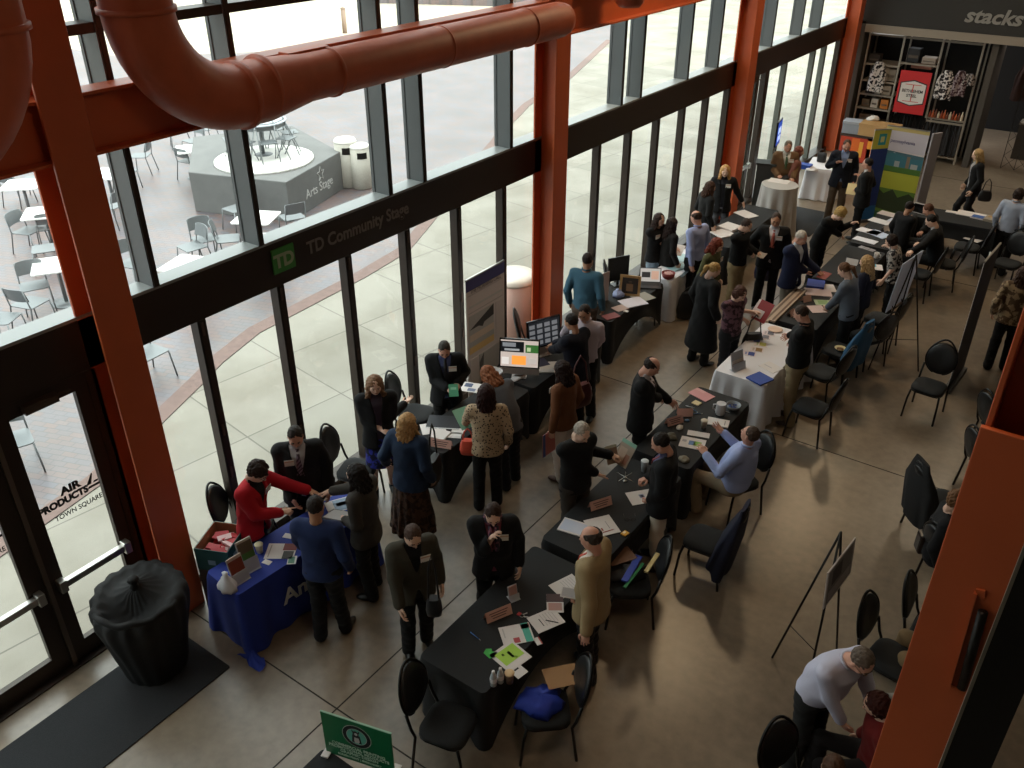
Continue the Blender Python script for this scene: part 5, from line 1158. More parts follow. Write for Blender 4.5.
blob(679.5,428,.05,.03,'#d9d5d0','paper_napkin','crumpled white napkin at the bald man','napkin',3); blob(687,421,.03,.02,'#3b5f80','rubber_toy','small blue toy between pens and napkin','toy',4)
blob(672,437,.07,.035,'#4a4a40','cable_coil','dark coiled cable at the near left of the third table','cable',5); blob(684,460,.06,.035,'#77705f','pouch','grey green pouch at the near end of the third table','pouch',6)
def pitcher(u, v):
    p = at(u, v, ZT_); t = thing('white_jug', 'white jug with handle on the third table', 'jug', (p.x,p.y,ZT_)); W = pm('#bdbcc0', .35)
    MB().lathe([(.05,0),(.06,.02),(.062,.10),(.055,.14),(.06,.16),(.052,.158)], (0,0,0), 24).build('jug_body', W, t); MB().tube([(-.055,0,.13),(-.10,0,.11),(-.10,0,.05),(-.057,0,.03)], .009, 8).build('handle', W, t)
pitcher(720,414)
p = at(733,409,ZT_); t = thing('glass_bowl', 'glass bowl with blue sweets at the far right corner of the third table', 'bowl', (p.x,p.y,ZT_)); MB().lathe([(.04,0),(.08,.02),(.095,.07),(.09,.07),(.075,.03),(.03,.01)], (0,0,0), 24).build('bowl_body', mat('bowl_glass','#8d949c',rough=.12), t)
b = MB(); [b.ell((rnd.uniform(-.05,.05), rnd.uniform(-.05,.05), .045), (.016,.014,.011), 8, 5) for _ in range(12)]; tag(b.build('sweets', [pm('#2f4a86')], t), None, None, None, 'stuff')
sheet(718,422,.17,.27,-75,'white note pad by the small jug on the third table','note_pad','note pad', h=.012, marks=[(.2,.8,.8,.84,'#8a8488')])
sheet(698.5,434,.11,.27,-72,'long white card before the raised hand of the seated man','card','card', h=.004)
sheet(692.5,443,.23,.30,-75,'white flyer with green and blue picture held by the seated man','flyer','flyer', marks=[(.3,.7,.35,.6,'#5a7fb0'),(.3,.7,.55,.85,'#7fb24a'),(.3,.5,.08,.25,'#a9a6ac')], h=.006)
# white cloth table
sheet(760,378,.26,.27,-20,'royal blue folder on the near end of the white cloth table','folder','folder', col=pm('#24479a'), h=.02)
sheet(771,367,.26,.22,-20,'white papers behind the blue folder', h=.006, marks=[(.1,.6,.4,.46,'#aaa4ae')], group=SG)
for i, (u, v, c1, c2, lb) in enumerate([(749.5,353.5,'#3c4f94','#8a90b8','small flyer with blue stripe, nearest of the row on the white cloth'),(757,349.5,'#8a6a3c','#b5a9a0','small flyer with brown picture in the row on the white cloth'),(761,344,'#b5ad4a','#8fa06a','small flyer with yellow picture in the row on the white cloth'),(755,340,'#4a5590','#a4a2b5','small flyer with violet picture in the row on the white cloth'),(764,336.5,'#70707c','#b0aab0','small flyer with grey picture in the row on the white cloth'),(769,333,'#5a5a68','#a9a0a8','small flyer with dark picture, farthest of the row on the white cloth')]):
    sheet(u, v, .14, .18, -75, lb, 'flyer', 'flyer', col=pm('#d8ccd0'), marks=[(.1,.9,.4,.9,c1),(.2,.8,.15,.3,c2)])
p = at(775,330,ZT_); t = thing('plate', 'pale plate at the far end of the white cloth table', 'plate', (p.x,p.y,ZT_)); MB().lathe([(.06,0),(.11,.015),(.105,.018),(.055,.006)], (0,0,0), 24).build('plate_body', pm('#d6b8a4'), t)
# wooden strips and goods behind
for i, (u, v, lb) in enumerate([(782,304,'long pale wooden strip, left one of the pair behind the white cloth'),(789,304,'long pale wooden strip, right one of the pair behind the white cloth')]):
    p = at(u, v, .78); b = MB(); b.mi(0).box(-.045,.045,-.72,.72,0,.03); b.mi(1).box(-.02,.02,-.70,.70,.03,.031); tag(b.build('wooden_strip', [mat('pale_wood','#b59f8c',rough=.5), pm('#6b5548')], None, (p.x,p.y,ZT_), .003), lb, 'strip')
sheet(816,283,.28,.30,15,'royal blue tote bag lying flat behind the wooden strips','tote_bag','bag', col=pm('#1f3a92'), h=.04)
sheet(818,292,.28,.42,-65,'white and pink papers below the blue tote bag', h=.01, col=pm('#cdb9bb'), group=SG); sheet(829,295.5,.10,.10,20,'small white card right of the pink papers','card','card'); sheet(823,302.5,.2,.26,-60,'green and white leaflet in front of the grey sweater woman','leaflet','leaflet', col=pm('#9fae8c'), marks=[(.1,.8,.2,.8,'#7f9a66')]); sheet(817,309,.26,.24,-50,'pinkish papers under the hand of the grey sweater woman', col=pm('#c3aaa6'), marks=TXT[:4], group=SG)
sheet(829,288,.3,.2,-60,'pale sheet near the blue tote bag and the woman in grey', col=pm('#d0c6c4'), group=SG); sheet(867,248.5,.3,.12,-15,'row of small grey cards on the black table left of the patterned blouse','card_row','cards', col=pm('#8f8c90'), marks=[(.3,.33,0,1,'#2a2a2a'),(.63,.66,0,1,'#2a2a2a')])
def mug(u, v, label):
    p = at(u, v, ZT_); t = thing('mug', label, 'mug', (p.x,p.y,ZT_)); MB().lathe([(.035,0),(.042,.01),(.042,.10),(.038,.10),(.036,.02)], (0,0,0), 20).build('mug_body', pm('#d5d2d2'), t); MB().tube([(.04,0,.08),(.07,0,.07),(.07,0,.03),(.04,0,.02)], .007, 6).build('handle', pm('#d5d2d2'), t)
mug(876,258,'white mug at the elbow of the woman in patterned blouse')
sheet(876.5,267,.2,.24,20,'white and turquoise booklet behind the long haired blonde woman','booklet','booklet', marks=[(0,.5,.5,1,'#4a9ab0')], h=.01)
for u, v, w, l, r, c, lb in [(865.5,240,.42,.2,-8,'#dcdde6','long white sheet at the near edge of the far papers table'),(869,231,.42,.24,-10,'#dcdae0','wide white sheet above the long sheet on the far papers table'),(879,234,.4,.28,-25,'#b7c3da','bluish brochure sheet in the middle of the far papers table'),(880,221,.4,.24,-12,'#d5d3d6','white stack left of the far tent card'),(889,214,.4,.24,-10,'#c3b9b8','greyish sheet at the far end of the papers table'),(899,222,.42,.26,-10,'#c2c9dc','pale blue papers right of the far tent card'),(897,231,.4,.2,-12,'#cfc4bd','cream papers near the suited men'),(901,226,.2,.1,-12,'#5a5a5c','grey leaflet on the pale blue papers')]:
    sheet(u, v, w, l, r, lb, col=pm(c), h=.008, group='papers on the far papers table')
sheet(954,212,.30,.13,3,'narrow white sheet on the crosswise far table', z=ZT_, h=.008, group='papers on the crosswise table'); sheet(968,213.5,.40,.3,0,'broad white papers on the crosswise far table', h=.012, group='papers on the crosswise table')
sheet(983,216.5,.40,.3,-5,'blue and white magazine stack on the crosswise far table','magazine','magazine', marks=[(.05,.95,0,.6,'#3f5f9c')], h=.03); sheet(996,219,.4,.26,-5,'tan and grey books at the right end of the crosswise far table','book','book', col=pm('#9a8f80'), marks=[(.1,.9,.6,1,'#a5854f')], h=.05)
sheet(973.6,239,.3,.25,-20,'white paper on the chair at the crosswise far table', z=.503, h=.004)
# held device
p = at(921,206,1.15); t = thing('tablet', 'small dark screened tablet held up at the far papers table', 'tablet', (p.x,p.y,1.0), radians(-10)); MB().box(-.14,.14,-.01,.01,0,.2).build('casing', pm('#b5ada8'), t, bevel=.004); MB().box(-.125,.125,-.012,-.0101,.015,.185).build('screen', pm('#0c0c0e', .1), t)
# window side tables
sheet(433,428,.24,.30,-40,'white handouts at the blonde woman in denim', marks=TXT[:3], group=SG); sheet(440,434,.2,.2,10,'crumpled white paper beside the handouts', h=.02); sheet(452.5,435,.12,.22,-60,'small white card next to the leopard print woman','card','card'); sheet(458,431,.12,.16,-60,'white slip next to the small card at the leopard print woman','card','card')
sheet(444,422,.30,.42,-60,'dark folder with white edge in front of the man at the glass','folder','folder', col=pm('#2c2d33'), marks=[(.94,1,0,1,'#cfcfd2')], h=.006)
sheet(469,387,.24,.36,-70,'white page with blue print right of the man at the glass', marks=[(.1,.5,.3,.6,'#44506e'),(.6,.9,.5,.8,'#6b7590')], group=SG)
blob(522,373,.07,.03,'#cfcfd2','paper_napkin','crumpled white papers below the bright screen','papers',9,sx=1.6); blob(517,379,.06,.02,'#c2c2c4','paper_napkin','second crumpled white paper below the bright screen','papers',10,sx=1.6)
sheet(538,363,.22,.28,-30,'navy folder between the two screens','folder','folder', col=pm('#2a2a44'), h=.01); sheet(547,367,.3,.3,-50,'pale papers beside the navy jacket man', col=pm('#bfb9b4'), h=.008, group=SG)
p = at(467,385,ZT_); t = thing('white_bucket', 'white bucket beside the newspaper banner', 'bucket', (-6.10,8.16,.75)); MB().lathe([(.075,0),(.10,.22),(.105,.225),(.10,.225),(.08,.02)], (0,0,0), 24).build('bucket_body', pm('#d4d2d4'), t); MB().tube([(.1*cos(a),0.02,.2+.08*sin(a)) for a in [pi*i/8 for i in range(9)]], .003, 6).build('handle', SILVER, t)
def imac(u, v, face, label, screen, zb=ZT_):
    p = at(u, v, zb); t = thing('desktop_computer', label, 'computer', (p.x,p.y,zb), radians(face)+pi/2)
    W, H_ = .55, .42; AL = mat('imac_aluminium', '#9c8f88', rough=.35, metal=.3)
    M = Matrix.Translation((0,0,.14)) @ Matrix.Rotation(radians(-8), 4, 'X')
    MB().box(-W/2, W/2, 0, .03, 0, H_, M).build('casing', mat('screen_bezel', '#131316', rough=.2), t, bevel=.004)
    MB().box(-W/2, W/2, -.002, .028, -.09, 0, M).build('chin', AL, t, bevel=.004)
    b = MB(); b.bar((0,.03,.2),(0,.10,.01), .16, .012); b.box(-.1,.1,-.04,.14,0,.01); b.build('foot', AL, t)
    b = MB(); ms = []
    for i, (x0, x1, z0, z1, c, e) in enumerate(screen):
        key = 'screen_'+c.strip('#'); ms.append(mat(key, c, rough=.3, emit=e)); b.mi(i); b.box(-W/2+.02+x0*(W-.04), -W/2+.02+x1*(W-.04), -.0012-.0003*i, -.0005, .02+z0*(H_-.04), .02+z1*(H_-.04), M)
    b.build('screen', ms, t)
imac(519,377,-62,'large computer with bright web page and orange box on its screen', [(0,1,0,1,'#b5a8a0',.55),(.0,.62,.55,.95,'#1c1f24',.2),(.66,1,.55,.85,'#3a6a34',.4),(.70,.8,.6,.75,'#b8c9a0',.4),(.3,.68,.08,.42,'#d98a3a',.7),(.03,.22,.08,.35,'#d5cfca',.5),(.05,.4,.75,.9,'#8e9298',.3),(.1,.5,.6,.68,'#a9adb0',.3),(.75,.95,.15,.35,'#c3bbb4',.4)])
imac(545,355,-25,'large computer with dark tile grid on its screen', [(0,1,0,1,'#22262c',.25)]+[(x+.03,x+.20,z,z+.15,'#7d8084',.35) for x in (0,.24,.48,.72) for z in (.08,.30,.52,.74)])
# newspaper banner on pull up stand; lightened colours stand in for light through it
def banner(name, label, base, rz, w, h, z0, paint, depth=.012):
    t = thing(name, label, 'banner', base, rz); b = MB(); b.box(-w/2-.01, w/2+.01, -.06, .06, 0, .06); b.build('base_cassette', mat('banner_base', '#5a5a5c', rough=.4, metal=.6), t, bevel=.01)
    b = MB(); b.tube([(0,.03,.05),(0,.03,h)], .01, 8); b.box(-w/2, w/2, -.012, .012, h-.01, h+.012); b.build('support_pole', SILVER, t)
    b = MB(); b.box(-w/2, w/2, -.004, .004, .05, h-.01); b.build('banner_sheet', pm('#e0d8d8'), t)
    b = MB(); ms = []; keys = {}
    for k, q in enumerate(paint):
        c = q[4]; 
        if c not in keys: keys[c] = len(ms); ms.append(pm(c))
        b.mi(keys[c]); e_ = .005+.0004*(k+1)
        if len(q) == 5: b.box((q[0]-.5)*w, (q[1]-.5)*w, -e_, -.004, .05+q[2]*(h-.06), .05+q[3]*(h-.06))
        else:
            pts = q[5]; b.add([((x-.5)*w, -e_, .05+z*(h-.06)) for x, z in pts], [tuple(range(len(pts)))])
    b.build('printed_panel', ms, t); return t
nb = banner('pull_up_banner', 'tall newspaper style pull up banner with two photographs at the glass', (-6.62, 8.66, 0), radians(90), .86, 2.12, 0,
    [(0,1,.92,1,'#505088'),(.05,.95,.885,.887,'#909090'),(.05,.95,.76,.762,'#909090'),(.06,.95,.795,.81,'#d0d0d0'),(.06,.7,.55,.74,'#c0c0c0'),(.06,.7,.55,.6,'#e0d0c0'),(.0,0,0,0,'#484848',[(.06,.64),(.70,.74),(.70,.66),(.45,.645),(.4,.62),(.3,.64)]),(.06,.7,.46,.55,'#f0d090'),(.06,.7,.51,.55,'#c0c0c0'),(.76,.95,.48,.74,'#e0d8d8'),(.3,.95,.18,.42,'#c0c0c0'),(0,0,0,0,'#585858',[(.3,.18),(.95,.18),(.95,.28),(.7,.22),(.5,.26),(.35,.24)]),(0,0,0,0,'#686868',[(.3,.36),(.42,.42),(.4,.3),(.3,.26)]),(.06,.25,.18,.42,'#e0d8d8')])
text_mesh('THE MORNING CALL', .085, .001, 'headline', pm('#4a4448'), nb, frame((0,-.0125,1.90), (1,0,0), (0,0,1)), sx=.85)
# table 4 by the laptop
def laptop(u, v, face, label):
    p = at(u, v, ZT_); t = thing('laptop', label, 'laptop', (p.x,p.y,ZT_), radians(face)+pi/2); B_ = pm('#1d1d20', .4)
    MB().box(-.18,.18,-.13,.12,0,.02).build('keyboard_base', B_, t, bevel=.004); b = MB(); b.box(-.15,.15,-.02,.10,.02,.0215); b.build('keys', pm('#0f0f11'), t)
    M = Matrix.Translation((0,.12,.015)) @ Matrix.Rotation(radians(-18), 4, 'X'); MB().box(-.18,.18,0,.012,0,.24,M).build('lid', B_, t, bevel=.003)
    b = MB(); b.mi(0).box(-.165,.165,-.001,0,.012,.23,M); b.mi(1).box(-.14,.0,-.0016,-.001,.08,.17,M); b.mi(2).box(.02,.14,-.0016,-.001,.05,.19,M); b.build('screen', [mat('screen_a9a6a2','#a9a6a2',emit=.5), mat('screen_3a3a3c','#3a3a3c',emit=.2), mat('screen_c4a08c','#c4a08c',emit=.4)], t)
laptop(650,286,-60,'open black laptop on the window side table next to the red bowl')
p = at(629,296,ZT_); t = thing('picture_frame', 'light wood picture frame with dark photo left of the laptop', 'frame', (p.x,p.y,ZT_), radians(20)); b = MB(); M = Matrix.Rotation(radians(-10), 4, 'X')
for q in ((-.17,.17,0,.02,0,.04),(-.17,.17,0,.02,.30,.34),(-.17,-.13,0,.02,.04,.30),(.13,.17,0,.02,.04,.30)): b.box(*q, M)
b.build('frame', mat('light_wood','#b08a58',rough=.5), t); b = MB(); b.mi(0).box(-.13,.13,.005,.012,.04,.30,M); b.mi(1).box(-.06,.05,.003,.005,.08,.2,M); b.build('photo', [pm('#2e2622'), pm('#8a6a4c')], t); MB().bar((0,.02,.25),(0,.14,.0), .05, .006).build('easel_strut', pm('#5a4a3a'), t)
sheet(633,302,.30,.40,-30,'white papers before the picture frame', h=.01, col=pm('#cfc9d2'), group=SG); sheet(643,297,.28,.32,-20,'grey brown papers before the laptop', col=pm('#8f8a80'), h=.008, group=SG)
sheet(611,316,.17,.26,-25,'dark red booklet at the near end of the laptop table','booklet','booklet', col=pm('#8d4a4c'), h=.01); sheet(620,308,.18,.22,-20,'pink leaflets behind the dark red booklet','leaflet','leaflet', col=pm('#b59c94'), h=.01); sheet(626,311,.08,.06,0,'small white card right of the pink leaflets','card','card')
p = at(607,318,ZT_); t = thing('display_board', 'pale folded display board at the near end of the laptop table', 'board', (-6.3,11.1,ZT_), radians(90)); b = MB(); b.box(-.3,0,-.004,.004,0,.5, Matrix.Rotation(.35,4,'Z')); b.box(0,.3,-.004,.004,0,.5, Matrix.Rotation(-.25,4,'Z')); b.build('panels', pm('#b9a6a0'), t)
blob(618,296,.09,.10,'#8793b8','cloth_bundle','blue and white bundle behind the dark red booklet','bundle',12); p = at(640,279,ZT_)
t = thing('flat_screen', 'dark upright screen behind the laptop', 'screen', (-6.4,12.0,ZT_), radians(60)); MB().box(-.2,.2,-.015,.015,.08,.5).build('casing', pm('#1c1d20',.3), t, bevel=.005); MB().box(-.1,.1,-.07,.07,0,.01).bar((0,0,0),(0,0,.1),.04,.03).build('foot', pm('#1c1d20',.3), t)
# window side white cloth
p = at(668,278,ZT_); t = thing('sweet_bowl', 'red bowl filled with pale sweets on the window side white cloth', 'bowl', (p.x,p.y,ZT_)); MB().lathe([(.07,0),(.10,.03),(.115,.10),(.105,.10),(.09,.04),(.05,.012)], (0,0,0), 24).build('bowl_body', pm('#7a2c2a'), t)
b = MB(); [b.ell((.07*cos(i*2.4)*sqrt(i/22), .07*sin(i*2.4)*sqrt(i/22), .088), (.018,.015,.012), 8, 5) for i in range(22)]; tag(b.build('sweets', [pm('#c9a09c')], t), None, None, None, 'stuff')
sheet(676,266,.36,.36,-20,'pale turquoise folder behind the red bowl','folder','folder', col=pm('#9dbcc0'), h=.006, marks=[(.9,1,0,1,'#3a4a4c')]); sheet(683,258,.3,.3,-20,'second turquoise sheet further behind the red bowl', col=pm('#a8c4c8'), h=.006)
sheet(684,274,.06,.3,5,'thin dark strap lying on the window side white cloth','strap','strap', col=pm('#39444a'), h=.004)
sheet(730,226,.34,.34,-12,'thick white stack of papers on the dark far table', h=.05, group='papers on the dark far table'); sheet(723,233,.36,.36,-30,'untidy white papers before the thick stack', h=.02, group='papers on the dark far table'); sheet(746,214,.42,.3,-25,'white sheets at the hand of the blonde woman', h=.006, group='papers on the dark far table')
sheet(779,181,.42,.30,5,'large white page on the cocktail table', z=1.067, h=.004)
blob(812,170,.12,.06,'#cfc9c8','paper_pile','pile of white paper on the short white cloth','papers',20,sx=1.5); sheet(806,164,.26,.2,0,'blue box on the left of the short white cloth','box','box', col=pm('#2548a0'), h=.10)
blob(826,160,.14,.05,'#d2d0cf','paper_pile','second white paper pile near the navy blazer man','papers',21,sx=1.4)
t = thing('black_bag', 'black bag standing at the back of the short white cloth', 'bag', (at(821,162,ZT_).x, at(821,162,ZT_).y, ZT_)); MB().box(-.1,.1,-.06,.06,0,.22).build('bag_body', pm('#1a191a'), t, bevel=.03); MB().tube([(-.05,0,.21),(-.04,0,.3),(.04,0,.3),(.05,0,.21)], .008, 6).build('handle', pm('#1a191a'), t)
# things on chairs
blob(541,703,.17,.10,'#1c38a8','tote_bag','shiny royal blue bag on the chair at the front table','bag',30,z=.5,sx=1.2)
sheet(562,676,.23,.31,-40,'brown envelope lying on the chair beside the blue bag','envelope','envelope', col=pm('#a3784c'), z=.62)
blob(622,574,.17,.10,'#1a1a1e','shoulder_bag','dark bag with blue and green trim on the loaded chair','bag',31,z=.5,sx=1.2); sheet(632,568,.07,.42,8,'long blue folder on the loaded chair','folder','folder', col=pm('#2a3f9c'), z=.6, h=.02); sheet(634,575,.03,.42,2,'green strap on the loaded chair','strap','strap', col=pm('#2c7a44'), z=.60, h=.012)
sheet(620,556,.2,.3,-30,'brown cardboard sleeve on the loaded chair','envelope','envelope', col=pm('#7a5846'), z=.62)
sheet(652,562,.04,.30,5,'cream label strip on the back of the loaded chair','strip','strip', col=pm('#b3a06c'), z=.98, h=.02)
p = at(840,350,.5); t = thing('bowl', 'small cream bowl on the chair seat', 'bowl', (p.x,p.y,.503)); MB().lathe([(.045,0),(.085,.035),(.08,.037),(.04,.008)], (0,0,0), 24).build('bowl_body', pm('#c9b98c'), t); MB().lathe([(.01,.012),(.055,.018),(.01,.02)], (0,0,0), 16).build('soup', pm('#6b4a2c'), t)
p = at(932,548,.55); t = thing('handbag', 'dark brown handbag with gold clasps beside the right orange column', 'handbag', (p.x,p.y,.503), .5)
MB().box(-.17,.17,-.08,.08,0,.24).build('bag_body', mat('brown_leather','#1d110d',rough=.3), t, bevel=.03)
for sy in (-1,1): MB().tube([(-.09,sy*.05,.23),(-.08,sy*.05,.40),(0,sy*.05,.45),(.08,sy*.05,.40),(.09,sy*.05,.23)], .009, 8).build('handle', mat('brown_leather',''), t)
MB().tube([(-.10,-.085,.22),(-.06,-.09,.20)], .01, 6).tube([(.06,-.09,.20),(.10,-.085,.22)], .01, 6).build('clasps', mat('brass','#b58a4a',rough=.3,metal=.8), t)
sheet(941,537,.16,.14,20,'crumpled white tissue on the handbag chair','tissue','tissue', z=.56, h=.05)
# ================================================================= far shop wall
YS = 25.2
SIGNM = mat('charcoal_sign_board', '#2c2b2a', rough=.7)
b = MB(); b.box(-7.1, 6.0, YS-.05, YS+.25, 3.24, 8); struct(b.build('wall_far', SIGNM))
b = MB(); b.box(-6.66, 6.0, YS-.10, YS+.05, 3.05, 3.24); struct(b.build('trim_90', mat('cream_soffit', '#8f8579', rough=.6)))
b = MB(); b.box(-7.1, 6, 29.8, 30.1, 0, 8); struct(b.build('wall_far_back', mat('shop_dark', '#151312', rough=.9)))
b = MB(); b.box(-7.1, -6.66, YS-.05, YS+1.2, 0, 3.3); b.box(-3.6, -3.45, YS, YS+1.2, 0, 3.05); struct(b.build('wall_shop_side', mat('shop_side', '#4a4540', rough=.8)))
b = MB(); b.box(-6.66, -3.5, YS+.95, YS+1.05, 0, 3.1); struct(b.build('wall_shop_partition', mat('shop_dark', '')))
t = thing('shop_sign', 'grey italic lettering stacks on the charcoal board', 'sign', (-3.1, YS-.06, 3.45))
A = onY(965,16,YS-.06); text_mesh('stacks', .46, .02, 'lettering', mat('sign_silver', '#8f8d89', rough=.4), t, frame((A.x+3.1+.0, -.01, A.z-3.45-.12), (1,0,0), (0,0,1)), align='LEFT', shear=.22, bold=.012, sx=1.12)
# shelving grid: four posts, rails
t = thing('shop_shelving', 'chrome framed shop shelving behind the red poster', 'shelving', (-5.2, YS+.1, 0))
CHR = mat('chrome_tube', '#a9a296', rough=.3, metal=.6); X0 = -5.2
for i, x in enumerate((-6.55, -5.68, -4.74, -3.80)):
    b = MB(); b.bar((x-X0,0,0),(x-X0,0,3.05), .045, .045); b.bar((x-X0,.75,0),(x-X0,.75,3.05), .04, .04); b.build('post', CHR, t)
for x0, x1, zs, dp in ((-6.55,-5.68,(.72,1.12,1.48,1.83,2.25,2.98),.75),(-5.68,-4.74,(2.36,2.98,.15),.7),(-4.74,-3.80,(1.10,1.02,.15,2.98),.6)):
    for z in zs:
        b = MB(); b.bar((x0-X0,0,z),(x1-X0,0,z), .035, .045)
        if x1 < -5: b.box(x0-X0+.02, x1-X0, .02, dp, z-.012, z+.012)
        b.build('shelf', mat('shop_shelf', '#8d857a', rough=.5), t)
# poster
t = thing('steel_poster', 'red poster with white hexagon reading Bethlehem Steel', 'poster', (-5.19, YS-.02, 1.155))
w_, h_ = .76, 1.06; b = MB(); b.box(-w_/2, w_/2, -.01, .01, 0, h_); b.build('poster_sheet', mat('poster_red', '#c4282c', rough=.45), t)
def hexa(sx, sz, e): return [(x*sx, e, .52+z*sz) for x, z in ((-.5,-.38),(0,-.5),(.5,-.38),(.5,.38),(0,.5),(-.5,.38))]
b = MB(); ms = [pm('#2e2e34'), pm('#d9d5d2')]
b.mi(0).add(hexa(.66,.66,-.0112), [tuple(range(6))]); b.mi(1).add(hexa(.61,.60,-.0120), [tuple(range(6))]); b.build('emblem', ms, t)
b = MB(); b.box(-.20,.20,-.0132,-.0122,.72,.735); b.box(-.20,.20,-.0132,-.0122,.30,.315); b.box(-.012,.012,-.0132,-.0122,.32,.50); b.box(-.012,.012,-.0132,-.0122,.55,.72); b.build('red_bars', mat('poster_red',''), t)
text_mesh('BETHLEHEM', .105, .001, 'lettering', pm('#1c1c22'), t, frame((0,-.0140,.535), (1,0,0), (0,0,1)), bold=.003, sx=.92); text_mesh('STEEL', .10, .001, 'lettering', pm('#1c1c22'), t, frame((0,-.0140,.42), (1,0,0), (0,0,1)), bold=.003)
# goods: boxes and folded things on the left shelves, bottles, garments
gi = [(-6.35,2.25,.28,.22,'#2a2422','dark folded stack on the second shelf from the top'),(-6.0,1.85,.20,.34,'#b3ab9e','pale board leaning on the upper left shelf'),(-5.83,1.85,.2,.30,'#8f877c','grey carton beside the pale board'),(-6.1,1.49,.14,.15,'#cfc8bd','small white box on the middle left shelf'),(-5.88,1.49,.22,.24,'#aba399','large pale box on the middle left shelf'),(-6.32,1.49,.2,.18,'#3a2f2c','dark box on the middle left shelf'),
 (-6.35,1.13,.2,.2,'#6b5a48','brown box on the lower left shelf'),(-6.12,1.13,.18,.24,'#c9c4bb','white box on the lower left shelf'),(-5.86,1.13,.2,.24,'#c47a30','orange box on the lower left shelf'),(-6.3,.73,.3,.2,'#5a4a3c','brown box on the lowest left shelf'),(-5.0,2.37,.34,.16,'#9a9088','grey folded cloth on the shelf above the poster'),(-5.4,2.37,.3,.34,'#23262b','dark backpack shape on the shelf above the poster'),(-5.15,2.24,.5,.08,'#a06a58','pinkish strip of goods right above the poster')]
for x, z, w_, h_, c, lb in gi:
    b = MB(); b.box(-w_/2, w_/2, 0, .3, 0, h_); b.mi(1).box(-w_/2+.02, w_/2-.02, -.002, 0, h_*.3, h_*.55); tag(b.build('shop_box', [pm(c), pm('#5a534c')], None, (x, YS+.16, z+.013), .01), lb, 'box', 'boxed goods on the shop shelves')
for i in range(12):
    x = -4.66+.07*i; z = 1.125; hh_ = .16+.03*(i % 3); c = ('#8a3a1c','#b0542a','#6b3a24','#c9b8a0')[i % 4]
    tag(MB().lathe([(.028,0),(.03,.01),(.03,hh_*.6),(.012,hh_*.8),(.012,hh_)], (0,0,0), 12).build('bottle', pm(c, .3), None, (x, YS+.08, z)), 'small amber bottle in the row under the checked cloth', 'bottle', 'bottles on the right shop shelf')
def garment(x, z0, z1, w_, c, lb, pat=None, y=YS-.06, nm='garment'):
    b = MB(); b.sm = True; n = 24; K = 8; vs = []
    for k in range(K+1):
        f = k/K; ww = w_*(.45+.55*min(1, f*3)) 
        for j in range(n): a = 2*pi*j/n; vs.append((ww/2*cos(a), .05*sin(a)*(1+.3*sin(6*a+f*3))+.02*sin(5*cos(a)+x*9), z1-(z1-z0)*f+.02*sin(4*cos(a))*f))
    b.add(vs, [(k*n+j, (k+1)*n+j, (k+1)*n+(j+1) % n, k*n+(j+1) % n) for k in range(K) for j in range(n)]); b.add([vs[j] for j in range(n)], [tuple(range(n))])
    return tag(b.build(nm, fab(c, pat=pat), None, (x, y+.0, 0)), lb, 'clothing')
garment(-6.12,1.6,2.35,.42,'#15141a','black tie bundle with white checks hanging left of the poster',('#c9c2bf','noise',16))
garment(-4.45,1.62,2.32,.42,'#c9c2c0','white cloth with black checks hanging right of the poster',('#241f22','noise',18)); garment(-4.12,1.75,2.35,.34,'#8d7f82','white and maroon checked shirt next to the black checked cloth',('#3a1f26','noise',20)); garment(-3.93,2.02,2.30,.3,'#a39b98','pale checked sleeve at the right end of the shelving',('#2a2425','noise',20))
for i in range(11): garment(-5.6+.085*i,.25,1.08,.10,('#22252c','#2b2a2e','#1a1d24')[i % 3],'dark garment hanging on the rail below the red poster',y=YS+.1+.02*(i % 2))['group'] = 'dark clothes below the poster'
for i in range(10): garment(-4.66+.088*i,.2,.98,.11,('#3c3e42','#24262b','#333236')[i % 3],'grey garment hanging on the right shop rail',y=YS+.1+.02*(i % 2))['group'] = 'grey clothes on the right rail'
# security grille right of the shelving
t = thing('security_grille', 'folding metal lattice closing the shop front at the right', 'grille', (-1.2, YS+.5, 0))
GR = mat('grille_metal', '#2e2b28', rough=.4, metal=.6)
for k in range(16):
    b = MB(); x = -1.55+.32*k
    b.tube([(x,0,0),(x,0,3.05)], .008, 5, caps=False); b.build('grille_post', GR, t)
b = MB()
for k in range(15):
    for q in range(9): b.tube([(-1.55+.32*k,0,.34*q),(-1.23+.32*k,0,.34*q+.34)], .005, 4, caps=False); b.tube([(-1.55+.32*k,.01,.34*q+.34),(-1.23+.32*k,.01,.34*q)], .005, 4, caps=False)
b.build('lattice', GR, t)
# shop interior display table behind the grille
t = thing('shop_counter', 'dim grey display rack behind the metal lattice', 'rack', (-2.0, YS+1.6, 0)); MB().box(-.7,1.4,0,.5,0,.9).build('counter_body', pm('#3c3834'), t); MB().box(-.72,1.42,-.02,.52,.9,.94).build('counter_top', pm('#7d776e'), t)
for k in range(4): garment(-2.9+.5*k,1.5,2.4,.4,('#3a2824','#55504c','#2c2624','#4a3a34')[k],'dim hanging garment behind the metal lattice',y=YS+1.5)['group'] = 'garments behind the lattice'
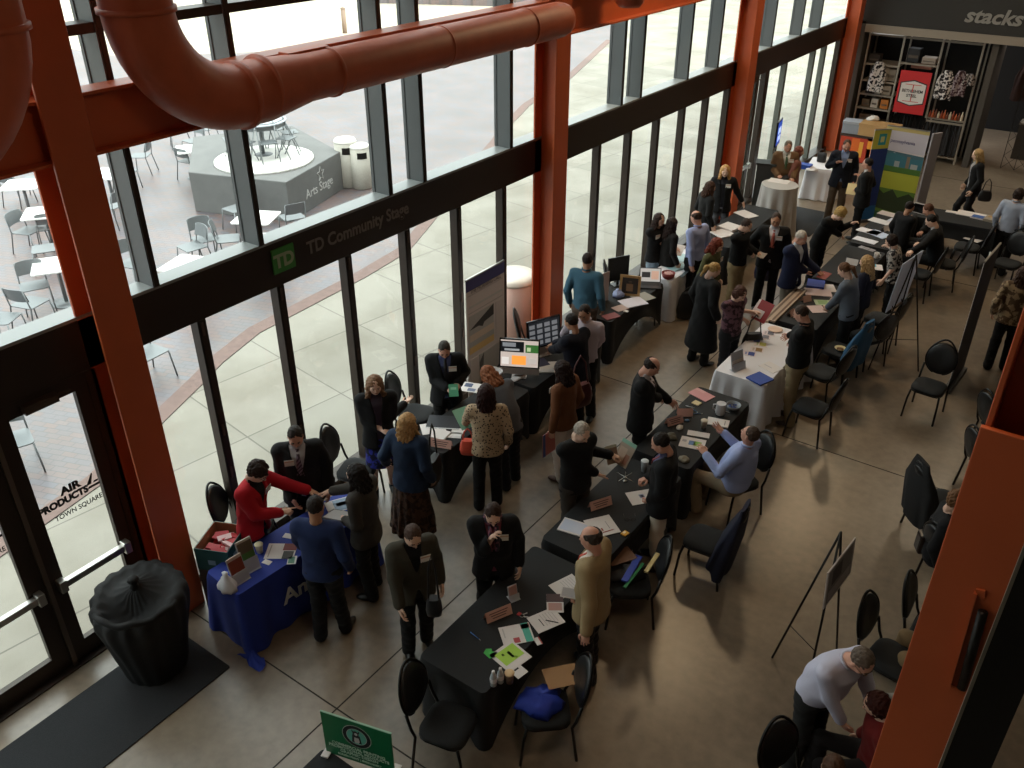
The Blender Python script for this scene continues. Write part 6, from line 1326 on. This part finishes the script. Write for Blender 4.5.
# boxes and pictures on the floor left of the banner
def carton(x, y, z, sx, sy, sz, rz, c, lb, cat='box', c2=None):
    t = thing('storage_box', lb, cat, (x, y, z), rz); MB().box(-sx/2, sx/2, -sy/2, sy/2, 0, sz).build('box_body', pm(c), t, bevel=.008); MB().box(-sx/2-.01, sx/2+.01, -sy/2-.01, sy/2+.01, sz-.05, sz+.01).build('box_lid', pm(c2 or c), t, bevel=.006); return t
carton(-5.75, 24.4, .0, 1.5, .6, .68, .0, '#3a2c24', 'low dark cabinet behind the stacked cartons', 'cabinet')
carton(-5.6, 24.35, .69, .95, .5, .30, .0, '#b58e5c', 'tan cardboard carton on the low dark cabinet'); carton(-6.3, 24.3, .69, .42, .4, .30, .1, '#8f95a0', 'grey plastic tub left of the tan carton', c2='#a5aab4'); blob(873,120,.12,.1,'#dcd6d0','paper_bag','white crumpled bag on the tan carton','bag',41,z=1.0)
def art(x, y, rz, cols, lb):
    t = thing('painting', lb, 'painting', (x, y, 0), rz); b = MB(); b.box(-.42,.42,0,.04,0,.66); b.build('canvas', pm('#3a1e14'), t); b = MB(); ms = []
    for i, (x0,x1,z0,z1,c) in enumerate(cols): b.mi(i); ms.append(pm(c)); b.box(x0,x1,-.003-.0005*i,0,z0,z1)
    b.build('painted_face', ms, t)
art(-6.05, 24.0, 0, [(-.4,.4,.02,.64,'#b3381c'),(.05,.2,.15,.55,'#e0a23a'),(-.1,.1,.3,.62,'#d4641e'),(-.35,-.15,.1,.4,'#7a2418')], 'red abstract picture leaning below the grey tub'); art(-5.35, 24.0, 0, [(-.4,.4,.02,.64,'#d4641e'),(-.4,.4,.4,.6,'#e8952a'),(-.4,.4,.02,.15,'#8a2c18')], 'orange sunset picture leaning below the tan carton')
t = thing('flower_pot', 'small dark plant with colourful blossoms below the orange picture', 'plant', (-5.35, 23.5, 0)); MB().lathe([(.10,0),(.14,.25),(.12,.25)], (0,0,0), 16).build('pot', pm('#2c2420'), t)
b = MB(); R = random.Random(5)
for i in range(70):
    a, r_, z = R.random()*6.28, R.random()*.22, .3+R.random()*.28; c = Vector((r_*cos(a), r_*sin(a), z)); d = Vector((R.uniform(-1,1), R.uniform(-1,1), R.uniform(-.3,1)))*.06; s_ = Vector((-d.y, d.x, 0))*.4; b.mi(i % 3 if i % 5 == 0 else 0).add([c, c+d*.5+s_, c+d, c+d*.5-s_], [(0,1,2,3)])
b.build('foliage', [pm('#24361c'), pm('#b04a5a'), pm('#c9a04a')], t)
# farm field banners
bx = banner('pull_up_banner', 'tall pull up banner with farm field picture and yellow field', (-3.98, 19.75, 0), radians(-2), .86, 2.08, 0,
    [(0,1,.0,.14,'#2e5a34'),(0,1,.10,.42,'#5a7a2c'),(0,1,.36,.56,'#b3b83c'),(0,0,0,0,'#2c3a1c',[(0,.14),(1,.10),(1,.30),(.85,.34),(.6,.28),(.45,.36),(.25,.3),(0,.38)]),(0,1,.54,.62,'#4f7a34'),(0,1,.60,.74,'#3f7a8a'),(0,0,0,0,'#4a6f7c',[(0,.70),(.3,.745),(.7,.70),(1,.71),(1,.74),(0,.76)]),(.35,.47,.60,.66,'#a8b4b8'),(.62,.70,.60,.72,'#8a7a66'),(.74,.9,.60,.65,'#b0b8b8'),(0,1,.76,1,'#cfcbd6'),(0,1,.965,1,'#c9b878')])
text_mesh('pennsylvania', .10, .001, 'lettering', pm('#4a4a80'), bx, frame((-.05,-.0125,1.76), (1,0,0), (0,0,1)), bold=.001)
t = banner('pull_up_banner', 'blue pull up banner with yellow top half hidden behind the farm field banner', (-4.42, 19.62, 0), radians(50), .45, 2.02, 0, [(0,1,0,.80,'#2a3f86'),(0,1,0,.16,'#2a6aa8'),(0,1,.80,1,'#c3c04a'),(.3,.7,.84,.96,'#2a9aa8'),(.4,.6,.87,.93,'#c9cf8a')])
t = thing('side_panel', 'grey side panel standing at the right of the farm field banner', 'panel', (-3.42, 19.8, 0), radians(60)); MB().box(-.13,.13,-.02,.02,0,2.06).build('panel_sheet', pm('#9a969c'), t, bevel=.004); MB().box(-.18,.18,-.1,.1,0,.03).build('foot', BLACKM, t)
# navy banner seen nearly edge on
t = banner('pull_up_banner', 'dark navy pull up banner seen nearly edge on at the right', (-1.22, 13.35, 0), radians(87), .9, 2.1, 0, [(0,1,0,1,'#16182c'),(.1,.9,.6,.9,'#1f2240')])
# easels
EZ = BLACKM
def easel(label, f1, f2, back, H_, blabel, bw, bh, bz, cols, cat='easel'):
    c = (Vector((*f1,0))+Vector((*f2,0))+Vector((*back,0)))/3; t = thing('display_easel', label, cat, c)
    m = (Vector((*f1,0))+Vector((*f2,0)))/2; top = m*.72+Vector((*back,0))*.28; top.z = H_; top -= c
    for f in (f1, f2, back): MB().tube([top, Vector((*f,0))-c], .011, 8).build('leg', EZ, t)
    A_ = Vector((*f1,0))-c; B_ = Vector((*f2,0))-c; k = bz/H_; a = A_.lerp(top, k); b_ = B_.lerp(top, k); MB().tube([a-(b_-a)*.1, b_+(b_-a)*.1], .010, 6).tube([a, a+(a-Vector((*back,0))+c).normalized()*.06], .009, 6).tube([b_, b_+(b_-Vector((*back,0))+c).normalized()*.06], .009, 6).build('ledge', EZ, t)
    MB().tube([A_.lerp(top,.28), (Vector((*back,0))-c).lerp(top,.28)], .005, 6).build('brace', EZ, t)
    # board leaning on the ledge
    mid = (a+b_)/2+c; ax = (b_-a).normalized(); up = ((top+c)-mid).normalized(); n_ = ax.cross(up)
    if n_.dot(Vector((*back,0))-mid) > 0: n_ = -n_
    o = mid+n_*.035; M = Matrix(((ax.x,up.x,n_.x,o.x),(ax.y,up.y,n_.y,o.y),(ax.z,up.z,n_.z,o.z),(0,0,0,1)))
    b = MB(); ms = []
    for i, (x0,x1,z0,z1,cc) in enumerate(cols): b.mi(i); ms.append(pm(cc)); b.box((x0-.5)*bw, (x1-.5)*bw, z0*bh, z1*bh, -.006 if i == 0 else .006, .006+.0006*i, M)
    tag(b.build('poster_board', ms), blabel, 'board')
easel('slim black tripod easel standing alone on the open floor', (-1.03,6.26), (-.97,6.98), (-1.46,6.51), 1.72, 'white edged poster board on the lone tripod easel', .62, .42, 1.06, [(0,1,0,1,'#b3aaa6'),(.06,.94,.06,.94,'#6f6866'),(.2,.55,.45,.85,'#2c2628'),(.1,.9,.1,.35,'#978f8c')])
easel('black tripod easel behind the row of chairs carrying white boards', (-2.40,12.95), (-2.30,13.65), (-1.75,13.35), 1.85, 'white board on the easel behind the chairs, seen nearly edge on', .75, .80, 1.0, [(0,1,0,1,'#aeb4c4'),(.0,1,.0,.12,'#1c1f3a'),(.05,.95,.2,.9,'#b8bece')])
# entrance: black covered round thing, mats, box of red things
BAGM = mat('black_drape', '#08080a', rough=.75, bump=.2, bscale=9)
t = thing('covered_bin', 'large bulging object under a tied black cloth on the entrance mat', 'covered bin', (-6.36, 2.90, 0), .5)
b = MB(); b.sm = True; n = 96; prof = [(.30,.0),(.33,.10),(.36,.25),(.395,.42),(.43,.58),(.46,.72),(.475,.84),(.46,.93),(.42,.97),(.36,.955),(.30,.93),(.22,.955),(.14,.99),(.08,1.02),(.03,1.06)]
vs_ = [(.92*r_*cos(a)*(1+.018*sin(17*a)*(1 if z < .9 else 2.2)+.02*sin(5*a+z*6)), .92*r_*sin(a)*(1+.018*sin(17*a)*(1 if z < .9 else 2.2)+.02*sin(5*a+z*6)), z+(.04*sin(a) if z > .8 else 0)-(.16*max(0,cos(a+1.5))**2*max(0,min(1,(.40-r_)/.2))*(1 if r_ > .1 else 0) if z > .9 else 0)) for r_, z in prof for a in [2*pi*j/n for j in range(n)]]
b.add(vs_, [(i*n+j, i*n+(j+1) % n, (i+1)*n+(j+1) % n, (i+1)*n+j) for i in range(len(prof)-1) for j in range(n)]); b.build('black_cloth', BAGM, t)
b = MB(); b.sm = True; b.lathe([(.035,1.0),(.045,1.05),(.03,1.08),(.055,1.12),(.04,1.15),(.01,1.155)], (0,0,0), 20); b.build('cloth_knot', BAGM, t)
b = MB(); b.sm = True; nn_ = 30; rows = []
for i in range(nn_+1):
    a = -2.3+2.2*i/nn_
    for r_, z in ((.41,.90),(.425,.955),(.39,.975),(.35,.92)): rows.append((r_*cos(a), r_*sin(a), z+.012*sin(9*a)))
b.add(rows, [(i*4+k, (i+1)*4+k, (i+1)*4+k+1, i*4+k+1) for i in range(nn_) for k in range(3)]); b.build('folded_rim', BAGM, t)
MATM = mat('charcoal_entrance_mat', '#26272a', rough=.95, noise=.15, nscale=120, bump=.3, bscale=200)
b = MB(); b.prism(rects(.9, 1.95, .02), 0.002, .012); o = b.build('entrance_mat', MATM, None, (-6.20, 2.32, 0)); tag(o, 'large charcoal entrance mat under the covered bin', 'mat')
b = MB(); b.prism(rects(.9, 1.7, .02), 0.002, .012); o = b.build('entrance_mat', MATM, None, (-5.55, 18.85, 0)); tag(o, 'small dark floor mat by the cocktail table', 'mat')
t = thing('supply_carton', 'open teal carton filled with red packets beside the leftmost column', 'box', (-6.46, 3.92, .61), radians(25))
b = MB(); w_, l_, h_ = .36, .44, .27
b.mi(0); b.box(-w_/2,w_/2,-l_/2,l_/2,0,.01); b.box(-w_/2,-w_/2+.008,-l_/2,l_/2,0,h_); b.box(w_/2-.008,w_/2,-l_/2,l_/2,0,h_); b.box(-w_/2,w_/2,-l_/2,-l_/2+.008,0,h_); b.box(-w_/2,w_/2,l_/2-.008,l_/2,0,h_)
b.mi(1); b.box(-w_/2+.008,-w_/2+.011,-l_/2,l_/2,.05,h_); b.box(-w_/2,w_/2,l_/2-.011,l_/2-.008,.05,h_); b.mi(2); b.box(w_/2,w_/2+.002,-.12,-.04,.1,.17); b.box(-.05,.03,-l_/2-.002,-l_/2,.08,.14); b.build('carton_walls', [pm('#1d4744'), pm('#9a7450'), pm('#7f96a0')], t)
b = MB(); R = random.Random(2)
for i in range(26): b.mi(0 if i % 5 else 1).box(-.07,.07,-.035,.035,0,.02, Matrix.Translation((R.uniform(-.09,.09), R.uniform(-.15,.15), .12+R.random()*.08)) @ Matrix.Rotation(R.uniform(-.8,.8), 4, 'Z') @ Matrix.Rotation(R.uniform(-.3,.3), 4, 'X'))
tag(b.build('red_packets', [pm('#b5242c'), pm('#d9b8b8')], t), None, None, None, 'stuff')
t = thing('storage_box', 'plain brown carton below the teal carton', 'box', (-6.46, 3.92, 0), radians(25)); MB().box(-.18,.18,-.22,.22,0,.605).build('box_body', pm('#3e2c20'), t, bevel=.005); MB().box(-.18,.18,-.02,.02,.605,.608).build('tape', pm('#5a4634'), t)
# podium board and screen by the far column
t = thing('lectern_panel', 'tall dark grey panel left of the cocktail table', 'panel', (-6.3, 18.45, 0), radians(20)); MB().box(-.3,.3,-.15,.15,0,1.25).build('panel_body', pm('#3a3f40'), t, bevel=.01); MB().box(-.33,.33,-.17,.17,1.25,1.29).build('panel_top', pm('#2a2c2c'), t)
t = thing('flat_screen', 'small screen with blue pictures on a stand behind the brown blazer man', 'screen', (-6.55, 19.3, 0), radians(100)); MB().tube([(0,0,.02),(0,0,1.45)], .02, 8).build('stand_pole', BLACKM, t); MB().lathe([(.22,0),(.22,.02),(.03,.04)], (0,0,0), 16).build('foot', BLACKM, t); MB().box(-.24,.24,-.02,.02,1.42,1.98).build('casing', pm('#131518', .2), t, bevel=.006)
b = MB(); b.mi(0).box(-.22,.22,-.022,-.02,1.45,1.95); b.mi(1).box(-.12,.0,-.023,-.022,1.68,1.82); b.box(.04,.16,-.023,-.022,1.68,1.82); b.box(-.12,.0,-.023,-.022,1.52,1.64); b.box(.04,.16,-.023,-.022,1.52,1.64); b.build('screen', [mat('screen_1c3f9a','#1c3f9a',emit=.6), mat('screen_a9bbe0','#a9bbe0',emit=.8)], t)
# green sign on the bottom table
S0 = at(327,751,.755); S1 = at(395,774,.755); d_ = (S1-S0).normalized(); up_ = Vector((0,0,1))
W_ = (onY(391,735,S1.y)-S0).length*.0+ (S1-S0).length; 
t = thing('green_sign', 'green sign with round dog emblem on the bottom edge table', 'sign', S0, atan2(d_.y, d_.x)); GW, GH = W_, .47
MB().box(0, GW, -.006, .006, 0, GH).build('sign_board', mat('sign_green_board', '#136a40', rough=.4), t)
MB().box(-.004, GW+.004, -.004, .008, GH, GH+.008).build('sign_edge', pm('#8fb59a'), t)
bk_ = MB(); bk_.box(-.02, .04, -.06, .08, 0, .012); bk_.box(GW-.04, GW+.02, -.06, .08, 0, .012); bk_.build('sign_feet', PAPER, t)
b = MB(); cx_, cz_ = GW*.5, GH*.66
def disc(b, r_, e, sx=1, n=40, c=(0,0)): b.add([(cx_+c[0]+r_*cos(2*pi*i/n)*sx, -e, cz_+c[1]+r_*sin(2*pi*i/n)) for i in range(n)], [tuple(range(n))])
b.mi(0); disc(b, .125, .0065); b.mi(1); disc(b, .120, .0070); b.mi(0); disc(b, .088, .0075); b.mi(2); disc(b, .084, .0080)
b.mi(1); disc(b, .03, .0086, .9, c=(-.005,.035)); b.add([(cx_-.035,-.0086,cz_+.045),(cx_-.02,-.0086,cz_+.05),(cx_-.04,-.0086,cz_+.08)],[(0,1,2)]); b.add([(cx_+.028,-.0086,cz_+.045),(cx_+.012,-.0086,cz_+.05),(cx_+.03,-.0086,cz_+.08)],[(0,1,2)]); b.add([(cx_-.045,-.0086,cz_-.07),(cx_+.04,-.0086,cz_-.07),(cx_+.03,-.0086,cz_+.02),(cx_-.035,-.0086,cz_+.02)],[(0,1,2,3)])
b.mi(0); disc(b, .014, .0090, 1.0, c=(-.003,.03)); b.add([(cx_-.02,-.009,cz_-.01),(cx_+.018,-.009,cz_-.01),(cx_+.024,-.009,cz_-.05),(cx_+.012,-.009,cz_-.07),(cx_-.018,-.009,cz_-.07),(cx_-.024,-.009,cz_-.05)],[(0,1,2,3,4,5)])
b.build('emblem', [pm('#b9b5b0'), pm('#1a1a1c'), pm('#5fb09c')], t)
LT = pm('#b5cdb8')
for i, (tx, sz) in enumerate((('COMMERCIAL PRINTING', .044), ('PROMOTIONAL PRODUCTS', .044), ('GRAPHIC DESIGN', .044), ('SCREEN PRINT | EMBROIDERY', .03))):
    text_mesh(tx, sz, .001, 'lettering', LT, t, frame((GW*.5, -.0075, .142-.038*i), (1,0,0), (0,0,1)), bold=.0012, sx=.95)
# ================================================================= things held in hands
def held(key, sd, w, l, rz, tilt, name, label, cat, c, marks=(), off=(0,0,0), h=.006, roll=0):
    p = HD[key][sd]+Vector(off); b = MB(); b.box(-w/2, w/2, -l/2, l/2, 0, h); ms = [pm(c)]
    for m in marks: b.mi(len(ms)); ms.append(pm(m[4])); b.box((m[0]-.5)*w, (m[1]-.5)*w, (m[2]-.5)*l, (m[3]-.5)*l, h, h+.001)
    o = b.build(name, ms, None, p); o.rotation_euler = (radians(tilt), radians(roll), radians(rz)); return tag(o, label, cat)
held('glassman',1,.12,.17,-48+90,35,'booklet','small green booklet held by the man at the glass','booklet','#3f8a68',[(.2,.8,.55,.75,'#7fb59a')],off=(.03,-.0,.02))
held('whitehair',-1,.21,.29,-15,55,'booklet','open green edged booklet held up by the white haired man','booklet','#8f7c6b',[(0,1,.85,1,'#6f9a84'),(.1,.6,.1,.7,'#a9907c'),(.62,.9,.1,.5,'#8a5a44')],off=(.04,.08,.02))
held('whitehair',-1,.15,.21,60,60,'booklet','second leaf of the booklet held by the white haired man','booklet','#9a8878',[(0,1,.85,1,'#c9d0c4')],off=(-.08,.0,.0))
held('tan',1,.16,.10,20,25,'phone','pale phone held by the man in tan sport coat','phone','#d2ccc8',[(.06,.94,.08,.92,'#a5a0a0')],off=(-.03,0,.02),h=.012)
held('redfolder',-1,.24,.31,-20,55,'folder','open red folder held by the woman in dark patterned top','folder','#8a1f22',off=(.04,.0,.03))
held('redfolder',-1,.20,.27,-20,48,'paper','white page inside the open red folder','paper','#c9b8b4',off=(-.02,.03,.04))
held('brown',-1,.24,.32,85,88,'folder','pink folder carried low by the woman in brown jacket','folder','#c4766f',[(0,.2,0,1,'#4a5a9a')],off=(-.03,0,-.10))
held('redtie',1,.05,.26,-20,20,'rolled_paper','rolled white paper in the hand of the bald man with red tie','paper','#cfcac8',off=(0,0,.02),h=.04)
held('darkshirt',-1,.14,.2,-10,25,'note_pad','note pad held by the man in black shirt and khaki trousers','note pad','#b5a99f',off=(.02,0,.02))
held('greyw',-1,.22,.30,200,20,'clipboard','dark clipboard held by the woman in charcoal cardigan','clipboard','#2e2c30',[(.05,.95,.05,.9,'#a9a2a0')],off=(-.05,0,.0),h=.01)
held('darklong',1,.2,.28,10,20,'paper','white paper in the hands of the smiling long haired woman','paper','#d5d0ca',off=(.05,.03,.02))
held('brownblazer',1,.22,.28,-60,25,'folder','black folder held by the man in brown blazer','folder','#17171a',off=(.05,-.02,-.02),h=.015)
held('blacksuit',-1,.2,.26,10,40,'envelope','cream yellow papers held by the dark haired man in black suit','paper','#c9b98a',off=(-.05,0,.0))
held('navyold',-1,.16,.22,-10,10,'booklet','dark red booklet under the hand of the man in navy blazer','booklet','#8a3a34',off=(.05,0,-.02))
held('leopard',-1,.2,.28,70,35,'paper','mint green papers held by the leopard print woman','paper','#7fae94',off=(-.05,.05,.03))
held('blondebadge',1,.1,.16,0,20,'paper','small white note held by the blonde woman with badge','paper','#c9c9cc',off=(0,0,.02))
def sbag(px, z0, r, w_, hh_, c, lb, name='handbag', strap=None):
    p = at(*px, z0+hh_/2); t = thing(name, lb, 'bag', (p.x, p.y, z0), r); b = MB(); b.sm = True
    pr = [(.5,0),(.9,.06),(1.0,.35),(.9,.75),(.7,1.0)]; n = 24
    vs2 = [(w_/2*k*math.copysign(abs(cos(2*pi*j/n))**.6, cos(2*pi*j/n)), .06*k*math.copysign(abs(sin(2*pi*j/n))**.8, sin(2*pi*j/n)), z*hh_) for k, z in pr for j in range(n)]
    b.add(vs2, [(i*n+j, i*n+(j+1) % n, (i+1)*n+(j+1) % n, (i+1)*n+j) for i in range(4) for j in range(n)]); b.add([vs2[4*n+j] for j in range(n)], [tuple(range(n))]); b.add([vs2[j] for j in range(n)], [tuple(reversed(range(n)))])
    b.build('bag_body', pm(c, .5), t); top = strap or .45
    MB().tube([(-w_*.32,0,hh_*.95),(-w_*.2,0,hh_+top*.7),(0,0,hh_+top),(w_*.2,0,hh_+top*.7),(w_*.32,0,hh_*.95)], .010, 8).build('strap', pm(c, .5), t)
sbag((579,396),.75,1.2,.42,.34,'#4a1214','dark red shoulder bag on the woman in brown jacket', strap=.42)
sbag((434,470),.72,1.9,.34,.34,'#121214','black shoulder bag at the hip of the blonde woman in denim', strap=.45)
sbag((468,447),.78,.5,.20,.20,'#d0503c','coral orange bag hanging from the arm of the leopard print woman', strap=.16)
sbag((752,345),.45,.7,.34,.40,'#141416','black tote with white print beside the woman with the red folder', 'tote_bag', strap=.3)
sbag((765,270),.55,.2,.36,.38,'#1a2347','dark blue tote bag hanging beside the bald man with red tie', 'tote_bag', strap=.25)
sbag((985,196),.80,.3,.26,.22,'#141214','black handbag swinging beside the walking woman', strap=.25)
sbag((434,606),.95,.6,.15,.20,'#15151a','small black shoulder bag of the olive grey jacket person', strap=.5)
sbag((690,305),.02,.9,.5,.50,'#15171c','dark bag standing under the window side white cloth', 'tote_bag', strap=.1)
# ================================================================= light
w = bpy.data.worlds.new('sky'); sc.world = w; w.use_nodes = True
N = w.node_tree.nodes; L = w.node_tree.links; bg = N['Background']; bg.inputs['Strength'].default_value = 3.3
tc = N.new('ShaderNodeTexCoord'); sx_ = N.new('ShaderNodeSeparateXYZ'); L.new(tc.outputs['Generated'], sx_.inputs[0])   # overcast sky, brightest overhead
rp = N.new('ShaderNodeValToRGB'); e = rp.color_ramp.elements; e[0].position = .0; e[0].color = (.16,.165,.17,1); e[1].position = 1.0; e[1].color = (.98,1.0,1.0,1)
L.new(sx_.outputs['Z'], rp.inputs[0]); L.new(rp.outputs[0], bg.inputs['Color'])
s = bpy.data.lights.new('sun', 'SUN'); s.energy = 3.2; s.angle = .01; s.color = (1, .95, .85); so = bpy.data.objects.new('sun', s); COL.objects.link(so)
so.rotation_euler = Vector((1, -.1, .42)).to_track_quat('Z', 'Y').to_euler()
def area(x, y, z, sx, sy, e, c):
    l = bpy.data.lights.new('ceiling_lamp', 'AREA'); l.shape = 'RECTANGLE'; l.size = sx; l.size_y = sy; l.energy = e; l.color = c
    o = bpy.data.objects.new('ceiling_lamp', l); COL.objects.link(o); o.location = (x, y, z); return o
for u, v in ((665,642),(797,512),(850,330)):
    q = at(u, v, 0); k_ = (CH+7.7)/CH; area(q.x*k_, q.y*k_, 7.7, .7, .7, 55, (1, .72, .42))
area(-1, 3, 7.9, 1.5, 1.5, 25, (1, .75, .5)); area(-1.5, 21, 7.9, 1.5, 1.5, 45, (1, .8, .55))
area(-3.5, 27, 3.0, 4, 1.5, 12, (1, .85, .7))
VS.exposure = .95
# sub-parts: the small piece sits under the part it belongs to
SUBP = {'lapels': ('jacket',), 'shirt_cuffs': ('shirt', 'jacket'), 'collar': ('shirt', 'polo_shirt'), 'name_badge': ('jacket', 'cardigan', 'blouse', 'sweater', 'shirt'), 'screen': ('casing', 'lid'), 'printed_panel': ('banner_sheet',),
        'bottle_label': ('bottle_body',), 'emblem': ('sign_board', 'poster_sheet'), 'sign_edge': ('sign_board',), 'red_bars': ('poster_sheet',), 'printed_lines': ('card',), 'painted_face': ('canvas',), 'keys': ('keyboard_base',), 'opening': ('bin_body',), 'ring': ('frame',), 'push_bar': ('door_frame',), 'door_closer': ('door_frame',), 'tape': ('box_body',), 'folded_rim': ('black_cloth',), 'cloth_knot': ('black_cloth',), 'clasps': ('bag_body',), 'rod': ('bracket',)}
def base(n): return n.rsplit('.', 1)[0] if n.rsplit('.', 1)[-1].isdigit() else n
for o in list(bpy.data.objects):
    if o.parent is not None and o.parent.parent is None and base(o.name) in SUBP and o.type == 'MESH':
        for s_ in SUBP[base(o.name)]:
            c = [q for q in o.parent.children if base(q.name) == s_ and q is not o and q.matrix_local.is_identity]
            if c and o.matrix_local.is_identity: o.parent = c[0]; break
# lettering on a board belongs to the board
for o in list(bpy.data.objects):
    if base(o.name) in ('lettering', 'headline', 'logo_letters') and o.parent and o.parent.parent is None:
        for s_ in ('sign_board', 'poster_sheet', 'banner_sheet', 'green_square' if base(o.name) == 'logo_letters' else 'door_glass', 'concrete_block'):
            c = [q for q in o.parent.children if base(q.name) == s_]
            if c: o.parent = c[0]; break
